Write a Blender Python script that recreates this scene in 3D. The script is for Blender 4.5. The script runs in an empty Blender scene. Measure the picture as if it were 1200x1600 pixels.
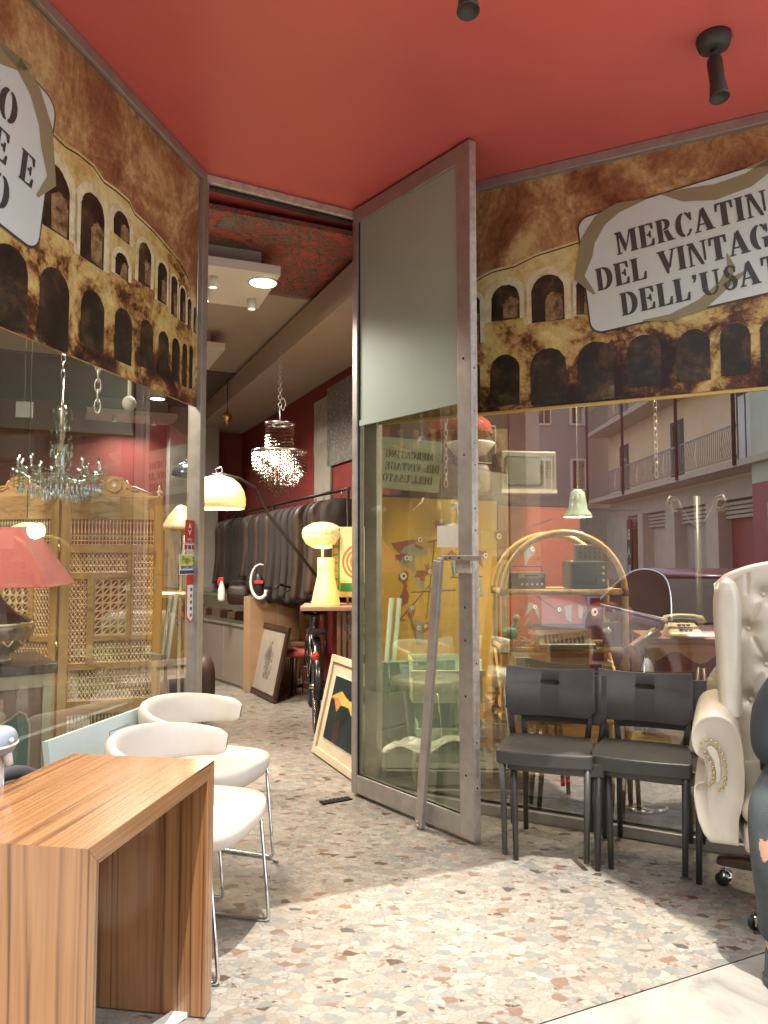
import bpy, bmesh, math, random
from mathutils import Vector, Matrix
R = math.radians
rnd = random.Random(11)
C = bpy.context.scene.collection

# ---------------------------------------------------------------- camera, world, sun, exposure
PITCH = R(3.47); CAMH = 1.28; FPX = 1155.0
sc = bpy.context.scene
cam_d = bpy.data.cameras.new('camera'); cam = bpy.data.objects.new('camera', cam_d); C.objects.link(cam)
cam.location = (0, 0, CAMH); cam.rotation_euler = (R(90) + PITCH, 0, 0)
cam_d.sensor_fit = 'HORIZONTAL'; cam_d.sensor_width = 36; cam_d.lens = 36 * FPX / 1200
cam_d.clip_start = 0.05; cam_d.clip_end = 500
sc.camera = cam
SUN_EL, SUN_DIR = R(72), Vector((-0.28, 0.96, 0)).normalized()
w = bpy.data.worlds.new('World'); sc.world = w; w.use_nodes = True
wn = w.node_tree.nodes; wl = w.node_tree.links
sky = wn.new('ShaderNodeTexSky'); sky.sky_type = 'NISHITA'; sky.sun_disc = False
sky.sun_elevation = SUN_EL; sky.sun_rotation = math.atan2(-SUN_DIR.x, -SUN_DIR.y); sky.dust_density = 2.5
shs = wn.new('ShaderNodeHueSaturation'); shs.inputs['Saturation'].default_value = .45; wl.new(sky.outputs[0], shs.inputs['Color']); wl.new(shs.outputs[0], wn['Background'].inputs[0]); wn['Background'].inputs[1].default_value = 0.15
sd = bpy.data.lights.new('sun', 'SUN'); sd.energy = 2.0; sd.angle = R(0.5); sd.color = (1, .95, .86)
sun = bpy.data.objects.new('sun', sd); C.objects.link(sun)
ldir = Vector((SUN_DIR.x * math.cos(SUN_EL), SUN_DIR.y * math.cos(SUN_EL), -math.sin(SUN_EL)))
sun.rotation_euler = ldir.to_track_quat('-Z', 'Y').to_euler()
sc.view_settings.view_transform = 'Standard'; sc.view_settings.look = 'None'
sc.view_settings.exposure = 1.85; sc.view_settings.gamma = 1
sc.cycles.max_bounces = 8; sc.cycles.diffuse_bounces = 5; sc.cycles.glossy_bounces = 4
sc.cycles.transparent_max_bounces = 16; sc.cycles.transmission_bounces = 4
sc.cycles.sample_clamp_indirect = 3.0; sc.cycles.caustics_reflective = False; sc.cycles.caustics_refractive = False

# ---------------------------------------------------------------- measuring helpers (used to survey real positions)
def ray(px, py):
    x = (px - 600) / FPX; y = (800 - py) / FPX
    return Vector((x, math.cos(PITCH) - y * math.sin(PITCH), math.sin(PITCH) + y * math.cos(PITCH)))
def floor_at(px, py, h=0.0):
    d = ray(px, py); t = (h - CAMH) / d.z
    return Vector((d.x * t, d.y * t, h))
def at(px, py, Y):
    d = ray(px, py); t = Y / d.y
    return Vector((d.x * t, Y, CAMH + d.z * t))
def onplane(px, py, o, x):
    d = ray(px, py); n = (-x[1], x[0])
    t = (n[0] * o[0] + n[1] * o[1]) / (n[0] * d.x + n[1] * d.y)
    return ((d.x * t - o[0]) * x[0] + (d.y * t - o[1]) * x[1], CAMH + d.z * t)
PHI = math.atan2(.415, .91)                        # the house front runs 24.5 degrees off the picture plane
CU, SU = math.cos(PHI), math.sin(PHI)
def un(u, n, z=0.0): return Vector((u * CU - n * SU, u * SU + n * CU, z))
MROOM = Matrix.Rotation(PHI, 4, 'Z')
CEIL = 3.25; STEP = 1.745
RW = ((-.16, 4.12), (.8926, -.4508)); LWN = ((-.93, 3.69), (.2306, .9730)); DRR = ((-.16, 4.08), (.6259, -.7799))
def rot_of(pl): return math.atan2(pl[1][1], pl[1][0])

# ---------------------------------------------------------------- materials
def _nt(name):
    m = bpy.data.materials.new(name); m.use_nodes = True
    nt = m.node_tree; return m, nt.nodes, nt.links, nt.nodes['Principled BSDF']
def mat(name, col, rough=.5, metal=0., noise=.12, ns=6., bump=0., bs=80., coat=0., emis=None, es=0., trans=0., scale=(1, 1, 1), dist=0.):
    m, n, l, b = _nt(name)
    b.inputs['Roughness'].default_value = rough; b.inputs['Metallic'].default_value = metal
    b.inputs['Coat Weight'].default_value = coat; b.inputs['Coat Roughness'].default_value = .08
    b.inputs['Transmission Weight'].default_value = trans
    if emis: b.inputs['Emission Color'].default_value = (*emis, 1); b.inputs['Emission Strength'].default_value = es
    tc = n.new('ShaderNodeTexCoord'); mp = n.new('ShaderNodeMapping'); mp.inputs['Scale'].default_value = scale
    l.new(tc.outputs['Object'], mp.inputs[0])
    nz = n.new('ShaderNodeTexNoise'); nz.inputs['Scale'].default_value = ns; nz.inputs['Detail'].default_value = 6; nz.inputs['Roughness'].default_value = .62
    nz.inputs['Distortion'].default_value = dist
    l.new(mp.outputs[0], nz.inputs[0])
    cr = n.new('ShaderNodeValToRGB'); cr.color_ramp.elements[0].position = .3; cr.color_ramp.elements[1].position = .72
    cr.color_ramp.elements[0].color = (*[c * (1 - noise) for c in col], 1)
    cr.color_ramp.elements[1].color = (*[min(1, c * (1 + noise)) for c in col], 1)
    l.new(nz.outputs[0], cr.inputs[0]); l.new(cr.outputs[0], b.inputs['Base Color'])
    rr = n.new('ShaderNodeMapRange'); rr.inputs[3].default_value = max(0.02, rough - .08); rr.inputs[4].default_value = min(1, rough + .1)
    l.new(nz.outputs[0], rr.inputs[0]); l.new(rr.outputs[0], b.inputs['Roughness'])
    if bump:
        n2 = n.new('ShaderNodeTexNoise'); n2.inputs['Scale'].default_value = bs; n2.inputs['Detail'].default_value = 4
        l.new(mp.outputs[0], n2.inputs[0])
        bp = n.new('ShaderNodeBump'); bp.inputs['Strength'].default_value = bump; bp.inputs['Distance'].default_value = .01
        l.new(n2.outputs[0], bp.inputs['Height']); l.new(bp.outputs[0], b.inputs['Normal'])
    return m
def ramp(n, cols, interp='LINEAR'):
    cr = n.new('ShaderNodeValToRGB'); r = cr.color_ramp; r.interpolation = interp
    while len(r.elements) < len(cols): r.elements.new(.5)
    for e, (p, c) in zip(r.elements, cols): e.position = p; e.color = (*c, 1)
    return cr
def glass(name, tint, refl, rough=0.0, film=None, ffac=0.0):
    m = bpy.data.materials.new(name); m.use_nodes = True; n = m.node_tree.nodes; l = m.node_tree.links; n.clear()
    o = n.new('ShaderNodeOutputMaterial'); mx = n.new('ShaderNodeMixShader'); tr = n.new('ShaderNodeBsdfTransparent'); gl = n.new('ShaderNodeBsdfGlossy')
    tr.inputs[0].default_value = (*tint, 1); gl.inputs['Roughness'].default_value = rough; gl.inputs[0].default_value = (1, 1, 1, 1)
    lw = n.new('ShaderNodeLayerWeight'); lw.inputs[0].default_value = .5
    pw = n.new('ShaderNodeMath'); pw.operation = 'POWER'; pw.inputs[1].default_value = 3; l.new(lw.outputs['Facing'], pw.inputs[0])
    mr = n.new('ShaderNodeMapRange'); mr.inputs[3].default_value = refl; mr.inputs[4].default_value = min(1, refl + .5); l.new(pw.outputs[0], mr.inputs[0])
    geo = n.new('ShaderNodeNewGeometry'); bf = n.new('ShaderNodeMath'); bf.operation = 'SUBTRACT'; bf.inputs[0].default_value = 1; l.new(geo.outputs['Backfacing'], bf.inputs[1]); mb_ = n.new('ShaderNodeMath'); mb_.operation = 'MULTIPLY'; l.new(mr.outputs[0], mb_.inputs[0]); l.new(bf.outputs[0], mb_.inputs[1])
    l.new(mb_.outputs[0], mx.inputs[0]); l.new(tr.outputs[0], mx.inputs[1]); l.new(gl.outputs[0], mx.inputs[2])
    out = mx
    if film:      # a thin dusty film on the pane
        df = n.new('ShaderNodeBsdfDiffuse'); df.inputs[0].default_value = (*film, 1)
        m2 = n.new('ShaderNodeMixShader')
        nz = n.new('ShaderNodeTexNoise'); nz.inputs['Scale'].default_value = 2.5; nz.inputs['Detail'].default_value = 8
        tc = n.new('ShaderNodeTexCoord'); l.new(tc.outputs['Object'], nz.inputs[0])
        r2 = n.new('ShaderNodeMapRange'); r2.inputs[3].default_value = ffac * .5; r2.inputs[4].default_value = ffac * 1.5; l.new(nz.outputs[0], r2.inputs[0])
        l.new(r2.outputs[0], m2.inputs[0]); l.new(mx.outputs[0], m2.inputs[1]); l.new(df.outputs[0], m2.inputs[2]); out = m2
    l.new(out.outputs[0], o.inputs[0]); return m
def crystal(name, tint=(.95, .93, .9), fac=.6):
    m = bpy.data.materials.new(name); m.use_nodes = True; n = m.node_tree.nodes; l = m.node_tree.links; n.clear()
    o = n.new('ShaderNodeOutputMaterial'); mx = n.new('ShaderNodeMixShader'); tr = n.new('ShaderNodeBsdfTransparent'); gl = n.new('ShaderNodeBsdfGlossy')
    tr.inputs[0].default_value = (*tint, 1); gl.inputs['Roughness'].default_value = .03; gl.inputs[0].default_value = (*tint, 1)
    mx.inputs[0].default_value = fac
    l.new(tr.outputs[0], mx.inputs[1]); l.new(gl.outputs[0], mx.inputs[2]); l.new(mx.outputs[0], o.inputs[0]); return m
def wood(name, c0, c1, c2, axis='Y', scale=9., rough=.3, coat=.5, dist=6., rings=1.):
    m, n, l, b = _nt(name); tc = n.new('ShaderNodeTexCoord'); mp = n.new('ShaderNodeMapping')
    s = {'X': (.016, 1, 1), 'Y': (1, .016, 1), 'Z': (1, 1, .02)}[axis]
    mp.inputs['Scale'].default_value = s; l.new(tc.outputs['Object'], mp.inputs[0])
    nz = n.new('ShaderNodeTexNoise'); nz.inputs['Scale'].default_value = scale * .55; nz.inputs['Detail'].default_value = 3; nz.inputs['Distortion'].default_value = .4; l.new(mp.outputs[0], nz.inputs[0])
    mu = n.new('ShaderNodeMath'); mu.operation = 'MULTIPLY'; mu.inputs[1].default_value = dist * rings; l.new(nz.outputs[0], mu.inputs[0])
    fr = n.new('ShaderNodeMath'); fr.operation = 'PINGPONG'; fr.inputs[1].default_value = .5; l.new(mu.outputs[0], fr.inputs[0])
    n2 = n.new('ShaderNodeTexNoise'); n2.inputs['Scale'].default_value = scale * 12; n2.inputs['Detail'].default_value = 5; l.new(mp.outputs[0], n2.inputs[0])
    ad = n.new('ShaderNodeMath'); ad.operation = 'MULTIPLY_ADD'; ad.inputs[1].default_value = .55; l.new(n2.outputs[0], ad.inputs[0]); l.new(fr.outputs[0], ad.inputs[2])
    cr = ramp(n, [(.22, c2), (.36, c1), (.55, c0), (.8, c1)]); l.new(ad.outputs[0], cr.inputs[0]); l.new(cr.outputs[0], b.inputs['Base Color'])
    b.inputs['Roughness'].default_value = rough; b.inputs['Coat Weight'].default_value = coat; b.inputs['Coat Roughness'].default_value = .12
    return m
def terrazzo():
    m, n, l, b = _nt('terrazzo'); tc = n.new('ShaderNodeTexCoord')
    mp = n.new('ShaderNodeMapping'); mp.inputs['Rotation'].default_value = (0, 0, .5); mp.inputs['Scale'].default_value = (1, 1.45, 1); l.new(tc.outputs['Object'], mp.inputs[0])
    nz = n.new('ShaderNodeTexNoise'); nz.inputs['Scale'].default_value = 34; nz.inputs['Detail'].default_value = 2; l.new(mp.outputs[0], nz.inputs[0])
    mx = n.new('ShaderNodeVectorMath'); mx.operation = 'MULTIPLY_ADD'; mx.inputs[1].default_value = (.022, .022, 0); l.new(nz.outputs['Color'], mx.inputs[0]); l.new(mp.outputs[0], mx.inputs[2])
    def vor(sc_, feat):
        v = n.new('ShaderNodeTexVoronoi'); v.voronoi_dimensions = '2D'; v.feature = feat; v.inputs['Scale'].default_value = sc_; v.inputs['Randomness'].default_value = 1
        l.new(mx.outputs[0], v.inputs['Vector']); return v
    v1, e1 = vor(25, 'F1'), vor(25, 'DISTANCE_TO_EDGE'); v2, e2 = vor(66, 'F1'), vor(66, 'DISTANCE_TO_EDGE')
    pal = [(0, (.38, .34, .275)), (.16, (.45, .42, .355)), (.3, (.31, .315, .28)), (.42, (.41, .365, .30)), (.54, (.37, .285, .215)), (.62, (.27, .275, .25)), (.72, (.44, .395, .325)), (.83, (.27, .16, .11)), (.885, (.40, .365, .31)), (.965, (.14, .085, .06)), (.985, (.11, .11, .105))]
    outs = []
    for v in (v1, v2):
        sp = n.new('ShaderNodeSeparateColor'); l.new(v.outputs['Color'], sp.inputs[0]); cr = ramp(n, pal, 'CONSTANT'); l.new(sp.outputs[0], cr.inputs[0]); outs.append((cr, sp))
    # some big cells are broken into small chips
    gt = n.new('ShaderNodeMath'); gt.operation = 'GREATER_THAN'; gt.inputs[1].default_value = .68; l.new(outs[0][1].outputs[1], gt.inputs[0])
    mc = n.new('ShaderNodeMix'); mc.data_type = 'RGBA'; l.new(gt.outputs[0], mc.inputs[0]); l.new(outs[0][0].outputs[0], mc.inputs[6]); l.new(outs[1][0].outputs[0], mc.inputs[7])
    c1 = n.new('ShaderNodeMapRange'); c1.inputs[1].default_value = .012; c1.inputs[2].default_value = .045; l.new(e1.outputs[0], c1.inputs[0])
    c2 = n.new('ShaderNodeMapRange'); c2.inputs[1].default_value = .02; c2.inputs[2].default_value = .07; l.new(e2.outputs[0], c2.inputs[0])
    # within chips: veins
    n3 = n.new('ShaderNodeTexNoise'); n3.inputs['Scale'].default_value = 70; n3.inputs['Detail'].default_value = 6; l.new(tc.outputs['Object'], n3.inputs[0])
    v3 = n.new('ShaderNodeMapRange'); v3.inputs[3].default_value = .72; v3.inputs[4].default_value = 1.28; l.new(n3.outputs[0], v3.inputs[0])
    ml = n.new('ShaderNodeVectorMath'); ml.operation = 'SCALE'; l.new(mc.outputs[2], ml.inputs[0]); l.new(v3.outputs[0], ml.inputs['Scale'])
    mm = n.new('ShaderNodeMath'); mm.operation = 'MAXIMUM'; iv = n.new('ShaderNodeMath'); iv.operation = 'SUBTRACT'; iv.inputs[0].default_value = 1; l.new(gt.outputs[0], iv.inputs[1]); l.new(iv.outputs[0], mm.inputs[0]); l.new(c2.outputs[0], mm.inputs[1])
    mn = n.new('ShaderNodeMath'); mn.operation = 'MULTIPLY'; l.new(mm.outputs[0], mn.inputs[0]); l.new(c1.outputs[0], mn.inputs[1])
    mg = n.new('ShaderNodeMix'); mg.data_type = 'RGBA'; l.new(mn.outputs[0], mg.inputs[0]); mg.inputs[6].default_value = (.30, .235, .175, 1); l.new(ml.outputs[0], mg.inputs[7])
    n4 = n.new('ShaderNodeTexNoise'); n4.inputs['Scale'].default_value = 1.1; n4.inputs['Detail'].default_value = 5; l.new(tc.outputs['Object'], n4.inputs[0])
    v4 = n.new('ShaderNodeMapRange'); v4.inputs[1].default_value = .3; v4.inputs[2].default_value = .7; v4.inputs[3].default_value = .76; v4.inputs[4].default_value = 1.12; l.new(n4.outputs[0], v4.inputs[0])
    m4 = n.new('ShaderNodeVectorMath'); m4.operation = 'SCALE'; l.new(mg.outputs[2], m4.inputs[0]); l.new(v4.outputs[0], m4.inputs['Scale'])
    hs = n.new('ShaderNodeHueSaturation'); hs.inputs['Saturation'].default_value = .86; hs.inputs['Value'].default_value = .66; l.new(m4.outputs[0], hs.inputs['Color']); l.new(hs.outputs[0], b.inputs['Base Color'])
    r4 = n.new('ShaderNodeMapRange'); r4.inputs[3].default_value = .22; r4.inputs[4].default_value = .5; l.new(n4.outputs[0], r4.inputs[0]); l.new(r4.outputs[0], b.inputs['Roughness'])
    bp = n.new('ShaderNodeBump'); bp.inputs['Strength'].default_value = .15; bp.inputs['Distance'].default_value = .002; l.new(mn.outputs[0], bp.inputs['Height']); l.new(bp.outputs[0], b.inputs['Normal'])
    return m
def marble():
    m, n, l, b = _nt('marble_slab'); tc = n.new('ShaderNodeTexCoord')
    nz = n.new('ShaderNodeTexNoise'); nz.inputs['Scale'].default_value = 3; nz.inputs['Detail'].default_value = 10; nz.inputs['Distortion'].default_value = 1.5; nz.inputs['Roughness'].default_value = .7; l.new(tc.outputs['Object'], nz.inputs[0])
    cr = ramp(n, [(.3, (.13, .12, .10)), (.46, (.25, .235, .20)), (.6, (.30, .285, .25)), (.75, (.20, .18, .15))]); l.new(nz.outputs[0], cr.inputs[0]); l.new(cr.outputs[0], b.inputs['Base Color'])
    b.inputs['Roughness'].default_value = .55; return m
def wallpaper():
    m, n, l, b = _nt('embossed_ceiling_paper'); tc = n.new('ShaderNodeTexCoord')
    n0 = n.new('ShaderNodeTexNoise'); n0.inputs['Scale'].default_value = 4; n0.inputs['Detail'].default_value = 3; l.new(tc.outputs['Object'], n0.inputs[0])
    vm = n.new('ShaderNodeVectorMath'); vm.operation = 'MULTIPLY_ADD'; vm.inputs[1].default_value = (.5, .5, 0); l.new(n0.outputs['Color'], vm.inputs[0]); l.new(tc.outputs['Object'], vm.inputs[2])
    wv = n.new('ShaderNodeTexNoise'); wv.inputs['Scale'].default_value = 9; wv.inputs['Detail'].default_value = 3; wv.inputs['Distortion'].default_value = 3.2; l.new(vm.outputs[0], wv.inputs[0])
    cr = ramp(n, [(.38, (.07, .055, .045)), (.45, (.22, .18, .14)), (.5, (.09, .06, .045)), (.56, (.42, .07, .055)), (.7, (.50, .08, .06))]); l.new(wv.outputs[0], cr.inputs[0]); l.new(cr.outputs[0], b.inputs['Base Color'])
    bp = n.new('ShaderNodeBump'); bp.inputs['Strength'].default_value = .7; bp.inputs['Distance'].default_value = .02; l.new(wv.outputs[0], bp.inputs['Height']); l.new(bp.outputs[0], b.inputs['Normal'])
    b.inputs['Roughness'].default_value = .45; return m
def stone_print(name, cols, sc_=5., det=12, dist=.3, sc2=26.):
    m, n, l, b = _nt(name); tc = n.new('ShaderNodeTexCoord')
    nz = n.new('ShaderNodeTexNoise'); nz.inputs['Scale'].default_value = sc_; nz.inputs['Detail'].default_value = det; nz.inputs['Roughness'].default_value = .68; nz.inputs['Distortion'].default_value = dist; l.new(tc.outputs['Object'], nz.inputs[0])
    n2 = n.new('ShaderNodeTexNoise'); n2.inputs['Scale'].default_value = sc2; n2.inputs['Detail'].default_value = 6; n2.inputs['Roughness'].default_value = .8; l.new(tc.outputs['Object'], n2.inputs[0])
    a = n.new('ShaderNodeMath'); a.operation = 'MULTIPLY_ADD'; a.inputs[1].default_value = .35; l.new(n2.outputs[0], a.inputs[0]); l.new(nz.outputs[0], a.inputs[2])
    cr = ramp(n, cols); l.new(a.outputs[0], cr.inputs[0]); l.new(cr.outputs[0], b.inputs['Base Color']); b.inputs['Roughness'].default_value = .35
    return m, n, l, b, tc, a, cr

M = {}
M['terrazzo'] = terrazzo(); M['marble'] = marble(); M['paper'] = wallpaper()
M['red_ceiling'] = mat('red_ceiling_paint', (.60, .115, .10), .45, noise=.09, ns=.9, bump=.06, bs=45)
M['red_wall_dim'] = mat('darkened_red_wall_paint', (.06, .011, .010), .6, noise=.12)  # red wall paint darkened to dim the wall behind the window reflection
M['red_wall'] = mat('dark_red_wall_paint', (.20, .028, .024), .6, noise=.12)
M['beige'] = mat('beige_ceiling_paint', (.42, .36, .29), .7, noise=.06)
M['brown_ceiling'] = mat('brown_ceiling_paint', (.12, .085, .065), .7, noise=.08)
M['grey_wall'] = mat('grey_paint', (.34, .32, .3), .7, noise=.06)
M['dark'] = mat('near_black', (.014, .013, .012), .5, noise=.3)
M['plaster'] = mat('plaster', (.45, .4, .33), .85, noise=.1)
M['alu'] = mat('aged_aluminium', (.40, .37, .335), .42, .55, noise=.14, ns=14, bump=.05, bs=150)
M['alu_worn'] = mat('worn_edge_aluminium', (.50, .44, .38), .5, .45, noise=.3, ns=30, bump=.2, bs=60)
M['brass'] = mat('brass', (.62, .42, .16), .28, 1, noise=.15)
M['gold'] = mat('gold_strip', (.62, .42, .12), .4, .4)
M['head_metal'] = mat('pale_worn_metal', (.62, .56, .48), .5, .2, noise=.3, ns=25, bump=.2, bs=60)
M['steel'] = mat('steel', (.55, .54, .52), .22, 1, noise=.1)
M['chrome'] = mat('chrome', (.7, .7, .7), .08, 1, noise=.04)
M['darkmetal'] = mat('dark_metal', (.03, .027, .025), .4, .6)
M['black_plastic'] = mat('black_plastic', (.052, .048, .045), .42, noise=.18, ns=12, bump=.05, bs=400)
M['lamp_black'] = mat('brown_black_lamp_paint', (.035, .026, .022), .5)
M['cream_leather'] = mat('cream_leather', (.60, .53, .42), .30, noise=.07, ns=5, bump=.12, bs=180, coat=.15)
M['white_leather'] = mat('white_leather', (.66, .60, .53), .42, noise=.05, bump=.06, bs=220)
M['brown_wood'] = wood('brown_wood', (.09, .04, .025), (.06, .03, .018), (.03, .014, .01), 'X', 12, .3, .4)
M['teak_y'] = wood('glossy_teak_top', (.31, .155, .066), (.23, .105, .043), (.09, .036, .017), 'Y', 16, .25, .7, 10)
M['teak_z'] = wood('glossy_teak_panel', (.34, .165, .068), (.25, .115, .045), (.10, .04, .018), 'Z', 11, .25, .6, 9)
M['oak'] = wood('golden_oak', (.40, .24, .09), (.33, .19, .065), (.2, .11, .035), 'Z', 9, .45, .1, 5)
M['oak_x'] = wood('golden_oak_rail', (.40, .24, .09), (.33, .19, .065), (.2, .11, .035), 'X', 9, .45, .1, 5)
M['bead'] = mat('turned_oak', (.50, .37, .18), .4, noise=.25, ns=20)
M['pine'] = wood('pine', (.52, .30, .12), (.44, .24, .09), (.3, .15, .05), 'X', 9, .4, .2, 5)
M['tan'] = mat('tan_veneer', (.36, .23, .13), .5, noise=.12)
M['rattan'] = mat('rattan_cane', (.78, .52, .17), .35, noise=.25, ns=18, bump=.1, bs=40, coat=.3)
M['rattan_bind'] = mat('dark_cane_binding', (.20, .11, .05), .5)
M['clear'] = glass('clear_glass', (.96, .975, .96), .15, film=(.5, .5, .42), ffac=.010)
M['clear_r'] = glass('clear_glass_street_side', (.96, .96, .93), .40, film=(.5, .45, .38), ffac=.010)
M['door_glass'] = glass('green_tinted_glass', (.91, .94, .87), .10, film=(.35, .42, .34), ffac=.008)
M['pane'] = glass('window_pane_glass', (.3, .35, .36), .35)
M['crystal'] = crystal('crystal', (.74, .69, .63), .42); M['smoke_crystal'] = crystal('smoky_crystal', (.74, .80, .77), .5)
M['film'] = mat('frosted_film', (.37, .46, .39), .5, noise=.05, ns=2)
M['white'] = mat('white_paint', (.7, .68, .63), .4, noise=.05)
M['white_plastic'] = mat('white_plastic', (.66, .66, .58), .35, noise=.05)
M['screen_black'] = mat('black_screen', (.012, .012, .012), .12)
M['fabric_red'] = mat('red_lampshade_fabric', (.34, .06, .05), .8, noise=.1, bump=.1, bs=300)
M['coat_dark'] = mat('dark_cloth', (.022, .017, .014), .75, noise=.4, ns=4, bump=.2, bs=120)
M['coat_brown'] = mat('dark_brown_leather', (.045, .026, .018), .5, noise=.4, ns=4, bump=.2, bs=90)
M['lamp_cream'] = mat('lit_cream_lamp_glass', (.75, .58, .30), .25, noise=.05, emis=(1, .62, .24), es=.14)
M['lamp_lit'] = mat('lit_yellow_glass', (.8, .6, .25), .3, noise=.08, emis=(1, .56, .12), es=.26)
M['bulb'] = mat('lit_bulb', (.9, .9, .85), .3, emis=(1, .96, .9), es=6)
M['bulb_warm'] = mat('lit_warm_bulb', (.9, .85, .7), .3, emis=(1, .8, .5), es=.25)
M['lit_shelf'] = mat('backlit_panel', (.8, .7, .4), .5, emis=(1, .66, .2), es=.55)

# ---------------------------------------------------------------- mesh builder
def wm(o):
    m = Matrix.Translation(o.location) @ o.rotation_euler.to_matrix().to_4x4()
    return wm(o.parent) @ m if o.parent else m
def Tr(x, y, z): return Matrix.Translation((x, y, z))
def Rz(a): return Matrix.Rotation(a, 4, 'Z')
def Rx(a): return Matrix.Rotation(a, 4, 'X')
def Ry(a): return Matrix.Rotation(a, 4, 'Y')
class MB:
    def __init__(s, M=None): s.v = []; s.f = []; s.sm = []; s.mi = []; s.M = M or Matrix()
    def add(s, vs, fs, sm=False, mi=0, M=None):
        T = s.M @ M if M is not None else s.M; k = len(s.v)
        s.v += [T @ Vector(p) for p in vs]; s.f += [tuple(i + k for i in f) for f in fs]
        s.sm += [sm] * len(fs); s.mi += [mi] * len(fs); return s
    def box(s, c, d, rz=0, mi=0, M=None):
        x, y, z = (a / 2 for a in d); vs = [(i * x, j * y, k * z) for k in (-1, 1) for j in (-1, 1) for i in (-1, 1)]
        T = Tr(*c) @ Rz(rz)
        return s.add(vs, [(0, 2, 3, 1), (4, 5, 7, 6), (0, 1, 5, 4), (2, 6, 7, 3), (0, 4, 6, 2), (1, 3, 7, 5)], False, mi, M @ T if M is not None else T)
    def bx(s, x0, x1, y0, y1, z0, z1, mi=0, M=None): return s.box(((x0 + x1) / 2, (y0 + y1) / 2, (z0 + z1) / 2), (x1 - x0, y1 - y0, z1 - z0), 0, mi, M)
    def tube(s, pts, r, n=10, mi=0, M=None, closed=False, cap=True):
        P = [Vector(p) for p in pts]; N = len(P); rs = r if isinstance(r, (list, tuple)) else [r] * N
        t0 = (P[1] - P[0]).normalized(); a = Vector((0, 0, 1)) if abs(t0.z) < .9 else Vector((1, 0, 0)); u = t0.cross(a).normalized(); vs = []; fs = []
        for i in range(N):
            t = ((P[(i + 1) % N] - P[i - 1]) if closed else (P[min(i + 1, N - 1)] - P[max(i - 1, 0)])).normalized()
            u = (u - t * u.dot(t)); u = u.normalized() if u.length > 1e-6 else t.orthogonal().normalized(); w_ = t.cross(u)
            for k in range(n):
                q = 2 * math.pi * k / n; vs.append(P[i] + (u * math.cos(q) + w_ * math.sin(q)) * rs[i])
        for i in range(N if closed else N - 1):
            j = (i + 1) % N
            for k in range(n): fs.append((i * n + k, i * n + (k + 1) % n, j * n + (k + 1) % n, j * n + k))
        s.add(vs, fs, True, mi, M)
        if cap and not closed: s.add(vs[:n], [tuple(range(n))[::-1]], False, mi, M); s.add(vs[-n:], [tuple(range(n))], False, mi, M)
        return s
    def lathe(s, prof, c=(0, 0, 0), n=24, mi=0, M=None, sm=True, a0=0, a1=None):
        full = a1 is None; a1 = 2 * math.pi if full else a1; m = n if full else n + 1; vs = []; fs = []
        for r, z in prof:
            for k in range(m):
                q = a0 + (a1 - a0) * k / n; vs.append((c[0] + r * math.cos(q), c[1] + r * math.sin(q), c[2] + z))
        for i in range(len(prof) - 1):
            for k in range(n): fs.append((i * m + k, i * m + (k + 1) % m, (i + 1) * m + (k + 1) % m, (i + 1) * m + k))
        return s.add(vs, fs, sm, mi, M)
    def sph(s, c, r, n=12, mi=0, M=None):
        r = r if isinstance(r, (tuple, list)) else (r, r, r); h = max(3, n // 2); vs = []; fs = []
        for i in range(h + 1):
            a = math.pi * i / h
            for k in range(n): q = 2 * math.pi * k / n; vs.append((c[0] + r[0] * math.sin(a) * math.cos(q), c[1] + r[1] * math.sin(a) * math.sin(q), c[2] + r[2] * math.cos(a)))
        for i in range(h):
            for k in range(n): fs.append((i * n + k, (i + 1) * n + k, (i + 1) * n + (k + 1) % n, i * n + (k + 1) % n))
        return s.add(vs, fs, True, mi, M)
    def prism(s, poly, a, b, axis='z', mi=0, M=None, sm=False):
        n = len(poly)
        def P(p, t): return {'z': (p[0], p[1], t), 'y': (p[0], t, p[1]), 'x': (t, p[0], p[1])}[axis]
        vs = [P(p, a) for p in poly] + [P(p, b) for p in poly]
        s.add(vs, [tuple(range(n))[::-1], tuple(range(n, 2 * n))], False, mi, M)
        return s.add(vs, [(i, (i + 1) % n, n + (i + 1) % n, n + i) for i in range(n)], sm, mi, M)
    def octa(s, c, rx, rz, mi=0, M=None):
        x, y, z = c; return s.add([(x + rx, y, z), (x, y + rx, z), (x - rx, y, z), (x, y - rx, z), (x, y, z + rz), (x, y, z - rz)],
                                  [(0, 1, 4), (1, 2, 4), (2, 3, 4), (3, 0, 4), (1, 0, 5), (2, 1, 5), (3, 2, 5), (0, 3, 5)], False, mi, M)
    def grid(s, fn, nu, nv, sm=True, mi=0, M=None):
        vs = [fn(i / nu, j / nv) for j in range(nv + 1) for i in range(nu + 1)]
        return s.add(vs, [(j * (nu + 1) + i, j * (nu + 1) + i + 1, (j + 1) * (nu + 1) + i + 1, (j + 1) * (nu + 1) + i) for j in range(nv) for i in range(nu)], sm, mi, M)
    def build(s, name, mats, parent=None, world=False, bev=0, sub=0, solid=0, fix=True):
        me = bpy.data.meshes.new(name); vs = s.v
        if world and parent is not None:
            inv = wm(parent).inverted(); vs = [inv @ v for v in vs]
        me.from_pydata([tuple(v) for v in vs], [], s.f)
        for m in (mats if isinstance(mats, (list, tuple)) else [mats]): me.materials.append(M[m] if isinstance(m, str) else m)
        me.polygons.foreach_set('use_smooth', s.sm); me.polygons.foreach_set('material_index', s.mi); me.update()
        if fix:
            bm = bmesh.new(); bm.from_mesh(me); bmesh.ops.remove_doubles(bm, verts=bm.verts, dist=1e-5); bmesh.ops.recalc_face_normals(bm, faces=bm.faces); bm.to_mesh(me); bm.free()
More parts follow.
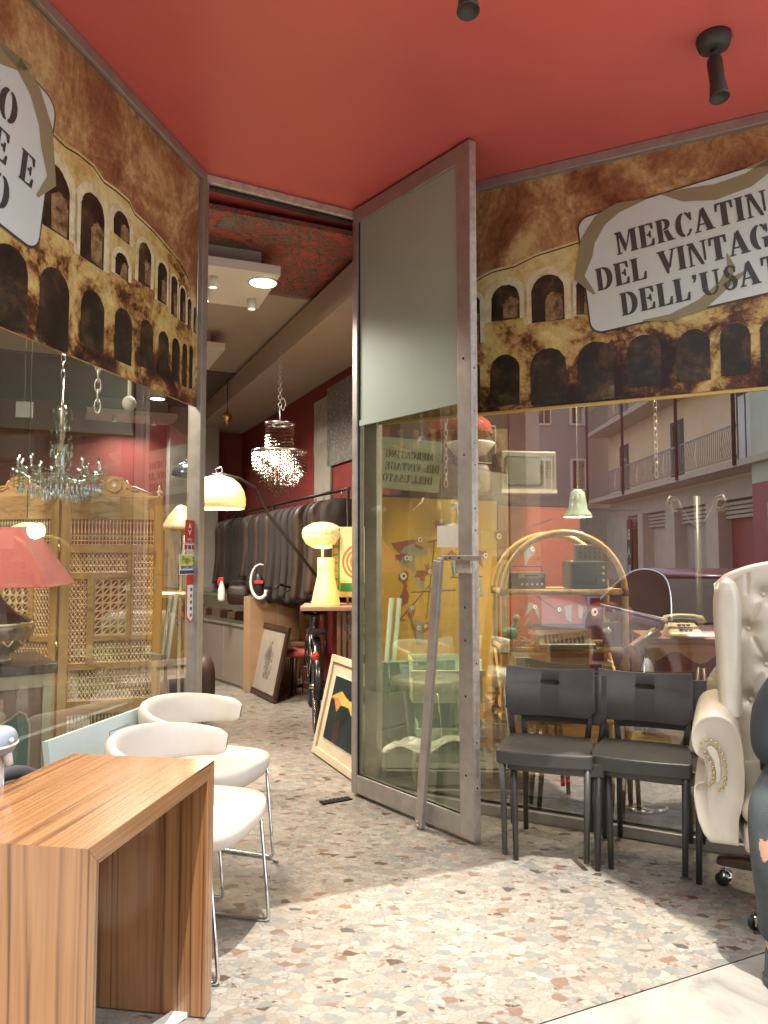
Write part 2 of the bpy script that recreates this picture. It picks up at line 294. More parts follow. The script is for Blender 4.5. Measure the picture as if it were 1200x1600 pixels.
        o = bpy.data.objects.new(name, me); C.objects.link(o); o.parent = parent
        if solid: d = o.modifiers.new('thickness', 'SOLIDIFY'); d.thickness = solid; d.offset = 0
        if bev: d = o.modifiers.new('bevel', 'BEVEL'); d.width = bev; d.segments = 2; d.limit_method = 'ANGLE'; d.angle_limit = R(40)
        if sub: d = o.modifiers.new('subdivision', 'SUBSURF'); d.levels = sub; d.render_levels = sub
        return o
def tag(o, label=None, cat=None, group=None, kind=None):
    if label: o['label'] = label
    if cat: o['category'] = cat
    if group: o['group'] = group
    if kind: o['kind'] = kind
    return o
def T(name, label, cat, loc=(0, 0, 0), rz=0, group=None):
    o = bpy.data.objects.new(name, None); C.objects.link(o); o.empty_display_size = .1
    o.location = loc; o.rotation_euler = (0, 0, rz); return tag(o, label, cat, group)
def top(mb, name, mats, label, cat, loc=(0, 0, 0), rz=0, group=None, **k):
    """a thing that is one mesh; mb is in world space, its origin goes to loc"""
    o = mb.build(name, mats, None, **k); inv = (Tr(*loc) @ Rz(rz)).inverted(); o.data.transform(inv); o.location = loc; o.rotation_euler = (0, 0, rz)
    return tag(o, label, cat, group)
def struct(mb, name, mats, **k): return tag(mb.build(name, mats, None, **k), kind='structure')
def dup(root, loc, rz, label, group=None):
    r = root.copy(); C.objects.link(r); r.location = loc; r.rotation_euler = (0, 0, rz); r['label'] = label
    if group: r['group'] = group
    def rec(a, b):
        for ch in list(a.children):
            c = ch.copy(); C.objects.link(c); c.parent = b; rec(ch, c)
    rec(root, r); return r
def light(name, kind, loc, e, col, size=.1, rot=None, spot=None, parent=None):
    d = bpy.data.lights.new(name, kind); d.energy = e; d.color = col
    if kind == 'AREA': d.size = size
    else: d.shadow_soft_size = size
    if spot: d.spot_size = spot; d.spot_blend = .6
    o = bpy.data.objects.new(name, d); C.objects.link(o); o.location = loc
    if rot: o.rotation_euler = rot
    if parent: o.parent = parent
    return o
def chain(mb, p0, p1, n, r=.011, wr=.0025, mi=0):
    p0, p1 = Vector(p0), Vector(p1); L = (p1 - p0).length / n
    for i in range(n):
        c = p0.lerp(p1, (i + .5) / n); a = R(90) * (i % 2) + .3
        pts = [c + Vector((r * math.cos(q) * math.cos(a), r * math.cos(q) * math.sin(a), L * .68 * math.sin(q))) for q in [2 * math.pi * k / 10 for k in range(10)]]
        mb.tube(pts, wr, 5, mi, closed=True)
def text(mb, s, size, Mx, mi=0, bold=0.0, align='CENTER', depth=0.0):
    cu = bpy.data.curves.new('t', 'FONT'); cu.body = s; cu.size = size; cu.align_x = align; cu.resolution_u = 3; cu.offset = bold; cu.extrude = depth
    ob = bpy.data.objects.new('t', cu); C.objects.link(ob); dg = bpy.context.evaluated_depsgraph_get(); me = bpy.data.meshes.new_from_object(ob.evaluated_get(dg))
    mb.add([tuple(v.co) for v in me.vertices], [tuple(p.vertices) for p in me.polygons], False, mi, Mx @ Rx(R(90)))
    bpy.data.objects.remove(ob); bpy.data.curves.remove(cu); bpy.data.meshes.remove(me)
# ---- stencil capitals, drawn here as polygons
def _rc(x0, y0, x1, y1): return [(x0, y0), (x1, y0), (x1, y1), (x0, y1)]
def _cr(cx, cy, rx, ry, ix, iy, a0, a1, n=12):
    o = [(cx + rx * math.cos(R(a0 + (a1 - a0) * i / n)), cy + ry * math.sin(R(a0 + (a1 - a0) * i / n))) for i in range(n + 1)]
    i_ = [(cx + ix * math.cos(R(a0 + (a1 - a0) * i / n)), cy + iy * math.sin(R(a0 + (a1 - a0) * i / n))) for i in range(n + 1)]
    return o + i_[::-1]
def _rib(pts):
    L = []; Rr = []
    for i, (x, y, w_) in enumerate(pts):
        a = pts[max(0, i - 1)]; b = pts[min(len(pts) - 1, i + 1)]; dx, dy = b[0] - a[0], b[1] - a[1]; d = math.hypot(dx, dy)
        L.append((x - dy / d * w_ / 2, y + dx / d * w_ / 2)); Rr.append((x + dy / d * w_ / 2, y - dx / d * w_ / 2))
    return L + Rr[::-1]
def _stem(x, w_=.24, s=.07): return [_rc(x, .05, x + w_, .95), _rc(x - s, 0, x + w_ + s, .055), _rc(x - s, .945, x + w_ + s, 1)]
def glyph(c):
    if c == 'I': return _stem(.08), .42
    if c == 'L': return _stem(.08) + [[(.44, 0), (.74, 0), (.78, .34), (.72, .34), (.62, .08), (.44, .06)]], .8
    if c == 'E': return _stem(.08, .24, .06)[:1] + [_rc(.02, 0, .36, .055), _rc(.02, .945, .36, 1), [(.42, 0), (.74, 0), (.77, .3), (.71, .3), (.62, .08), (.42, .06)], [(.42, 1), (.74, 1), (.76, .72), (.70, .72), (.62, .92), (.42, .94)], [(.42, .47), (.52, .47), (.56, .36), (.61, .36), (.61, .66), (.56, .66), (.52, .55), (.42, .55)]], .82
    if c == 'D': return _stem(.08, .22, .06) + [_cr(.40, .5, .48, .5, .22, .42, -88, 88)], .92
    if c == 'O': return [_cr(.42, .5, .42, .52, .17, .45, 96, 264), _cr(.50, .5, .42, .52, .17, .45, -84, 84)], .94
    if c == 'C': return [_cr(.42, .5, .42, .52, .17, .45, 96, 264), _cr(.48, .5, .34, .52, .22, .45, 28, 84), [(.74, .98), (.8, .98), (.8, .62), (.74, .62)], _cr(.48, .5, .34, .52, .26, .46, -84, -30)], .86
    if c == 'G': return [_cr(.42, .5, .42, .52, .17, .45, 96, 264), _cr(.48, .5, .34, .52, .22, .45, 28, 84), [(.74, .98), (.8, .98), (.8, .64), (.74, .64)], _rc(.60, .03, .84, .40), _rc(.52, .40, .92, .46)], .96
    if c == 'U': return [_rc(.08, .34, .32, .95), _rc(.0, .945, .4, 1), _cr(.46, .34, .38, .36, .14, .28, 182, 268), _cr(.50, .34, .34, .36, .26, .29, -86, -4), _rc(.77, .36, .85, .95), _rc(.66, .945, .96, 1)], .98
    if c == 'N': return [_rc(.10, .05, .17, .86), _rc(.02, 0, .27, .055), [(.02, 1), (.30, 1), (.76, .0), (.72, -.02), (.64, .0), (.16, .88), (.02, .95)], _rc(.80, .14, .87, .95), _rc(.70, .945, .96, 1)], .98
    if c == 'M': return [_rc(.10, .05, .17, .88), _rc(.02, 0, .27, .055), [(.02, 1), (.30, 1), (.56, .3), (.46, .06), (.20, .82), (.02, .95)], [(.60, .34), (.84, 1), (.79, 1), (.55, .30)], _rc(.84, .05, 1.08, .95), _rc(.78, 0, 1.15, .055), _rc(.86, .945, 1.15, 1)], 1.17
    if c == 'A': return [[(.12, .05), (.40, .86), (.36, .98), (.06, .05)], _rc(-.02, 0, .24, .055), [(.44, 1), (.50, 1), (.86, .05), (.60, .05), (.37, .74)], _rc(.52, 0, .94, .055), _rc(.24, .28, .46, .34)], .94
    if c == 'V': return [[(.06, .95), (.32, .95), (.52, .34), (.47, -.02), (.41, -.02)], _rc(-.02, .945, .38, 1), [(.76, .95), (.83, .95), (.57, .18), (.54, .30)], _rc(.64, .945, .92, 1)], .9
    if c == 'T': return _stem(.31, .25, .07)[:2] + [[(.29, 1), (.29, .94), (.12, .90), (.08, .66), (.02, .66), (.03, 1)], [(.59, 1), (.59, .94), (.75, .90), (.79, .66), (.85, .66), (.84, 1)], _rc(.33, .945, .55, 1)], .88
    if c == 'R': return _stem(.08, .22, .06) + [_cr(.38, .75, .34, .25, .12, .18, -88, 88), [(.40, .46), (.58, .50), (.84, .0), (.56, .0)], _rc(.80, 0, .92, .05)], .92
    if c == 'S': return [_rib([(.62, .70, .05), (.6, .9, .08), (.46, .985, .07), (.30, .96, .1), (.20, .82, .17), (.24, .67, .2), (.34, .58, .2)]), _rib([(.40, .54, .2), (.52, .44, .21), (.60, .30, .2), (.55, .13, .16), (.42, .03, .08), (.26, .03, .07), (.13, .12, .08), (.1, .34, .05)])], .74
    if c == "'": return [[(.10, 1), (.26, 1), (.26, .84), (.16, .66), (.12, .68), (.17, .80), (.10, .84)]], .34
    return [], .45
def stencil(mb, s, h, Mx, mi=0, wx=.92):
    W = sum(glyph(c)[1] + .10 for c in s) * h * wx; x = -W / 2
    for c in s:
        ps, gw = glyph(c)
        for k, p in enumerate(ps):
            for e, dx in enumerate((-.024, .024)): mb.add([(x + (a + dx) * h * wx, -.0002 * (k % 3) - .00007 * e, b * h) for a, b in p], [tuple(range(len(p)))], False, mi, Mx)
        x += (gw + .10) * h * wx
    return W
def rounded(w_, h, r, n=6, cx=0, cy=0):
    P = []
    for sx, sy, a in ((1, 1, 0), (-1, 1, 90), (-1, -1, 180), (1, -1, 270)):
        for i in range(n + 1):
            q = R(a + 90 * i / n); P.append((cx + sx * (w_ / 2 - r) + r * math.cos(q), cy + sy * (h / 2 - r) + r * math.sin(q)))
    return P

# ---------------------------------------------------------------- setting: ground, ceilings
def ub(mb, u0, u1, n0, n1, z0, z1, mi=0): return mb.bx(u0, u1, n0, n1, z0, z1, mi, MROOM)
mb = MB(); mb.add([un(-9, STEP, 0), un(9, STEP, 0), un(9, 12, 0), un(-9, 12, 0)], [(0, 1, 2, 3)]); struct(mb, 'floor', 'terrazzo')
mb = MB()
for k in range(-6, 7): ub(mb, k * 1.05 + .165, (k + 1) * 1.05 + .161, 1.22, STEP - .003, -.16, .001)
struct(mb, 'doorstep', 'marble', bev=.004)
M['sidewalk'] = mat('asphalt_pavement', (.46, .44, .40), .85, noise=.15, ns=3, bump=.3, bs=120)
M['road'] = mat('road_asphalt', (.14, .135, .13), .85, noise=.2, ns=2, bump=.3, bs=150)
mb = MB(); ub(mb, -40, 40, -.6, 1.215, -.34, -.15); struct(mb, 'pavement', 'sidewalk', bev=.01)
mb = MB(); mb.add([un(-150, -150, -.31), un(150, -150, -.31), un(150, 150, -.31), un(-150, 150, -.31)], [(0, 1, 2, 3)]); struct(mb, 'road', 'road')
EDGE = 1.655
mb = MB(); ub(mb, -9, 9, EDGE, 12, CEIL, CEIL + .35); struct(mb, 'ceiling', 'red_ceiling')

# room shell behind the glass
def wall(name, label, m, u0, u1, n0, n1, z0=0, z1=CEIL - .003, cat='wall'):
    mb = MB(); ub(mb, u0, u1, n0, n1, z0, z1); o = top(mb, name, m, label, cat, un((u0 + u1) / 2, (n0 + n1) / 2, z0), PHI); return o
wall('wall', 'dark red side wall of the shop hung with framed pictures', 'red_wall', 2.32, 2.5, 4.98, 9.6)
wall('wall', 'dark red far wall at the back of the shop', 'red_wall', -4.7, 2.5, 9.603, 9.8)
wall('wall', 'dark red wall behind the old television in the right display', 'red_wall_dim', 2.32, 6.2, 4.8, 4.977)
wall('wall', 'red wall at the left end of the shop', 'red_wall', -4.9, -4.703, STEP, 9.8)
wall('wall', 'plastered end wall of the right display bay', 'plaster', 6.203, 6.4, STEP, 4.977)
wall('facade_wall', 'plastered house front left of the left shop window', 'plaster', -4.7, -.62, STEP - .0, STEP + .2)
wall('facade_wall', 'plastered house front right of the right shop window', 'plaster', 3.34, 6.2, STEP + .001, STEP + .2)
wall('column', 'pale grey column against the far wall of the shop', 'grey_wall', 1.35, 1.95, 9.3, 9.6, cat='column')
# inner ceilings: the embossed red paper, cross band, dark band, dropped side bulkhead
mb = MB()
ub(mb, -4.7, 2.3, 3.95, 5.05, 3.17, 3.2, 0)
M1 = struct(mb, 'ceiling_paper_panel', ['paper'])
def ceil_band(name, m, n0, n1, z): mb = MB(); ub(mb, -4.7, 2.319, n0, n1, z, CEIL - .004); struct(mb, name, m, bev=.003)
ceil_band('ceiling_band', 'beige', 5.053, 7.4, 3.15)
ceil_band('ceiling_band_dark', 'brown_ceiling', 7.403, 9.6, 3.13)
mb = MB(); ub(mb, 1.69, 2.319, 3.9, 9.58, 2.9, 3.12); struct(mb, 'ceiling_bulkhead', 'beige', bev=.004)
def wpt(pl, s, off): return Vector((pl[0][0] + pl[1][0] * s - pl[1][1] * off, pl[0][1] + pl[1][1] * s + pl[1][0] * off, 0))
mb = MB()
P = [wpt(RW, .25, .06), wpt(RW, 2.98, .06), un(3.5, 1.95), un(6.2, 1.95), un(6.2, 4.79), un(2.33, 4.79), un(2.33, 3.9)]
mb.prism([(p.x, p.y) for p in P], 3.0, 3.03)
P = [un(-4.7, 1.95), un(-.9, 1.95), wpt(LWN, -2.3, .06), wpt(LWN, -.05, .06), un(.55, 3.94), un(-4.7, 3.94)]
mb.prism([(p.x, p.y) for p in P], 3.06, 3.09)
struct(mb, 'ceiling_display', 'brown_ceiling')

# ---------------------------------------------------------------- shop windows
def window_frame(name, label, pl, s0, s1, glassm, posts):
    r = T(name, label, 'shop window', (*pl[0], 0), rot_of(pl))
    f = MB(); f.bx(s0, s1, -.025, .035, 0, .052); f.bx(s0, s1, -.025, .035, 3.20, CEIL - .002)
    f.build('frame_rail', 'alu', r, bev=.003)
    for a, b in posts: f = MB(); f.bx(a, b, -.03, .04, .053, 3.199); f.build('frame_post', 'alu', r, bev=.003)
    g = MB(); g.bx(s0 + .02, s1 - .02, 0, .008, .04, 3.21); g.build('glass_pane', glassm, r)
    f = MB(); f.bx(s0 + .05, s1 - .05, -.0, .02, .0525, .066); f.bx(s0 + .02, s1 - .02, .009, .016, .05, 3.2) if False else None
    f.build('rubber_seal', 'dark', r)
    return r
lw = window_frame('shop_window', 'large shop window left of the open doorway', LWN, -2.45, .0, 'clear', [(-.045, .012), (-2.45, -2.39)])
rw = window_frame('shop_window', 'large shop window right of the open door', RW, .0, 3.02, 'clear_r', [(.0, .035), (.075, .15), (2.95, 3.02)])

# print materials of the banners
def sky_print(shift):
    m, n, l, b, tc, a, cr = stone_print('printed_brown_sky', [(.42, (.13, .045, .02)), (.56, (.24, .10, .045)), (.66, (.32, .155, .07)), (.76, (.44, .27, .12)), (.88, (.60, .46, .22))], 2.8, 10, .9, 34)
    n2_ = n.new('ShaderNodeMath'); n2_.operation = 'MULTIPLY_ADD'; n2_.inputs[1].default_value = 1.45; n2_.inputs[2].default_value = -.28; l.new(a.outputs[0], n2_.inputs[0]); l.new(n2_.outputs[0], cr.inputs[0])
    mp = n.new('ShaderNodeMapping'); mp.inputs['Scale'].default_value = (1, 1, .8); mp.inputs['Location'].default_value = (shift, 0, 0)
    l.new(tc.outputs['Object'], mp.inputs[0])
    for x in n:
        if x.type == 'TEX_NOISE': l.new(mp.outputs[0], x.inputs[0])
    return m
def wall_print(zmid):
    m, n, l, b, tc, a, cr = stone_print('printed_arena_stone', [(.28, (.02, .006, .004)), (.42, (.09, .03, .012)), (.50, (.26, .12, .04)), (.58, (.47, .30, .10)), (.72, (.60, .46, .17)), (.9, (.70, .60, .30))], 3.2, 12, .8, 40)
    n2_ = n.new('ShaderNodeMath'); n2_.operation = 'MULTIPLY_ADD'; n2_.inputs[1].default_value = 1.7; n2_.inputs[2].default_value = -.46; l.new(a.outputs[0], n2_.inputs[0]); a = n2_
    sp = n.new('ShaderNodeSeparateXYZ'); l.new(tc.outputs['Object'], sp.inputs[0])
    mr = n.new('ShaderNodeMapRange'); mr.inputs[1].default_value = zmid - .42; mr.inputs[2].default_value = zmid + .18; mr.inputs[3].default_value = -.30; mr.inputs[4].default_value = .05; l.new(sp.outputs['Z'], mr.inputs[0])
    ad = n.new('ShaderNodeMath'); l.new(a.outputs[0], ad.inputs[0]); l.new(mr.outputs[0], ad.inputs[1]); l.new(ad.outputs[0], cr.inputs[0])
    return m
M['p_sky_r'] = sky_print(3); M['p_sky_l'] = sky_print(8)
M['p_wall'] = wall_print(2.42)
M['p_ring'] = stone_print('printed_arch_stones', [(.45, (.40, .29, .12)), (.6, (.62, .53, .30)), (.8, (.74, .68, .46))], 14, 6)[0]
M['p_hole'] = stone_print('printed_arch_dark', [(.5, (.012, .008, .005)), (.68, (.03, .02, .012)), (.80, (.09, .05, .025)), (.95, (.3, .2, .1))], 6, 8)[0]
M['p_ruin'] = stone_print('printed_ruin_stone', [(.5, (.05, .025, .012)), (.65, (.22, .13, .06)), (.8, (.36, .24, .12))], 25, 8)[0]
M['plate'] = mat('printed_plate_grey', (.58, .62, .58), .3, noise=.02)
M['ink'] = mat('printed_ink', (.055, .052, .05), .35, noise=.1)
M['ribbon'] = mat('printed_olive_ribbon', (.27, .235, .13), .35, noise=.04)
def archpoly(s0, s1, hb, ht, n=22):
    c = (s0 + s1) / 2; r = (s1 - s0) / 2; hs = ht - min(r, (ht - hb) * .6); k = ht - hs
    return [(s0, hb), (s1, hb)] + [(c + r * math.cos(math.pi * i / n), hs + k * math.sin(math.pi * i / n)) for i in range(n + 1)]
def banner(root, pl, s0, s1, z0, sky_m, outline, up, low, plate, tilt, sidestep, jit=0):
    rr = random.Random(5)
    r = T('window_banner', *root, (*pl[0], 0), rot_of(pl))
    mb = MB(); mb.bx(s0, s1, -.0045, -.0005, z0, 3.195); mb.build('printed_sky', sky_m, r)
    mb = MB(); y = -.0065
    n_ = len(outline); vs = [(s, y, h) for s, h in outline] + [(s, y, z0 + .002) for s, h in outline]
    mb.add(vs, [(i, i + 1, n_ + i + 1, n_ + i) for i in range(n_ - 1)])
    def px(cx, t, bt, hw, sc_, ox, oy):
        c = onplane(ox + cx / sc_, oy + t / sc_, *pl); b_ = onplane(ox + cx / sc_, oy + bt / sc_, *pl)
        l_ = onplane(ox + (cx - hw) / sc_, oy + (t + bt) / 2 / sc_, *pl)[0]; q = onplane(ox + (cx + hw) / sc_, oy + (t + bt) / 2 / sc_, *pl)[0]
        return l_, q, max(z0 + .01, b_[1]), c[1]
    for (a, b, t, bt) in up + low:
        l_, q, hb, ht = px((a + b) / 2, t, bt, (b - a) / 2, *sidestep)
        isup = (a, b, t, bt) in up; wd = (q - l_) * (.26 if isup else .0)
        if wd:
            P = archpoly(l_ - wd, q + wd, hb, ht + wd); P = [(x + rr.uniform(-.002, .002), z + rr.uniform(-.002, .002)) for x, z in P]
            mb.add([(x, y - .0012, z) for x, z in P], [tuple(range(len(P)))], mi=1)
        P = archpoly(l_, q, hb, ht); P = [(x + rr.uniform(-.0022, .0022), z + rr.uniform(-.0022, .0022)) for x, z in P]
        mb.add([(x, y - .0024, z) for x, z in P], [tuple(range(len(P)))], mi=2)
        if isup:
            w_ = q - l_; P = archpoly(l_ + w_ * .42, q - w_ * .06, hb + .005, ht - (ht - hb) * .38); P = [(x + rr.uniform(-.008, .008), z + rr.uniform(-.008, .008)) for x, z in P]
            mb.add([(x, y - .0034, z) for x, z in P], [tuple(range(len(P)))], mi=3)
    # courses and rim of the wall
    for i in range(n_ - 1):
        a, b = outline[i], outline[i + 1]
        mb.add([(a[0], y - .001, a[1] - .012), (b[0], y - .001, b[1] - .012), (b[0], y - .001, b[1] - .018), (a[0], y - .001, a[1] - .018)], [(0, 1, 2, 3)], mi=2)
    mb.build('printed_arena', ['p_wall', 'p_ring', 'p_hole', 'p_ruin'], r, fix=False)
    cx, cz = plate; PM = Tr(cx, 0, cz) @ Ry(-tilt)
    mb = MB(PM); P = rounded(1.085, .595, .06); mb.add([(x, -.0118, z) for x, z in P], [tuple(range(len(P)))], mi=1)
    P = rounded(1.07, .58, .055); mb.add([(x, -.0128, z) for x, z in P], [tuple(range(len(P)))])
    mb.build('name_plate', ['plate', 'ink'], r, fix=False)
    mb = MB(PM)
    for s_, z in (('MERCATINO', .065), ('DEL VINTAGE E', -.085), ("DELL'USATO", -.235)): stencil(mb, s_, .111, Tr(0, -.0145, z - .006), wx=.76)
    mb.build('lettering', 'ink', r, fix=False)
    mb = MB(PM)
    def rib(pts): P = _rib(pts); mb.add([(x, -.0138, z) for x, z in P], [tuple(range(len(P)))])
    for k in (1, -1):
        rib([(k * (-.50), -.10, .012), (k * (-.56), .0, .05), (k * (-.52), .1, .07), (k * (-.50), .17, .075), (k * (-.43), .255, .07), (k * (-.34), .29, .05), (k * (-.22), .29, .008)][:: k])
    rib([(-.14, .29, .006), (-.05, .255, .06), (.08, .225, .075), (.22, .235, .07), (.34, .29, .05), (.40, .33, .01)])
    rib([(-.30, -.285, .006), (-.18, -.30, .03), (-.04, -.275, .055), (.06, -.21, .05), (.10, -.14, .035), (.09, -.07, .004)])
    rib([(.06, -.22, .03), (.12, -.19, .025), (.17, -.165, .003)])
    mb.build('ribbon', 'ribbon', r, fix=False)
    return r
def opl(pts, pl, sc_, ox, oy): return [onplane(ox + x / sc_, oy + y / sc_, *pl) for x, y in pts]
upR = [(60, 122, 678, 860), (165, 270, 638, 770), (315, 438, 600, 775), (482, 560, 606, 748)]
loR = [(60, 122, 925, 1100), (160, 270, 900, 1090), (310, 445, 875, 1085), (487, 625, 850, 1070), (672, 800, 825, 1020), (858, 985, 805, 1000), (1022, 1135, 780, 975), (1170, 1270, 765, 955)]
outR = opl([(78, 632), (130, 600), (170, 580), (250, 560), (330, 520), (420, 492), (505, 465), (600, 440), (800, 410), (1000, 380), (1200, 350)], RW, 2.4, 700, 180) + [(2.9, 2.86)]
b1 = banner(('printed banner of a stone arena across the top of the right shop window', 'banner'), RW, .15, 2.94, 2.022, 'p_sky_r', outR, upR, loR, (1.815, 2.702), R(6), (2.4, 700, 180))
mb = MB(); mb.bx(.15, 2.94, -.009, -.0005, 2.008, 2.021); mb.build('edge_strip', 'gold', b1)
upL = [(130, 265, 635, 900), (308, 400, 757, 1030), (437, 500, 830, 935), (443, 495, 990, 1085), (535, 583, 950, 1115), (610, 645, 1028, 1185), (662, 686, 1080, 1235), (698, 718, 1125, 1260), (727, 742, 1168, 1275), (750, 762, 1200, 1300)]
loL = [(-40, 100, 955, 1320), (145, 262, 1045, 1360), (308, 400, 1135, 1370), (440, 508, 1205, 1420), (540, 592, 1250, 1440), (612, 652, 1295, 1470), (665, 695, 1322, 1490), (706, 724, 1342, 1510), (733, 746, 1350, 1520)]
outL = [(-2.4, 2.75)] + opl([(0, 400), (100, 455), (200, 512), (250, 560), (300, 590), (360, 640), (400, 700), (450, 735), (500, 780), (520, 825), (560, 862), (600, 900), (650, 960), (700, 1018), (740, 1100), (760, 1160), (772, 1300)], LWN, 2.5, 0, 0)
b2 = banner(('printed banner of a stone arena across the top of the left shop window', 'banner'), LWN, -2.38, -.05, 2.022, 'p_sky_l', outL, upL, loL, (-1.715, 2.69), R(-7.5), (2.5, 0, 0))

# small stickers on the left pane
def sticker(label, px0, px1, py0, py1, mats, deco):
    a = onplane(px0, py0, *LWN); b = onplane(px1, py1, *LWN); r_ = Tr(*LWN[0], 0) @ Rz(rot_of(LWN)); mb = MB(r_); w_ = b[0] - a[0]; h = a[1] - b[1]
    deco(mb, a[0], b[0], b[1], a[1]); c = r_ @ Vector(((a[0] + b[0]) / 2, 0, b[1]))
    return top(mb, 'sticker', mats, label, 'sticker', c, rot_of(LWN), 'stickers on the left shop window', fix=False)
M['s_red'] = mat('sticker_red', (.5, .03, .025), .35); M['s_white'] = mat('sticker_white', (.75, .73, .68), .35); M['s_blue'] = mat('sticker_blue', (.03, .05, .16), .35); M['s_yel'] = mat('sticker_yellow', (.5, .58, .12), .35)
def q(mb, x0, x1, z0, z1, mi, d=0): mb.bx(x0, x1, -.0022 - d, -.0012 - d, z0, z1, mi)
def d1(mb, x0, x1, z0, z1):
    q(mb, x0, x1, z0, z1, 0); c = (x0 + x1) / 2; z = (z0 + z1) / 2 + .01
    for k in (1, -1): mb.add([(c - .018, -.0034, z), (c, -.0034, z + k * .03), (c + .018, -.0034, z), (c, -.0034, z + k * .012)], [(0, 1, 2, 3)], mi=1)
    text(mb, 'OPEN', .018, Tr(c, -.0034, z0 + .008), 1)
def d2(mb, x0, x1, z0, z1):
    q(mb, x0, x1, z0, z1, 1); w_ = (x1 - x0) / 4
    for i in range(3): q(mb, x0 + w_ * (.4 + 1.2 * i), x0 + w_ * (1.3 + 1.2 * i), z0 + .004, z1 - .004, (0, 2, 0)[i], .0011)
def d3(mb, x0, x1, z0, z1):
    q(mb, x0, x1, z0, z1, 1); zm = z0 + (z1 - z0) * .48; q(mb, x0 + .004, x1 - .004, zm, z1 - .004, 3, .0011); q(mb, x0 + .004, x1 - .004, z0 + .003, z0 + .02, 2, .0011)
    c = (x0 + x1) / 2; text(mb, 'Pago', .042, Tr(c - .012, -.0046, zm + .012), 4); text(mb, 'BANCOMAT', .0215, Tr(c, -.0046, z0 + .028), 2, bold=.0006)
    for k in (0, 1): mb.add([(x1 - .028, -.0046 - k * .001, zm + .026), (x1 - .018, -.0046 - k * .001, zm + .04 - k * .006), (x1 - .008, -.0046 - k * .001, zm + .026), (x1 - .018, -.0046 - k * .001, zm + .012 + k * .006)], [(0, 1, 2, 3)], mi=(2, 3)[k])
def d4(mb, x0, x1, z0, z1):
    c = (x0 + x1) / 2; P = [(x0, z0 + .03), (c, z0), (x1, z0 + .03), (x1, z1), (x0, z1)]; mb.add([(a, -.0015, b) for a, b in P], [tuple(range(5))], mi=0)
    q(mb, x0 + .006, x1 - .006, z0 + .035, z1 - .05, 1, .001)
    for i, k in enumerate((2, 0, 4, 2, 0)): q(mb, c - .009, c + .009, z1 - .08 - i * .031, z1 - .065 - i * .031, k, .0022)
    mb.add([(x0 + .006, -.0026, z0 + .034), (c, -.0026, z0 + .012), (x1 - .006, -.0026, z0 + .034)], [(0, 1, 2)], mi=1)
SM = ['s_red', 's_white', 's_blue', 's_yel', 'ink']
sticker('red sticker with white crossed arrows, highest on the left window', 289, 302, 812, 848, SM, d1)
sticker('narrow white sticker with coloured dots just under the red one', 286, 304, 850, 860, SM, d2)
sticker('yellow and blue square payment sticker on the left window', 280, 303, 866, 897, SM, d3)
sticker('long red bordered arrow sticker pointing down on the left window', 291.5, 303, 898, 973, SM, d4)

# ---------------------------------------------------------------- the open door
dr = T('shop_door', 'grey metal and glass shop door standing open in the middle', 'door', (*DRR[0], 0), rot_of(DRR))
mb = MB(); mb.bx(0, .045, -.022, .022, .02, 3.235); mb.build('hinge_stile', 'alu', dr, bev=.003)
mb = MB(); mb.bx(.83, .918, -.022, .022, .02, 3.235); mb.build('lock_stile', 'alu', dr, bev=.003)
mb = MB(); mb.bx(.0455, .8295, -.021, .021, 3.15, 3.234); mb.build('top_rail', 'alu', dr, bev=.003)
mb = MB(); mb.bx(.0455, .8295, -.021, .021, .02, .115); mb.build('bottom_rail', 'alu', dr, bev=.003)
mb = MB(); mb.bx(.04, .835, -.004, .004, .11, 3.155); mb.build('glass_pane', 'door_glass', dr)
mb = MB(); mb.bx(.053, .822, -.0075, -.0045, 2.03, 3.149); mb.bx(.053, .822, -.014, -.0045, 1.998, 2.0295); mb.build('frosted_film', 'film', dr)
mb = MB(); mb.bx(.0455, .052, -.012, -.0045, .116, 3.149); mb.bx(.823, .8295, -.012, -.0045, .116, 3.149); mb.bx(.0525, .8225, -.012, -.0045, .1155, .121); mb.build('rubber_seal', 'dark', dr)
mb = MB(); mb.bx(.9185, .9200, -.020, .020, .03, 3.23)
mb.build('edge_plate', 'alu_worn', dr)
mb = MB()
for z0, z1, w_ in ((1.62, 2.02, .007), (.95, 1.22, .006), (.52, .62, .006), (.30, .42, .008)): mb.bx(.9202, .9212, -w_, w_, z0, z1, 0)
for z in (2.15, 1.95, 1.8, 1.7, 1.5, 1.4, .8, .45, .25): mb.sph((.9202, 0, z), (.002, .005, .005), 8, 1)
mb.build('lock_slots', ['alu', 'dark'], dr)
mb = MB(); mb.bx(.822, .9205, -.034, -.0225, 1.205, 1.265, 0); mb.bx(.73, 1.0, -.046, -.0345, 1.263, 1.287, 1)
for x in (.76, .80, .86): mb.sph((x, -.048, 1.275), (.006, .004, .006), 8, 2)
mb.build('lock_case', ['alu_worn', 'alu', 'dark'], dr, bev=.002)
mb = MB()
for z in (2.2, 1.75, 1.05, .9, .65, .3): mb.sph((.872, -.0225, z), (.006, .003, .006), 8)
mb.build('screw_heads', 'darkmetal', dr)
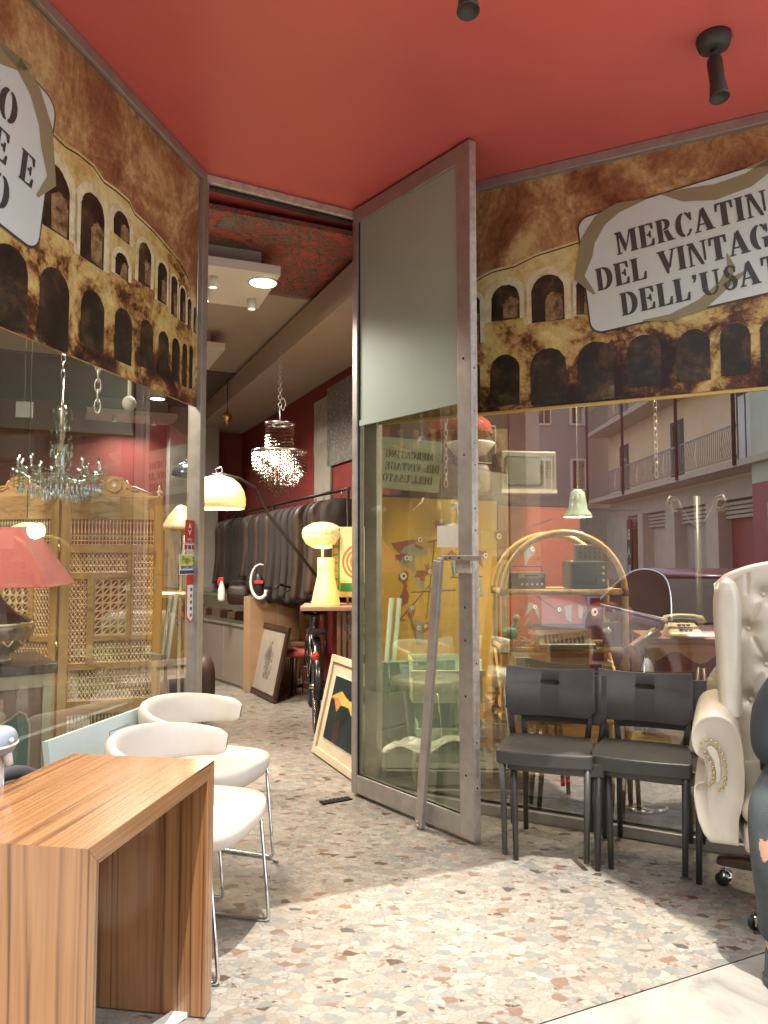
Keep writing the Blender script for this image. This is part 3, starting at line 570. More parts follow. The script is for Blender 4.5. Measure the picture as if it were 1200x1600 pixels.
# the loose push bar, its upper end on the bracket, lower end in front of the bottom rail
mb = MB(); P = [Vector((.755, -.075, 1.262)), Vector((.602, -.062, .008))]
d = (P[1] - P[0]); L = d.length; ax = d.normalized(); sx = Vector((0, -1, 0)); sx = (sx - ax * sx.dot(ax)).normalized(); sy = ax.cross(sx)
def bar(mb, p, L, a, b, mi=0):
    vs = [p + ax * t + sx * i * a + sy * j * b for t in (0, L) for i, j in ((-1, -1), (1, -1), (1, 1), (-1, 1))]
    mb.add(vs, [(0, 1, 2, 3), (7, 6, 5, 4), (0, 4, 5, 1), (1, 5, 6, 2), (2, 6, 7, 3), (3, 7, 4, 0)], mi=mi)
bar(mb, P[0], L, .012, .024); mb.build('push_bar', 'alu', dr, bev=.003)
mb = MB(); mb.tube([(.76, -.046, 1.275), (.757, -.075, 1.262)], .012, 8); mb.sph((.605, -.078, .035), .006, 8); mb.sph((.603, -.078, .018), .006, 8); mb.build('push_bar_pin', 'alu_worn', dr)
# white paper note
pm = Tr(*DRR[0], 0) @ Rz(rot_of(DRR)); mb = MB(pm); mb.bx(.672, .815, -.0065, -.0048, 1.325, 1.428)
top(mb, 'paper_note', 's_white', 'blank white paper note taped inside the open door glass', 'note', pm @ Vector((.74, 0, 1.325)), rot_of(DRR))
# door frame header across the opening, with the left jamb side
a = Vector((-.93, 3.69, 0)); b = Vector((-.16, 4.12, 0)); dd = (b - a); L = dd.length; hr = math.atan2(dd.y, dd.x)
r = T('door_frame', 'worn pale metal head rail over the open doorway', 'door frame', a, hr)
mb = MB(); mb.bx(.013, L - .012, -.01, .05, 3.205, CEIL - .003); mb.build('head_rail', 'head_metal', r, bev=.003)
mb = MB(); mb.bx(.013, L - .012, .012, .048, 3.19, 3.2045); mb.build('rubber_seal', 'dark', r)
mb = MB(); 
c = floor_at(525, 1252); mb.bx(-.085, .085, -.025, .025, .0, .006, 0, Tr(c.x, c.y, .001) @ Rz(hr))
for k in range(7): mb.bx(-.078 + k * .023, -.068 + k * .023, -.02, .02, .0062, .009, 0, Tr(c.x, c.y, .001) @ Rz(hr))
top(mb, 'floor_grate', 'darkmetal', 'small dark metal plate set in the floor at the doorway', 'floor plate', c, hr)

# ---------------------------------------------------------------- black ceiling spots
def ceiling_spot(label, px, py):
    c = floor_at(px, py, CEIL); r = T('ceiling_spotlight', label, 'spotlight', (c.x, c.y, CEIL), .5, 'black spotlights on the red ceiling')
    mb = MB(); mb.lathe([(0, -.0005), (.062, -.0005), (.064, -.01), (.055, -.042), (.03, -.05), (0, -.05)], n=28); mb.build('mount', 'lamp_black', r)
    mb = MB(); mb.tube([(0, 0, -.045), (0, 0, -.085)], .014, 10); mb.sph((0, 0, -.085), .017, 10); mb.build('joint', 'lamp_black', r)
    A = Tr(0, 0, -.085) @ Rx(R(-9)) @ Ry(R(4)); mb = MB(A); mb.lathe([(0, 0), (.024, -.002), (.028, -.012), (.027, -.10), (.034, -.165), (.037, -.175), (.034, -.178), (.028, -.165), (0, -.16)], n=24); mb.build('lamp_head', 'lamp_black', r)
ceiling_spot('black spotlight on the red ceiling near the top right', 1115, 58)
ceiling_spot('black spotlight cut off by the top edge, in the middle of the red ceiling', 728, -92)

# the house above the shop: its wall, and an unseen overhang added to shade the floor at the right
wall('house_wall', 'plastered upper wall of the house above the shop soffit', 'plaster', -9, 9, EDGE + .02, 1.9, CEIL + .352, 11, 'wall')
r = T('shade_balcony', 'unseen stone overhang with railing, added to shade the floor at the right', 'shade_balcony', un(1.78, EDGE, 6.5), PHI)
mb = MB(); mb.bx(0, 4.6, -1.9, .0, -.14, .0); mb.build('slab', 'marble', r, bev=.01)
mb = MB(); [mb.tube([(x * .13, -1.86, .0), (x * .13, -1.86, 1.0)], .008, 5, cap=False) for x in range(1, 35)]; mb.tube([(.04, 0, 1.0), (.04, -1.86, 1.0), (4.55, -1.86, 1.0), (4.55, 0, 1.0)], .02, 8); mb.build('railing', 'darkmetal', r)

# ---------------------------------------------------------------- waterfall table, front left
t = T('side_table', 'glossy teak waterfall table in the near left corner', 'table', (-.761, 1.883, 0), R(-9.1))
W2, L2, H2, TH = .2215, .332, .695, .046
mb = MB(); mb.add([(-W2, -L2, H2), (W2, -L2, H2), (W2, L2, H2), (-W2, L2, H2), (-W2, -L2 + TH, H2 - TH), (W2, -L2 + TH, H2 - TH), (W2, L2 - TH, H2 - TH), (-W2, L2 - TH, H2 - TH)],
    [(0, 1, 2, 3), (7, 6, 5, 4), (0, 4, 5, 1), (2, 6, 7, 3), (1, 5, 6, 2), (3, 7, 4, 0)]); mb.build('tabletop', 'teak_y', t, bev=.0012)
for k in (-1, 1):
    y0, y1 = k * L2, k * (L2 - TH)
    mb = MB(); mb.add([(-W2, y0, H2), (W2, y0, H2), (W2, y1, H2 - TH), (-W2, y1, H2 - TH), (-W2, y0, 0.004), (W2, y0, .004), (W2, y1, .004), (-W2, y1, .004)],
        [(0, 1, 2, 3), (4, 7, 6, 5), (0, 4, 5, 1), (3, 2, 6, 7), (1, 5, 6, 2), (0, 3, 7, 4)]); mb.build('end_panel', 'teak_z', t, bev=.0012)
mb = MB(Tr(*floor_at(281, 1588)) @ Rz(R(58))); mb.bx(-.16, .05, -.022, .022, .001, .014)
top(mb, 'wood_batten', 'white', 'pale wooden batten on the floor beside the foot of the teak table', 'batten', floor_at(281, 1588), R(58), bev=.001)

# ---------------------------------------------------------------- white tub chairs
def tub_chair(label, loc, rz):
    r = T('tub_chair', label, 'chair', loc, rz, 'white leather chairs behind the teak table')       # faces +x
    mb = MB()
    def seat(u, v):
        a = 2 * math.pi * u; rr_ = v; e = .235; cx = math.cos(a); sy = math.sin(a); p = 3.2
        k = 1 / ((abs(cx) ** p + abs(sy) ** p) ** (1 / p)); x = e * k * cx * rr_ + .01; y = e * .98 * k * sy * rr_
        return (x, y, .455 - .018 * max(0, 1 - rr_ * rr_) * 1.0 + (.0 if rr_ < .97 else -.006))
    def side(u, v):
        a = 2 * math.pi * u; cx = math.cos(a); sy = math.sin(a); p = 3.2; k = 1 / ((abs(cx) ** p + abs(sy) ** p) ** (1 / p)); e = .235 + .012 * math.sin(math.pi * v) - .02 * v
        return (e * k * cx + .01, e * .98 * k * sy, .449 - .075 * v)
    mb.grid(seat, 40, 8); mb.grid(side, 40, 6)
    mb.add([side(i / 40, 1) for i in range(40)], [tuple(range(40))]); mb.build('seat', 'white_leather', r)
    mb = MB()
    def back(u, v):      # a padded band round the back, open to the front
        a = R(180 - 92 + 184 * u); f = math.sin(math.pi * u); hgt = .085 + .055 * f; q_ = 2 * math.pi * v
        c, s_ = math.cos(q_), math.sin(q_); ek = max(.02, min(1, min(u, 1 - u) / .05)) ** .45; th = .026 * (1 - .2 * (1 - f)) * ek; hh = hgt * (.55 + .45 * ek)
        rad = .222 + .025 * f
        k = abs(s_) ** .6 * (1 if s_ > 0 else -1)
        R_ = rad + th * c + .02 * (k + 1) * .5
        return (R_ * math.cos(a) * 1.0 + .03, R_ * math.sin(a) * 1.02, .60 + .02 * f + hh * .5 * k)
    mb.grid(back, 80, 24); mb.build('backrest', 'white_leather', r)
    for s in (-1, 1):
        mb = MB(); y = s * .20
        P = [(-.19, y, .53), (-.185, y, .38), (-.215, y, .02)]; Q = [(-.215, y, .009), (.20, y, .009), (.222, y, .02), (.175, y, .38)]
        def rnd_(pts, n=4):
            out = [Vector(pts[0])]
            for i in range(1, len(pts) - 1):
                a_, b_, c_ = Vector(pts[i - 1]), Vector(pts[i]), Vector(pts[i + 1]); d1_ = min(.02, (a_ - b_).length * .45); d2_ = min(.02, (c_ - b_).length * .45)
                p_, q2 = b_ + (a_ - b_).normalized() * d1_, b_ + (c_ - b_).normalized() * d2_
                for k in range(n + 1): t_ = k / n; out.append(p_ * (1 - t_) ** 2 + b_ * 2 * t_ * (1 - t_) + q2 * t_ ** 2)
            return out + [Vector(pts[-1])]
        mb.tube(rnd_([(-.212, y * .95, .57), (-.2, y, .42), (-.215, y, .009), (.222, y, .009), (.185, y, .385)]), .0065, 10); mb.build('sled_leg', 'chrome', r)
    mb = MB(); mb.tube([(.10, -.2, .37), (.10, .2, .37)], .0065, 8); mb.tube([(-.12, -.2, .37), (-.12, .2, .37)], .0065, 8); mb.build('cross_bar', 'chrome', r)
    return r
tub_chair('white leather chair close behind the teak table, back and seat in the sun', (-.665, 2.53, 0), R(-13))
tub_chair('white leather chair behind the sunlit one, nearer the doorway', (-.745, 3.10, 0), R(-19))

# ---------------------------------------------------------------- black stacking chairs
def black_chair():
    DY = .86; r = T('stacking_chair', '', 'chair', (0, 0, 0), 0)       # faces -y
    mb = MB(); P = []
    for i in range(13): x = -.205 + .41 * i / 12; P.append((x, -.205 - .022 * (1 - (x / .205) ** 2)))
    P += [(.212, -.19), (.208, 0), (.19, .165), (.165, .19), (-.165, .19), (-.19, .165), (-.208, 0), (-.212, -.19)]; P = [(x, y * DY) for x, y in P]
    P = [(x * .95, y) for x, y in P]; mb.prism(P, .372, .430); mb.build('seat', 'black_plastic', r, bev=.007)
    def panel(sx, sz0, sz1, y0, mbx):
        n = 44; cols = []
        for i in range(n + 1):
            x = -sx + 2 * sx * i / n; ch = max(0, abs(x) - (sx - .035)); zb = sz0 + ch * 1.0; zt = sz1 + .012 * (x / sx) ** 2
            hx = abs(x); hw = .042; hz = (sz0 + sz1) / 2 + .045; hh = .0115
            if hx < hw: e = max(0, hx - (hw - hh)); k = math.sqrt(max(1e-6, hh * hh - e * e)); cols.append((x, [zb, hz - k, hz + k, zt]))
            else: cols.append((x, [zb, hz, hz, zt]))
        def Y(x, z, s): return y0 + .028 * (1 - (x / sx) ** 2) + (z - sz0) * .22 + s * .006
        vs = []; 
        for x, zs in cols:
            for s in (-1, 1):
                for z in zs: vs.append((x, Y(x, z, s), z))
        fs = []
        for i in range(n):
            a, b = i * 8, (i + 1) * 8
            for o_ in (0, 4):
                fs += [(a + o_, b + o_, b + o_ + 1, a + o_ + 1), (a + o_ + 2, b + o_ + 2, b + o_ + 3, a + o_ + 3)]
            fs += [(a, b, b + 4, a + 4), (a + 3, b + 3, b + 7, a + 7), (a + 1, b + 1, b + 5, a + 5), (a + 2, b + 2, b + 6, a + 6)]
        fs += [(0, 1, 5, 4), (2, 3, 7, 6), (n * 8, n * 8 + 1, n * 8 + 5, n * 8 + 4), (n * 8 + 2, n * 8 + 3, n * 8 + 7, n * 8 + 6)]
        mbx.add(vs, fs, True)
    mb = MB(); panel(.202, .512, .722, .148, mb); o = mb.build('backrest', 'black_plastic', r, bev=.0015)
    for s in (-1, 1):
        mb = MB(); mb.tube([(s * .175, -.162, .386), (s * .166, -.178, .0)], [.0145, .0115], 12); mb.build('leg', 'black_plastic', r)
        mb = MB(); mb.tube([(s * .168, .138, .386), (s * .178, .200, .0)], [.0145, .0115], 12); mb.build('leg', 'black_plastic', r)
        mb = MB(); mb.tube([(s * .168, .150, .43), (s * .178, .168, .50), (s * .182, .190, .60), (s * .182, .208, .70)], [.014, .013, .012, .010], 10); mb.build('back_post', 'black_plastic', r)
    return r
bc = black_chair(); wr = rot_of(RW)
def chair_at(fl, frp):      # stack position from its two front feet
    a, b = floor_at(*fl), floor_at(*frp); return (a + b) / 2
g_ = 'black stacking chairs in front of the right window'
c1 = chair_at((779, 1338), (912, 1353)); c2 = chair_at((935, 1352), (1068, 1373))
back = Vector((.4508, .8926, 0)); side_ = Vector((.8926, -.4508, 0))
wr1 = math.atan2(floor_at(922, 1354).y - floor_at(786, 1338).y, floor_at(922, 1354).x - floor_at(786, 1338).x) * .6 + wr * .4
bc.location = c1 + back * .135 + Vector((0, 0, .03)); bc.rotation_euler.z = wr1 + R(4); bc['label'] = 'upper black chair of the left stack, nearer the open door'; bc['group'] = g_
dup(bc, c1 + back * .165 + side_ * .045, wr1 + R(2), 'lower black chair of the left stack, mostly hidden under another')
dup(bc, c2 + back * .13 + Vector((0, 0, .03)), wr + R(3), 'upper black chair of the right stack, beside the white armchair')
dup(bc, c2 + back * .16 + side_ * .05, wr + R(2), 'lower black chair of the right stack, mostly hidden under another')

# ---------------------------------------------------------------- cream wing armchair on castors
AC = Vector((1.56, 2.76, 0)); ar = T('wing_armchair', 'cream leather buttoned wing armchair on castors at the right edge', 'armchair', AC, R(-24))
# arms: profile in x,z swept front to back
prof = [(-.39, .653), (-.386, .68), (-.376, .702), (-.358, .720), (-.335, .731), (-.305, .738), (-.28, .738), (-.252, .728), (-.23, .708), (-.214, .68), (-.206, .644), (-.203, .60), (-.20, .562), (-.203, .50), (-.207, .46), (-.214, .435), (-.226, .40), (-.23, .31), (-.33, .31), (-.353, .335), (-.372, .38), (-.380, .42), (-.385, .46), (-.383, .482), (-.376, .496), (-.362, .503), (-.345, .508), (-.337, .53), (-.338, .56), (-.345, .583), (-.36, .592), (-.375, .605), (-.385, .625)]
nails = [(-.352, .642), (-.336, .652), (-.318, .652), (-.30, .645), (-.288, .63), (-.279, .612), (-.274, .592), (-.271, .572), (-.270, .55), (-.271, .53), (-.275, .512), (-.284, .498), (-.297, .49)]
nails2 = [(-.352, .625), (-.342, .61), (-.33, .596), (-.321, .58), (-.314, .563), (-.311, .545), (-.312, .528), (-.318, .513), (-.33, .503)]
for s in (-1, 1):
    mb = MB(); n_ = len(prof); ys = [(-.345, .93), (-.352, .97), (-.345, 1.0), (-.2, 1.0), (.0, .97), (.2, .93), (.24, .9)]; vs = []
    cx, cz = -.29, .55
    for y, k in ys:
        for x, z in prof: vs.append((s * -(cx + (x - cx) * k), y, cz + (z - cz) * (k if y < -.3 else 1) - .02 * max(0, y)))
    m_ = len(ys); vs = [(s * (.39 - (.39 - s * x) * .88), y, z) for x, y, z in vs]; fs = [(j * n_ + i, j * n_ + (i + 1) % n_, (j + 1) * n_ + (i + 1) % n_, (j + 1) * n_ + i) for j in range(m_ - 1) for i in range(n_)]
    mb.add(vs, fs, True); mb.add(vs[:n_], [tuple(range(n_))], True); mb.add(vs[-n_:], [tuple(range(n_))], True)
    o = mb.build('armrest', 'cream_leather', ar)
    mb = MB()
    for px_, pz in nails + nails2: mb.sph((s * (.39 - (.39 + px_) * .88), -.354, pz), (.0054, .004, .0054), 8)
    mb.build('nailheads', 'brass', o)
    # inset facing that follows the scroll
    mb = MB(); fc = [(-.335, .628), (-.322, .636), (-.306, .632), (-.296, .618), (-.289, .595), (-.286, .56), (-.287, .53), (-.295, .512), (-.303, .518), (-.303, .55), (-.31, .585), (-.325, .608)]
    mb.prism([(s * (.39 - (.39 + x) * .88), z) for x, z in fc], -.3555, -.35, 'y', sm=False); mb.build('scroll_facing', 'cream_leather', o, bev=.002)
# tufted back
BT = Tr(0, .16, .45) @ Rx(R(-10))
btn = []
for j, zz in enumerate((.12, .26, .40, .54, .68)):
    for xx in ((-.18, -.06, .06, .18) if j % 2 else (-.12, 0, .12)): btn.append((xx, zz))
def tuft(u, v):
    x = (u - .5) * .52; z = v * .80
    top_ = .80 - .07 * (abs(x) / .26) ** 2.2; z = v * top_
    y = -.055 * (1 - (abs(x) / .27) ** 4) - .02 * math.sin(math.pi * v)
    dmin = 0
    for bx_, bz in btn:
        d2 = (x - bx_) ** 2 + (z - bz) ** 2; dmin += .034 * math.exp(-d2 / .0011)
    for bx_, bz in btn:      # creases towards neighbouring buttons
        for cx_, cz_ in btn:
            if cz_ > bz + .05 and cz_ < bz + .2 and abs(abs(cx_ - bx_) - .06) < .02:
                vx, vz = cx_ - bx_, cz_ - bz; L_ = math.hypot(vx, vz); t_ = max(0, min(1, ((x - bx_) * vx + (z - bz) * vz) / L_ ** 2)); d_ = math.hypot(x - bx_ - vx * t_, z - bz - vz * t_)
                dmin = max(dmin, .011 * math.exp(-(d_ / .0065) ** 2) + .006 * math.exp(-(d_ / .02) ** 2), dmin if dmin > .012 else 0)
    if z > .68 :
        for bx_ in (-.18, -.06, .06, .18): dmin = max(dmin, .010 * math.exp(-((x - bx_) / .008) ** 2) * (1 if z < .77 else .3))
    e = min(u, 1 - u) * .52; y += .03 * math.exp(-e / .02)
    return (x, y + dmin, z)
mb = MB(BT); mb.grid(tuft, 110, 150)
mb.grid(lambda u, v: ((u - .5) * .56, .05 + .03 * (1 - (2 * u - 1) ** 2), v * (.815 - .07 * abs(2 * u - 1) ** 2.2)), 12, 12)
rim = [((i / 24 - .5) * .54, .808 - .07 * abs(2 * i / 24 - 1) ** 2.2) for i in range(25)]
mb.tube([(-.268, .012, 0), (-.268, .012, .4)] + [(x, .012, z - .012) for x, z in rim] + [(.268, .012, .4), (.268, .012, 0)], .036, 14)
bk = mb.build('backrest', 'cream_leather', ar)
for bx_, bz in btn:
    mb = MB(BT); mb.sph((bx_, tuft(bx_ / .52 + .5, bz / (.80 - .07 * (abs(bx_) / .26) ** 2.2))[1] - .003, bz), (.010, .006, .010), 12); mb.build('button', 'cream_leather', bk)
# wings: padded ears left and right of the back
for s in (-1, 1):
    mb = MB(); zz = [.70, .76, .84, .92, 1.0, 1.06, 1.11, 1.15, 1.18, 1.195]
    wid = [.072, .073, .076, .080, .086, .090, .088, .078, .056, .024]; yf = [-.16, -.13, -.10, -.075, -.05, -.035, -.025, -.02, -.01, .02]
    def wing(u, v, s=s):
        i = v * (len(zz) - 1); k = min(int(i), len(zz) - 2); f = i - k; L_ = lambda a: a[k] * (1 - f) + a[k + 1] * f
        z, w_, y0 = L_(zz), L_(wid), L_(yf); y1 = .20 + (z - .7) * .17; a = 2 * math.pi * u; cy, hy = (y0 + y1) / 2, (y1 - y0) / 2
        c, d_ = math.cos(a), math.sin(a); p = .62
        return (s * (.225 + .035 + (z - .7) * -.06 * 0 + w_ * .5 * (abs(c) ** p) * (1 if c > 0 else -1) * (1.18 if d_ < -.3 else .85)), cy + hy * (abs(d_) ** p) * (1 if d_ > 0 else -1), z)
    mb.grid(wing, 32, 36); mb.add([wing(i / 32, 1) for i in range(32)], [tuple(range(32))], True); mb.build('wing', 'cream_leather', ar)
# cushion and seat rail
def pad(x, y, z, ex, n=4., rd=1.0):
    def f(u, v):
        a = 2 * math.pi * u; b_ = math.pi * (v - .5); ca, sa, cb, sb = math.cos(a), math.sin(a), math.cos(b_), math.sin(b_); p = 2 / n
        g = lambda t_, p=p: abs(t_) ** p * (1 if t_ > 0 else -1)
        return (x + ex[0] * g(cb, .35) * g(ca), y + ex[1] * g(cb, .35) * g(sa), z + ex[2] * g(sb, .8))
    return f
mb = MB(); mb.grid(pad(0, -.10, .43, (.245, .30, .066), 7), 64, 20); cu = mb.build('seat_cushion', 'cream_leather', ar)
mb = MB(); P = [(x * .222, -.389 , .43 + .0 * x) for x in (-1, -.5, 0, .5, 1)]; mb.tube([(-.222, -.385, .445), (0, -.391, .448), (.222, -.385, .445)], .004, 6); mb.tube([(-.222, -.385, .398), (0, -.391, .396), (.222, -.385, .398)], .004, 6); mb.build('piping', 'cream_leather', cu)
mb = MB(); mb.prism([(-.23, -.365), (-.1, -.382), (.1, -.382), (.23, -.365), (.27, .2), (-.27, .2)], .295, .38); sr = mb.build('seat_rail', 'cream_leather', ar, bev=.012)
mb = MB()
for i in range(40): x = -.222 + .444 * i / 39; mb.sph((x, -.386 + .017 * (x / .23) ** 2, .308), (.0055, .004, .0055), 8)
mb.build('nailheads', 'brass', sr)
mb = MB(); mb.lathe([(0, .09), (.05, .09), (.05, .13), (.028, .15), (.028, .26), (.09, .275), (.09, .297), (0, .297)], n=24); mb.build('swivel_column', 'darkmetal', ar)
base = T('swivel_base', None, None); base.parent = ar; del base
bpy.data.objects.remove(bpy.data.objects['swivel_base'])
CA = [math.atan2((floor_at(1108, 1375) - AC).y, (floor_at(1108, 1375) - AC).x) + R(24)]
for k in range(5):
    a = CA[0] + R(72) * k
    mb = MB(Rz(a)); sec = [(.02, .035, .10, .135), (.12, .032, .10, .142), (.24, .028, .085, .13), (.31, .027, .078, .115), (.335, .022, .078, .105)]
    vs = []
    for x, w_, z0, z1 in sec: vs += [(x, -w_, z0), (x, w_, z0), (x, w_, z1 - .01), (x, w_ * .55, z1), (x, -w_ * .55, z1), (x, -w_, z1 - .01)]
    fs = [(j * 6 + i, j * 6 + (i + 1) % 6, (j + 1) * 6 + (i + 1) % 6, (j + 1) * 6 + i) for j in range(4) for i in range(6)] + [tuple(range(6)), tuple(range(24, 30))]
    mb.add(vs, fs); o = mb.build('base_leg', 'brown_wood', ar, bev=.004)
    mb = MB(Rz(a) @ Tr(.305, 0, 0)); mb.tube([(0, 0, .08), (0, 0, .055)], .008, 8, 0)
    for sy_ in (-1, 1): mb.lathe([(0, -.009), (.022, -.009), (.0245, -.006), (.0245, .006), (.022, .009), (0, .009)], n=18, mi=1, M=Tr(.012, sy_ * .017, .0255) @ Rx(R(90)))
    mb.lathe([(.0, .012), (.022, .010), (.027, -.004)], (0, 0, .04), 16, 0, M=Tr(.012, 0, .006) @ Ry(R(-15))); mb.bx(-.002, .026, -.006, .006, .02, .05, 0)
    mb.build('castor', ['chrome', 'dark'], o)

# ---------------------------------------------------------------- seated person
def skin(name, nodes, edges, mats, parent, root, lv=2):
    me = bpy.data.meshes.new(name); me.from_pydata([n[0] for n in nodes], [], []); bm = bmesh.new(); bm.from_mesh(me); bm.verts.ensure_lookup_table()
    for a, b in edges: bm.edges.new((bm.verts[a], bm.verts[b]))
    bm.verts.layers.skin.verify(); bm.to_mesh(me); bm.free()
    o = bpy.data.objects.new(name, me); C.objects.link(o); m = o.modifiers.new('skin', 'SKIN'); m.use_smooth_shade = True
    sv = me.skin_vertices[0].data
    for i, n in enumerate(nodes): r_ = n[1]; sv[i].radius = r_ if isinstance(r_, tuple) else (r_, r_); sv[i].use_root = (i == root)
    s = o.modifiers.new('sub', 'SUBSURF'); s.levels = lv; s.render_levels = lv
    dg = bpy.context.evaluated_depsgraph_get(); m2 = bpy.data.meshes.new_from_object(o.evaluated_get(dg)); bpy.data.objects.remove(o)
    m2.name = name
    for mm in mats: m2.materials.append(M[mm])
    m2.polygons.foreach_set('use_smooth', [True] * len(m2.polygons)); q_ = bpy.data.objects.new(name, m2); C.objects.link(q_); q_.parent = parent; return q_
M['skin'] = mat('skin', (.50, .28, .19), .5, noise=.08, ns=12); M['hair'] = mat('dark_hair', (.03, .02, .014), .6, noise=.4, ns=30, scale=(1, 1, .2))
M['sweater'] = mat('dark_grey_sweater', (.03, .034, .038), .9, noise=.15, bump=.2, bs=260); M['jeans'] = mat('faded_dark_jeans', (.050, .060, .064), .85, noise=.45, ns=7, bump=.2, bs=240)
M['shoe'] = mat('grey_trainer', (.045, .055, .06), .7, noise=.2, bump=.2, bs=150); M['sole'] = mat('green_sole', (.16, .35, .12), .6)
M['eye'] = mat('eye_white', (.7, .68, .64), .2)
pr = T('person', 'seated person in dark sweater, ripped jeans and trainers, cut off by the right edge', 'person', (1.53, 2.85, 0), 0)
def V(x, y, z): return (x - 1.55, y - 2.85, z)
B = [(V(1.58, 2.78, .56), .125), (V(1.58, 2.70, .68), (.15, .105)), (V(1.58, 2.58, .80), (.165, .11)), (V(1.58, 2.50, .89), (.13, .085)), (V(1.58, 2.455, .96), .052), (V(1.58, 2.43, 1.02), .055),
     (V(1.405, 2.52, .875), .062), (V(1.31, 2.50, .77), .052), (V(1.262, 2.44, .645), .044), (V(1.35, 2.34, .635), .035), (V(1.46, 2.26, .625), .026),
     (V(1.74, 2.52, .875), .062), (V(1.815, 2.52, .77), .05), (V(1.82, 2.46, .64), .041), (V(1.75, 2.35, .63), .035), (V(1.67, 2.26, .625), .026),
     (V(1.50, 2.72, .55), .095), (V(1.40, 2.52, .545), .082), (V(1.215, 2.33, .50), .062), (V(1.21, 2.31, .36), .056), (V(1.215, 2.31, .20), .042), (V(1.215, 2.32, .10), .036),
     (V(1.68, 2.72, .55), .095), (V(1.78, 2.52, .545), .082), (V(1.84, 2.33, .52), .062), (V(1.84, 2.32, .36), .056), (V(1.84, 2.33, .20), .042), (V(1.84, 2.34, .10), .036),
     (V(1.205, 2.24, .045), (.036, .03)), (V(1.19, 2.15, .035), (.038, .022)), (V(1.84, 2.26, .045), (.036, .03)), (V(1.84, 2.17, .035), (.038, .022))]
EB = [(0, 1), (1, 2), (2, 3), (3, 4), (4, 5), (3, 6), (6, 7), (7, 8), (8, 9), (9, 10), (3, 11), (11, 12), (12, 13), (13, 14), (14, 15), (0, 16), (16, 17), (17, 18), (18, 19), (19, 20), (20, 21), (0, 22), (22, 23), (23, 24), (24, 25), (25, 26), (26, 27), (21, 28), (28, 29), (27, 30), (30, 31)]
body = skin('body', B, EB, ['skin'], pr, 0)
def infl(k): return lambda r_: tuple(a + k for a in r_) if isinstance(r_, tuple) else r_ + k
def sub_(ids, k): 
    f = infl(k); mp_ = {a: i for i, a in enumerate(ids)}; return [(B[a][0], f(B[a][1])) for a in ids], [(mp_[a], mp_[b]) for a, b in EB if a in mp_ and b in mp_]
nd, ed = sub_([0, 1, 2, 3, 4, 6, 7, 8, 9, 11, 12, 13, 14], .014); nd[4] = (nd[4][0], .058)
skin('sweater', nd, ed, ['sweater'], pr, 0)
nd, ed = sub_([0, 16, 17, 18, 19, 20, 21, 22, 23, 24, 25, 26, 27], .018); nd[6] = (nd[6][0], .062); nd[12] = (nd[12][0], .062); nd[0] = (nd[0][0], .11)
jn = skin('jeans', nd, ed, ['jeans', 'skin'], pr, 0, 5)
for p in jn.data.polygons:      # torn knee shows skin
    c = p.center; dx, dz = (c.x + 1.55 - 1.19), (c.z - .40)
    if c.y + 2.85 < 2.31 and abs(c.x + 1.55 - 1.2) < .07 and (dx / .036) ** 2 + (dz / .045) ** 2 < 1 + .3 * math.sin(c.x * 300): p.material_index = 1
# head with a face (out of the picture to the right, seen only from the side)
hd = [(0, -.1), (.035, -.098), (.058, -.07), (.070, -.03), (.076, .02), (.078, .06), (.070, .095), (.045, .122), (0, .132)]
HM = Tr(.03, -.445, 1.125) @ Rx(R(18))
mb = MB(HM); mb.grid(lambda u, v: (lambda a, i: (lambda k, f: (lambda rr_, z: (rr_ * math.cos(a) * .98, rr_ * math.sin(a) * 1.2 - (.012 if z < -.04 and math.sin(a) < 0 else 0), z))(hd[k][0] * (1 - f) + hd[k + 1][0] * f, hd[k][1] * (1 - f) + hd[k + 1][1] * f))(min(int(i), 7), i - min(int(i), 7)))(2 * math.pi * u, v * 8), 28, 32)
mb.sph((0, -.098, .005), (.012, .02, .014), 10); mb.tube([(0, -.092, .035), (0, -.103, .008)], [.007, .011], 8)
for s in (-1, 1): mb.sph((s * .077, .005, .01), (.009, .02, .032), 10)
mb.tube([(0, .0, -.06), (0, .03, -.17)], .05, 12)
hdo = mb.build('head', 'skin', body)
for s in (-1, 1): mb = MB(HM); mb.sph((s * .03, -.082, .032), (.013, .009, .008), 10); mb.sph((s * .03, -.0905, .032), (.005, .002, .005), 8, 1); mb.build('eye', ['eye', 'hair'], hdo)
mb = MB(HM); mb.tube([(-.024, -.083, -.036), (0, -.094, -.038), (.024, -.083, -.036)], [.003, .006, .003], 8); mb.build('mouth', mat('lips', (.36, .13, .1), .5), hdo)
mb = MB(HM)
mb.grid(lambda u, v: (.088 * math.cos(2 * math.pi * u) * math.cos(v * 1.5), .02 + .102 * math.sin(2 * math.pi * u) * math.cos(v * 1.5) + .0, .045 + .03 * math.sin(2 * math.pi * u) * -1 * math.cos(v * 1.5) + .1 * math.sin(v * 1.5)), 28, 10)
mb.grid(lambda u, v: (.083 * math.cos(math.pi * u), .01 + .095 * math.sin(math.pi * u), .06 - .12 * v), 18, 6); mb.build('hair', 'hair', pr)
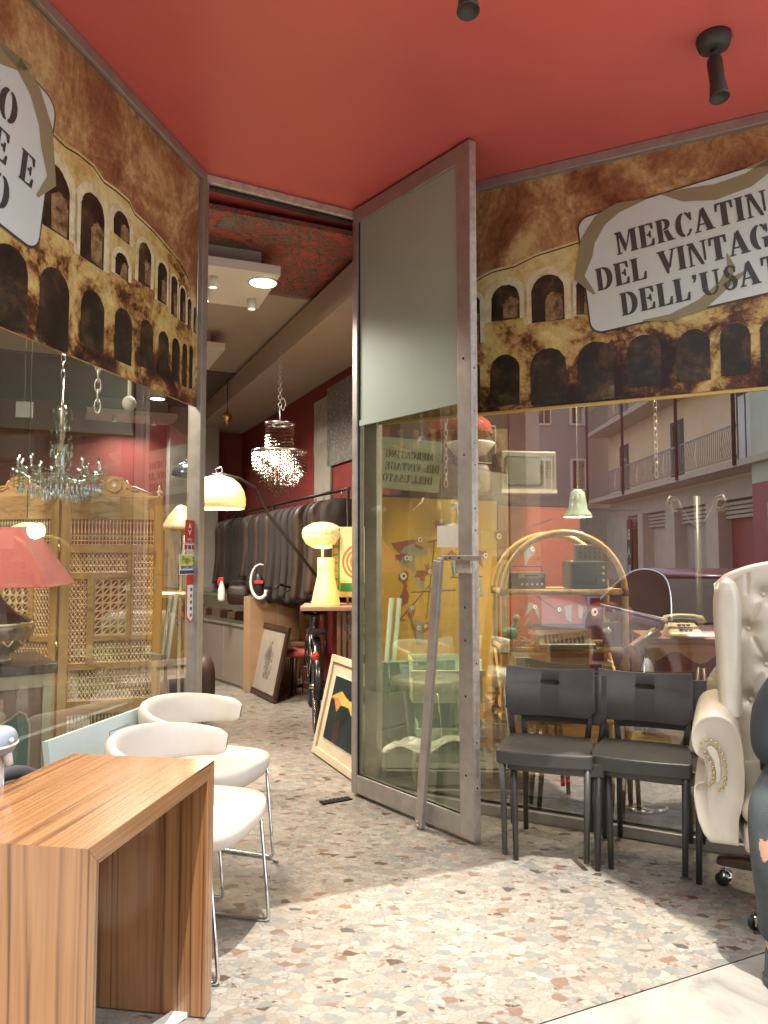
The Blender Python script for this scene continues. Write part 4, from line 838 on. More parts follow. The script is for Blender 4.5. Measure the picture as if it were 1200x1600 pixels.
# hands, loosely clasped between the knees
for s, hx in ((1, 1.46), (-1, 1.67)):
    nodes = [(V(hx, 2.26, .625), .026), (V(hx + s * .03, 2.225, .612), (.034, .016)), (V(hx + s * .06, 2.19, .597), (.038, .015))]; edg = [(0, 1), (1, 2)]
    skin('hand', nodes, edg, ['skin'], body, 0)
    for k in range(4):
        off = (k - 1.5) * .019; L_ = (.030, .034, .032, .026)[k]; x0, y0, z0 = hx + s * .065, 2.187 - off * .3, .595 + off
        fn = [(V(x0, y0, z0), .0095), (V(x0 + s * L_, y0 - .02, z0 - .008), .0088), (V(x0 + s * (L_ + .022), y0 - .012 + .012, z0 - .026), .0082), (V(x0 + s * (L_ + .018), y0 + .018, z0 - .036), .0074)]
        skin('finger', fn, [(0, 1), (1, 2), (2, 3)], ['skin'], body, 0)
    skin('thumb', [(V(hx + s * .025, 2.225, .635), .012), (V(hx + s * .05, 2.215, .657), .0105), (V(hx + s * .078, 2.20, .66), .009)], [(0, 1), (1, 2)], ['skin'], body, 0)
for x0 in (1.205, 1.84):
    mb = MB(Tr(x0 - 1.55, -.60, 0) @ Rz(R(4)))
    out = [(-.03, .075), (-.043, .04), (-.042, -.02), (-.05, -.09), (-.052, -.145), (-.035, -.195), (0, -.212), (.035, -.2), (.05, -.155), (.05, -.09), (.04, -.02), (.042, .04), (.03, .075), (0, .088)]
    L_ = [(0.024, 1.02, 0), (.05, 1.0, 0), (.072, .93, .004), (.088, .78, .018), (.10, .62, .04)]; vs = []; n_ = len(out)
    for z, k, dy in L_:
        for x, y in out: zz_ = z - (.028 * max(0, (-y - .04) / .17) if z > .04 else 0) * (z / .06); vs.append((x * k, y * k + dy * 1.0, max(.024, zz_)))
    mb.add(vs, [(j * n_ + i, j * n_ + (i + 1) % n_, (j + 1) * n_ + (i + 1) % n_, (j + 1) * n_ + i) for j in range(4) for i in range(n_)] + [tuple(range(4 * n_, 5 * n_))], True)
    sh = mb.build('shoe', 'shoe', pr, sub=1)
    mb = MB(Tr(x0 - 1.55, -.60, 0) @ Rz(R(4))); mb.prism([(x * 1.06, y * 1.04) for x, y in out], .001, .026); mb.build('sole', 'shoe', sh, bev=.005)
    mb = MB(Tr(x0 - 1.55, -.60, 0) @ Rz(R(4)))
    for k in range(4): y = -.06 - k * .024; z = .088 - k * .008; mb.tube([(-.026, y, z - .008), (0, y - .006, z), (.026, y, z - .008)], .003, 6)
    mb.build('laces', 'sole', sh)

# ---------------------------------------------------------------- odds and ends left of the table
M['pale_blue'] = mat('pale_blue_board', (.66, .78, .75), .35, noise=.03)
rl = rot_of(LWN); pm = Tr(*LWN[0], 0) @ Rz(rl)
mb = MB(pm @ Tr(-.93, -.16, 0) @ Rx(R(-9))); mb.bx(-.24, .42, -.012, .012, .004, .665); 
for k, w_ in enumerate((2, 3, 1, 4, 2, 1, 3, 2, 4, 1, 2, 3)): mb.bx(.12 + k * .0085, .12 + k * .0085 + w_ * .0013, -.0135, -.0122, .49, .60, 1)
mb.add([(.10, -.0128, .48), (.235, -.0128, .48), (.235, -.0128, .482), (.10, -.0128, .482)], [(0, 1, 2, 3)], mi=1); mb.bx(.10, .102, -.0132, -.0122, .48, .62, 1); mb.bx(.10, .235, -.0132, -.0122, .618, .62, 1)
top(mb, 'board', ['pale_blue', 'ink'], 'pale blue board with a barcode leaning on the left window', 'board', pm @ Vector((-.93, -.2, 0)), rl)
M['blue_vinyl'] = mat('grey_blue_vinyl', (.20, .25, .29), .35, noise=.08, bump=.1, bs=150); M['tyre'] = mat('tyre', (.03, .03, .032), .7); M['red_paint'] = mat('red_paint', (.45, .03, .03), .3)
K = at(-2, 1158, 1.95)
r = T('child_bike', 'small child bicycle with grey blue saddle at the left edge behind the table', 'bicycle', (K.x, K.y, 0), R(15))
zz = K.z
mb = MB(); mb.grid(lambda u, v: ((.055 + .02 * math.cos(math.pi * u) * 0) * math.cos(2 * math.pi * u) * (abs(math.sin(math.pi * v)) ** .5) * 1.0 - .01, .07 * math.sin(2 * math.pi * u) * (abs(math.sin(math.pi * v)) ** .5), zz + .035 * math.cos(math.pi * v)), 24, 12); sdl = mb.build('saddle', 'blue_vinyl', r)
mb = MB(); mb.tube([(.0545 * math.cos(a) - .01, .0705 * math.sin(a), zz - .006) for a in [2 * math.pi * i / 24 for i in range(24)]], .003, 6, closed=True); mb.sph((.04, -.045, zz + .01), .006, 8); mb.build('piping', 'white', sdl)
mb = MB(); mb.tube([(0, 0, zz - .03), (0, .03, .30)], .014, 10); mb.tube([(.02, -.01, zz - .025), (.03, -.01, zz - .06)], [.014, .009], 8); mb.build('seat_post', 'white', r)
mb = MB(); mb.tube([(0, .03, .32), (.02, .33, .42)], .014, 8); mb.tube([(0, .03, .30), (.0, .02, .18), (.02, .30, .2), (.02, .33, .42)], .011, 8); mb.build('frame', 'red_paint', r)
for y, nm in ((-.10, 0), (.33, 1)):
    mb = MB(Tr(0, y, .175)); mb.tube([(0, .155 * math.cos(a), .155 * math.sin(a)) for a in [2 * math.pi * i / 32 for i in range(32)]], .019, 10, closed=True); wh = mb.build('wheel', 'tyre', r)
    mb = MB(Tr(0, y, .175)); mb.tube([(0, .132 * math.cos(a), .132 * math.sin(a)) for a in [2 * math.pi * i / 32 for i in range(32)]], .008, 6, closed=True)
    for i in range(12): a = 2 * math.pi * i / 12; mb.tube([(0, 0, 0), (0, .13 * math.cos(a), .13 * math.sin(a))], .0015, 4)
    mb.build('rim', 'red_paint', wh)
C3 = at(12, 1206, 2.12); r = T('toy_wheel_rack', 'dark tyre with a red hub standing behind the teak table at the left', 'spare wheel', (C3.x, C3.y, 0), R(-32))
mb = MB(Tr(0, 0, C3.z - .13)); mb.tube([(0, .125 * math.cos(a), .125 * math.sin(a)) for a in [2 * math.pi * i / 36 for i in range(36)]], .02, 10, closed=True); mb.build('tyre', 'tyre', r)
mb = MB(Tr(0, 0, C3.z - .13)); mb.tube([(0, .105 * math.cos(a), .105 * math.sin(a)) for a in [2 * math.pi * i / 36 for i in range(36)]], .006, 8, 0, closed=True)
mb.lathe([(0, -.012), (.1, -.01), (.1, .01), (0, .012)], n=30, mi=1, M=Ry(R(90))); mb.build('hub', ['white', 'red_paint'], r)
mb = MB(); mb.tube([(0, 0, C3.z - .13), (0, .0, .01)], .01, 8); mb.tube([(0, -.1, .012), (0, .1, .012)], .01, 8); mb.tube([(-.1, 0, .012), (.1, 0, .012)], .01, 8); mb.build('stand', 'darkmetal', r)
r.name = 'spare_wheel'

# ================================================================ inside the shop
# light boxes under the ceiling
def light_box(label, c, rz, lx, ly, z, energy, spots):
    r = T('ceiling_light_panel', label, 'ceiling light', (c.x, c.y, z), rz, 'white ceiling light panels')
    mb = MB(); mb.bx(-lx / 2, lx / 2, -ly / 2, ly / 2, 0, .06); mb.build('panel', 'white', r, bev=.003)
    mb = MB(); mb.bx(-lx / 2 + .1, lx / 2 - .1, -ly / 2 + .1, ly / 2 - .1, .0605, CEIL - z - .06); mb.build('hanger', 'grey_wall', r)
    for x, y, big in spots:
        if big:
            mb = MB(Tr(x, y, 0)); mb.lathe([(.085, -.001), (.092, -.001), (.092, -.012), (.082, -.012)], n=28); o = mb.build('downlight', 'white', r)
            mb = MB(Tr(x, y, 0)); mb.lathe([(0, -.006), (.081, -.006)], n=28); mb.build('lamp_disc', 'bulb', o)
        else:
            mb = MB(Tr(x, y, 0)); mb.lathe([(.0, 0), (.030, -.0), (.030, -.065), (.026, -.07), (.024, -.055)], n=20); o = mb.build('spot', 'white', r)
            mb = MB(Tr(x, y, 0)); mb.lathe([(0, -.058), (.023, -.058)], n=16); mb.build('spot_lens', 'bulb', o)
    l_ = light('panel_light', 'AREA', (0, 0, -.09), energy, (1, .9, .78), .5, parent=r); l_.data.spread = R(150); return r
p1_, p2_ = floor_at(443, 426, 3.02), floor_at(318, 408, 3.02)
e2 = floor_at(413, 474, 3.02); wdt = .66
cc = p1_ + (p2_ - p1_).normalized() * .62 + Vector((-SU, CU, 0)) * wdt / 2; rzb = math.atan2(p1_.y - p2_.y, p1_.x - p2_.x)
S_ = []
for (px, py), big in (((412, 440), 1), ((333, 433), 0), ((321, 455), 0), ((394, 468), 0)):
    g = floor_at(px, py, 3.0); d = Rz(-rzb) @ (g - cc); S_.append((max(-.54, min(.54, d.x)), max(-.28, min(.28, d.y)), big))
light_box('white ceiling light panel just inside the doorway with one big round lamp', cc, rzb, 1.24, wdt, 3.0, 32, S_)
g = floor_at(318, 548, 2.98); light_box('white ceiling light panel deeper in the shop, half hidden by the left door post', Vector((g.x - .42, g.y + .1, 0)), PHI, 1.0, .7, 2.98, 26, [(-.2, 0, 1), (.25, .15, 0), (.25, -.2, 0)])
g = floor_at(150, 690, 2.86); light_box('white ceiling light panel seen low through the left window', Vector((g.x, g.y, 0)), PHI, 1.3, .8, 2.86, 8, [(.2, -.2, 0), (.45, -.1, 0), (-.3, 0, 0), (.1, .2, 1)])
g = floor_at(205, 655, 2.92); light_box('small white ceiling light panel seen through the left window beneath the banner', Vector((g.x, g.y, 0)), PHI, 1.0, .5, 2.92, 6, [(-.2, -.15, 0), (.25, -.1, 0)])
g = floor_at(246, 622, 2.9); r = T('recessed_light', 'round recessed ceiling light glowing under the left banner', 'ceiling light', (g.x, g.y, 2.9), 0)
mb = MB(); mb.lathe([(.07, 0), (.085, 0), (.085, -.012), (.07, -.012)], n=24); mb.lathe([(.0, .002), (.085, .002), (.085, .15)], n=24); mb.build('rim', 'white', r); mb = MB(); mb.lathe([(0, -.004), (.07, -.004)], n=24); mb.build('lamp_disc', 'bulb', r)
g = at(202, 625, 3.9); r = T('ceiling_spotlight', 'pale round spotlight hanging beside the recessed light in the left window', 'spotlight', (g.x, g.y, 3.06), 0)
mb = MB(); mb.lathe([(0, -.001), (.05, -.001), (.04, -.05), (0, -.06)], n=20); mb.tube([(0, 0, -.05), (0, 0, g.z - 3.06)], .01, 8); mb.build('mount', 'white', r); mb = MB(); mb.sph((0, 0, g.z - 3.06 - .02), (.036, .036, .042), 16); mb.build('lamp_head', 'grey_wall', r)
# area lights without fixtures, added to brighten the two display bays
light('bay_fill_light', 'AREA', un(3.3, 3.1, 2.95), 46, (1, .86, .66), .6)
light('left_bay_fill_light', 'AREA', un(-.9, 3.1, 3.0), 34, (1, .88, .7), .7)

# ---- big crystal chandelier in the doorway
def strand(mb, x, y, z0, z1, s=.0075, gap=.026):
    z = z0 - gap / 2
    while z > z1: mb.octa((x, y, z), s, s * 1.15); z -= gap
g = at(437, 700, 5.6); r = T('crystal_chandelier', 'brass and crystal chandelier hanging in the doorway', 'chandelier', (g.x, g.y, 1.74), 0)
Z = lambda py: at(437, py, 5.6).z - 1.74
mb = MB(); chain(mb, (0, 0, Z(636)), (0, 0, 2.9 - 1.74), 16, .014, .003); mb.tube([(.0, 0, Z(662)), (0, 0, Z(636))], .006, 8); mb.tube([(.0, 0, Z(628)), (.03, 0, Z(622)), (.045, 0, Z(632)), (.025, 0, Z(642)), (0, 0, Z(634))], .004, 6); mb.build('chain', 'alu', r)
for py, rad, nm in ((662, .108, 0), (706, .205, 0)):
    mb = MB(); z = Z(py); mb.lathe([(rad + .006, .006), (rad + .008, 0), (rad + .006, -.012), (rad, -.012), (rad, .006), (rad + .006, .006)], (0, 0, z), 40)
    for k in range(4): a = math.pi * k / 4; mb.tube([(rad * math.cos(a), rad * math.sin(a), z), (-rad * math.cos(a), -rad * math.sin(a), z)], .003, 6)
    mb.build('ring', 'steel', r)
mb = MB()
for k in range(30): a = 2 * math.pi * k / 30; strand(mb, .106 * math.cos(a), .106 * math.sin(a), Z(664), Z(703))
mb.build('crystal_strands', 'crystal', r)
mb = MB()
for ring_, n_, bot in ((.205, 46, 738), (.175, 38, 747), (.145, 30, 755), (.11, 22, 763), (.075, 14, 770), (.035, 7, 777)):
    for k in range(n_): a = 2 * math.pi * (k + .3 * rnd.random()) / n_; strand(mb, ring_ * math.cos(a), ring_ * math.sin(a), Z(708) - .0, Z(bot))
mb.build('crystal_strands', 'crystal', r)
for k in range(4): a = R(45 + 90 * k); mb = MB(); mb.sph((.06 * math.cos(a), .06 * math.sin(a), Z(725)), .016, 8); mb.build('bulb', 'bulb_warm', r)
# small brass ball pendant
g = at(355, 652, 7.6); r = T('ball_pendant', 'small brass ball pendant hanging behind the chandelier', 'pendant', (g.x, g.y, g.z), 0)
mb = MB(); mb.sph((0, 0, 0), .055, 16); mb.lathe([(0, -.085), (.012, -.075), (.01, -.05)], n=10); mb.build('ball', 'brass', r); mb = MB(); mb.tube([(0, 0, .05), (0, 0, 3.13 - g.z)], .004, 6); mb.build('cord', 'darkmetal', r)

# ---- arc floor lamp with cream dome
g = at(340, 795, 5.0); L_ = (g.x, g.y); r = T('arc_floor_lamp', 'arc floor lamp with a glowing cream dome shade at the doorway', 'floor lamp', (g.x + .9, g.y + .9, 0), 0)
ox, oy = -.9, -.9; zb = g.z
mb = MB(); mb.lathe([(.178, 0), (.186, .03), (.186, .07), (.175, .12), (.145, .17), (.10, .205), (.05, .222), (.0, .225)], (ox, oy, zb), 40); sh = mb.build('lamp_shade', 'lamp_cream', r, solid=.003)
mb = MB(); mb.lathe([(.052, .222), (.055, .232), (.03, .238), (.0, .24)], (ox, oy, zb), 24); mb.tube([(ox, oy, zb + .23), (ox - .02, oy, zb + .27), (ox + .02, oy, zb + .285), (ox + .03, oy, zb + .25)], .006, 8); mb.build('shade_cap', 'steel', sh)
mb = MB(); mb.sph((ox, oy, zb + .11), .045, 12); mb.build('bulb', 'bulb_warm', sh)
mb = MB(); q_ = at(420, 805, 5.35); mb.tube([(ox - .0, oy, zb + .24), (ox + .12, oy + .1, zb + .22), (ox + .22, oy + .2, zb + .16), (q_.x - r.location.x, q_.y - r.location.y, q_.z), (q_.x - r.location.x + .3, q_.y - r.location.y + .5, q_.z - .45), (0, 0, .55), (0, 0, .05)], .011, 10); mb.build('arc_arm', 'darkmetal', r)
mb = MB(); mb.lathe([(0, .055), (.14, .05), (.15, .03), (.15, 0), (0, 0)], n=28); mb.build('base', 'darkmetal', r)
light('arc_lamp_light', 'POINT', (ox, oy, zb - .02), 7, (1, .72, .38), .1, parent=r)

# ---- row of dark coats along the right wall
r = T('clothes_rail', 'long metal clothes rail along the right side of the shop', 'clothes rail', un(2.08, 5.2, 0), PHI)
mb = MB(); mb.tube([(0, 0, 1.80), (0, 4.1, 1.80)], .014, 10); mb.build('rail', 'darkmetal', r)
for y in (0.02, 2.05, 4.08):
    mb = MB(); mb.tube([(0, y, 1.79), (0, y, .03)], .014, 8); mb.tube([(-.22, y, .02), (.22, y, .02)], .014, 8); mb.build('upright', 'darkmetal', r)
def coat(name, label, m, w_, hgt, fold):
    r_ = T(name, label, 'coat', (0, 0, 0), 0); 
    def f(u, v):
        a = 2 * math.pi * u; c, s = math.cos(a), math.sin(a)
        if v < .22: t = v / .22; hw = .06 + (w_ - .06) * math.sin(t * math.pi / 2); z = -.03 - .13 * (1 - math.cos(t * math.pi / 2)); th = .03 + .03 * t
        else: t = (v - .22) / .78; hw = w_ + .03 * t - .02 * math.sin(t * 3); z = -.16 - (hgt - .16) * t; th = .06 - .012 * t
        k = 1 + fold * math.sin(a * 7 + 1.3) * t
        return (hw * (abs(c) ** .8) * (1 if c > 0 else -1), th * s * k, z)
    mb = MB(); mb.grid(f, 40, 26); mb.add([f(i / 40, 1) for i in range(40)], [tuple(range(40))]); mb.build('body', m, r_)
    mb = MB(); mb.tube([(0, 0, -.02), (0, 0, .02), (.012, 0, .035), (0, 0, .045), (-.012, 0, .035)], .003, 6); mb.build('hanger', 'steel', r_)
    return r_
protos = [coat('coat', '', 'coat_dark', .19, .80, .25), coat('coat', '', 'coat_brown', .20, .78, .4), coat('coat', '', 'coat_dark', .18, .84, .3)]
ords = ['first', 'second', 'third', 'fourth', 'fifth', 'sixth', 'seventh', 'eighth', 'ninth', 'tenth', 'eleventh', 'twelfth', 'thirteenth', 'fourteenth', 'fifteenth', 'sixteenth', 'seventeenth', 'eighteenth', 'nineteenth', 'twentieth']
for i in range(20):
    src = protos[(i * 7 + i // 3) % 3]; p = un(2.08, 5.36 + i * .2, 1.765); nm = 'dark brown leather coat' if src is protos[1] else 'black cloth coat'
    lab = f'{nm} on the rail, {ords[i]} from the doorway end'
    a_ = PHI + R(rnd.uniform(-12, 12))
    if i in (0, 1, 2) and not src.get('used'): pass
    if not src.get('used'): src['used'] = 1; src.location = p; src.rotation_euler.z = a_; src['label'] = lab; src['group'] = 'dark coats hanging along the right side'
    else: dup(src, p, a_, lab).scale = (rnd.uniform(.88, 1.06), rnd.uniform(.8, 1.3), rnd.uniform(.84, 1.08))
for o in bpy.data.objects:
    if 'used' in o: del o['used']

# ---- pictures on the right wall
def wpic(label, quad_px, Yn, mats, deco, cat='picture', name='framed_picture'):
    # on the right wall: plane through un(2.32, .) running along n
    o_ = un(2.318, 5.0); pl_ = ((o_.x, o_.y), (-SU, CU)); s0, z1 = onplane(quad_px[0], quad_px[2], *pl_); s1, z0 = onplane(quad_px[1], quad_px[3], *pl_)
    if s0 > s1: s0, s1 = s1, s0
    zc = (z0 + z1) / 2; w_, h = s1 - s0, abs(z1 - z0); c = un(2.318, 5.0 + (s0 + s1) / 2, zc)
    r = T(name, label, cat, c, PHI - R(90) + R(180) * 0); # local x: viewer's left to right when facing +u
    r.rotation_euler.z = PHI - R(90); return r, w_, h
# facing the wall (looking to +u): right hand is -n. local x = -n dir, local -y = toward the room (-u)
r, w_, h = wpic('framed pencil drawing on grey paper high on the dark red wall', (491, 518, 652, 678), 0, None, None)
h = .56; w_ = .42
mb = MB(); mb.bx(-w_ / 2, w_ / 2, -.02, -.003, -h / 2, h / 2); mb.build('frame', 'dark', r, bev=.002)
M['sketch'] = mat('pencil_sketch_paper', (.34, .32, .27), .7, noise=.35, ns=7, dist=1.)
mb = MB(); mb.bx(-w_ / 2 + .015, w_ / 2 - .015, -.023, -.0205, -h / 2 + .015, h / 2 - .015); mb.build('drawing', 'sketch', r)
def wall_hang(name, label, cat, px, py, h, w_, m, deco=None):
    o_ = un(2.318, 5.0); pl_ = ((o_.x, o_.y), (-SU, CU)); s, z = onplane(px, py, *pl_); c = un(2.318, 5.0 + s, z)
    r = T(name, label, cat, c, PHI - R(90)); mb = MB(); mb.bx(-w_ / 2, w_ / 2, -.024, -.003, -h / 2, h / 2); mb.build('panel', m, r, bev=.001); return r
m, n_, l_, b_ = _nt('black_white_scribble_print'); tc_ = n_.new('ShaderNodeTexCoord'); nz_ = n_.new('ShaderNodeTexNoise'); nz_.inputs['Scale'].default_value = 9; nz_.inputs['Distortion'].default_value = 5; nz_.inputs['Detail'].default_value = 3; l_.new(tc_.outputs['Object'], nz_.inputs[0])
cr_ = ramp(n_, [(.42, (.32, .30, .26)), (.47, (.04, .04, .04)), (.52, (.3, .28, .25)), (.57, (.03, .03, .03)), (.64, (.34, .32, .28))]); l_.new(nz_.outputs[0], cr_.inputs[0]); l_.new(cr_.outputs[0], b_.inputs['Base Color']); M['scribble'] = m
wall_hang('canvas_print', 'tall black and white scribbled canvas beside the doorway post', 'picture', 534, 660, .72, .62, 'scribble')
M['scroll'] = mat('old_paper_scroll', (.27, .24, .2), .8, noise=.15)
rr = wall_hang('paper_hanging', 'unframed beige paper hanging with ragged edges under the drawing', 'wall hanging', 507, 738, .56, .44, 'scroll')
mb = MB()
for i in range(18): mb.sph((-.21 + i * .0247, -.014, .285), .009, 6); mb.sph((-.21 + i * .0247, -.014, -.285), .009, 6)
mb.build('fringe', 'scroll', rr)
r.location = un(2.318, 5.0 + onplane(505, 668, (un(2.318, 5).x, un(2.318, 5).y), (-SU, CU))[0], at(505, 668, 1).z); 
zz_ = onplane(505, 668, (un(2.318, 5).x, un(2.318, 5).y), (-SU, CU)); r.location = un(2.318, 5 + zz_[0], zz_[1])

# ---- counter: glass case, panel, lit display desk
M['counter_panel'] = mat('grey_brown_panel', (.24, .20, .16), .55, noise=.06); M['case_glass'] = glass('case_glass', (.8, .85, .82), .12)
a = floor_at(390, 1082); b = floor_at(318, 1058); dv = (b - a).normalized(); ang = math.atan2(dv.y, dv.x)
r = T('sales_counter', 'grey sales counter with glass display top inside the shop', 'counter', a, ang)
mb = MB(); mb.bx(.12, 2.6, -.5, 0, .03, .60); mb.bx(.12, 2.6, -.48, -.01, 0, .03); mb.build('front_panel', 'counter_panel', r, bev=.003)
mb = MB(); mb.bx(-.02, .118, -.52, .015, 0, .90); mb.build('end_panel', 'tan', r, bev=.003)
mb = MB(); 
for x in (.6, 1.4, 2.2): mb.bx(x, x + .012, .0005, .006, .03, .6)
mb.bx(.12, 2.6, -.51, .012, .6005, .62); mb.build('trim', 'alu', r)
mb = MB(); mb.bx(.12, 2.6, -.006, 0, .621, .88); mb.bx(-.02, 2.6, -.5, .01, .9005, .91); mb.build('case_glass', 'case_glass', r)
mb = MB(); mb.bx(.12, 2.6, -.5, -.49, .621, .90); mb.build('case_back', 'plaster', r)
mb = MB(); [mb.box((.3 + i * .2, -.25, .66), (.1, .12, .06 + .02 * (i % 3)), i, i % 2) for i in range(11)]; mb.build('case_contents', ['dark', 'tan'], r)
a2 = at(392, 1050, 7.35); 
DC = at(405, 945, 7.15); DC.z = 0; r = T('display_desk', 'cream display desk with backlit shelf behind the leaning drawing', 'display cabinet', DC, PHI)
dl = .50
mb = MB(); mb.bx(0, dl, -.02, .5, .84, .90); mb.bx(0, dl, .0, .5, .03, .08); mb.build('top', 'scroll', r, bev=.003)
for x in (.0, .16, dl - .04): mb = MB(); mb.bx(x, x + .04, 0, .5, .081, .839); mb.build('upright', 'scroll', r, bev=.002)
mb = MB(); mb.bx(.0, dl, .505, .52, .1, .84); mb.build('backlit_panel', 'lit_shelf', r)
mb = MB(); mb.bx(.045, dl - .045, .02, .49, .45, .47); mb.build('shelf', 'case_glass', r)
light('desk_light', 'POINT', (dl * .35, .3, .75), 2.0, (1, .7, .3), .05, parent=r)
# things on the counter
def on(px, py, Y, name, label, cat, rz=0, grp=None): g = at(px, py, Y); return T(name, label, cat, (g.x, g.y, g.z), rz, grp), FPX / Y
r, k = on(447, 941, 7.25, 'television', 'black boxy television seen from behind on the display desk', 'television')
mb = MB(); mb.bx(-.18, .18, -.12, .1, .015, .42); mb.build('cabinet', 'dark', r, bev=.012); mb = MB(); mb.bx(-.13, .13, -.16, -.1205, .08, .34); mb.build('back_hump', 'dark', r, bev=.02); mb = MB(); [mb.bx(x, x + .05, -.09, .06, 0, .0145) for x in (-.17, .12)]; mb.build('feet', 'darkmetal', r)
mb = MB(); mb.tube([(-.05, 0, .42), (-.12, .02, .72)], .003, 6); mb.tube([(.05, 0, .42), (.16, .02, .70)], .003, 6); mb.build('aerial', 'steel', r)
r, k = on(346, 940, 7.25, 'spray_bottle', 'white spray bottle with red trigger head on the counter', 'bottle')
mb = MB(); mb.lathe([(0, .005), (.033, .005), (.035, .03), (.034, .12), (.02, .17), (.013, .19), (.013, .2)], n=20); mb.build('bottle', 'white_plastic', r); mb = MB(); mb.bx(-.03, .02, -.01, .01, .2, .235); mb.bx(-.04, -.028, -.006, .006, .16, .22); mb.build('trigger_head', 's_red', r, bev=.003)
r, k = on(403, 940, 7.0, 'horn', 'curved white trimmed horn standing against the black television', 'horn')
mb = MB(); pts = [(.02 + .09 * math.cos(R(a_)) , 0, .19 + .16 * math.sin(R(a_))) for a_ in range(70, 270, 14)] + [(.04, 0, .035), (.07, 0, .06), (.08, 0, .11)]; mb.tube(pts, [.006 + .0008 * i for i in range(len(pts))], 12); mb.build('horn_tube', 'white', r)
mb = MB(); mb.sph((.0, .02, .15), (.05, .04, .12), 14); mb.build('dark_body', 'dark', r); mb = MB(); mb.bx(-.03, .05, -.03, -.01, .17, .2); mb.build('band', 's_red', r)
r, k = on(372, 945, 7.6, 'table_clutter', 'dark camera bag on the counter behind the white spray bottle', 'bag')
mb = MB(); mb.grid(pad(0, 0, .1, (.11, .07, .1), 4), 20, 12); mb.build('body', 'coat_brown', r); mb = MB(); mb.tube([(-.1, 0, .12), (-.07, 0, .24), (.07, 0, .24), (.1, 0, .12)], .006, 8); mb.build('strap', 'dark', r)
r.name = 'camera_bag'
# globe lamp + lit vase lamp
PT = at(520, 944, 5.3).z; g = at(504, 858, 5.35); r = T('globe_lamp', 'lit globe lamp with speckled yellow glass on a chrome stem', 'table lamp', (g.x, g.y, PT + .001), 0); zz = g.z - PT
M['speckled'] = mat('lit_speckled_glass', (.8, .68, .36), .2, noise=.5, ns=60, emis=(1, .7, .3), es=.12)
mb = MB(); mb.lathe([(.0, .0), (.06, .004), (.12, .035), (.145, .08), (.15, .095), (.146, .098), (.146, .104), (.152, .108), (.14, .15), (.10, .175), (.085, .178), (.08, .186), (.03, .195), (0, .196)], (0, 0, zz), 36); mb.build('globe', 'speckled', r)
mb = MB(); mb.tube([(0, 0, .02), (0, 0, zz + .01)], .009, 10); mb.lathe([(0, .02), (.09, .018), (.09, 0), (0, 0)], n=24); mb.build('stem', 'chrome', r); light('globe_light', 'POINT', (0, 0, zz - .06), 1.0, (1, .75, .38), .08, parent=r)
g = at(509, 942, 5.16); g.z = PT + .001; r = T('vase_lamp', 'tall yellow glowing glass vase lamp under the globe lamp', 'table lamp', g, 0)
mb = MB(); mb.lathe([(0, 0), (.098, 0), (.10, .01), (.085, .09), (.062, .19), (.058, .25), (.06, .325), (.055, .33), (0, .33)], n=32); mb.build('glass_body', 'lamp_lit', r); light('vase_light', 'POINT', (0, -.16, .2), 1.0, (1, .68, .22), .1, parent=r)
# poster
g = at(543, 878, 5.28); r = T('poster', 'bright poster with orange and green block letters beside the glowing lamps', 'poster', (g.x, g.y, g.z), R(-2))
M['p_cream'] = mat('poster_cream', (.62, .55, .3), .6); M['p_green'] = mat('poster_green', (.03, .22, .06), .6); M['p_orange'] = mat('poster_orange', (.7, .13, .03), .6)
mb = MB(); mb.bx(-.11, .14, -.004, .004, -.25, .25); mb.bx(-.108, -.055, -.0055, -.0045, -.2, .24, 1); 
for i in range(7): mb.bx(-.10, -.068, -.0065, -.0056, -.17 + i * .058, -.135 + i * .058, 2)
for i in range(4): mb.lathe([(.03 + i * .028, 0), (.045 + i * .028, 0)], n=20, mi=2, M=Tr(.09, -.0052, .0) @ Rx(R(90)), a0=R(90), a1=R(270))
mb.bx(-.05, .13, -.0062, -.0052, -.21, -.15, 1); mb.build('print', ['p_cream', 'p_green', 'p_orange'], r)
mb = MB(); mb.tube([(0, .02, -.25), (0, .03, PT - g.z + .002)], .008, 6); mb.build('stand', 'pine', r)

# leaning drawing
def leaning(name, label, bl, br, hgt, tilt, fw, mats, inner, cat='framed picture'):
    d = (br - bl); w_ = d.length; r = T(name, label, cat, (bl + br) / 2, math.atan2(d.y, d.x)); A = Rx(-tilt)
    mb = MB(A)
    for P in ([(-w_ / 2, 0), (w_ / 2, 0), (w_ / 2 - fw, fw), (-w_ / 2 + fw, fw)], [(w_ / 2, 0), (w_ / 2, hgt), (w_ / 2 - fw, hgt - fw), (w_ / 2 - fw, fw)], [(w_ / 2, hgt), (-w_ / 2, hgt), (-w_ / 2 + fw, hgt - fw), (w_ / 2 - fw, hgt - fw)], [(-w_ / 2, hgt), (-w_ / 2, 0), (-w_ / 2 + fw, fw), (-w_ / 2 + fw, hgt - fw)]):
        mb.prism([(x, z + .006) for x, z in P], -.02, .012, 'y')
    mb.build('frame', mats[0], r, bev=.004); mb = MB(A); inner(mb, w_, hgt, fw); mb.build('picture', mats[1:], r, fix=False); return r
M['dark_frame'] = wood('dark_frame_wood', (.05, .025, .015), (.035, .018, .012), (.02, .01, .008), 'X', 12, .4, .2); M['pale_frame'] = mat('cream_gilt_frame', (.50, .42, .30), .45, noise=.15)
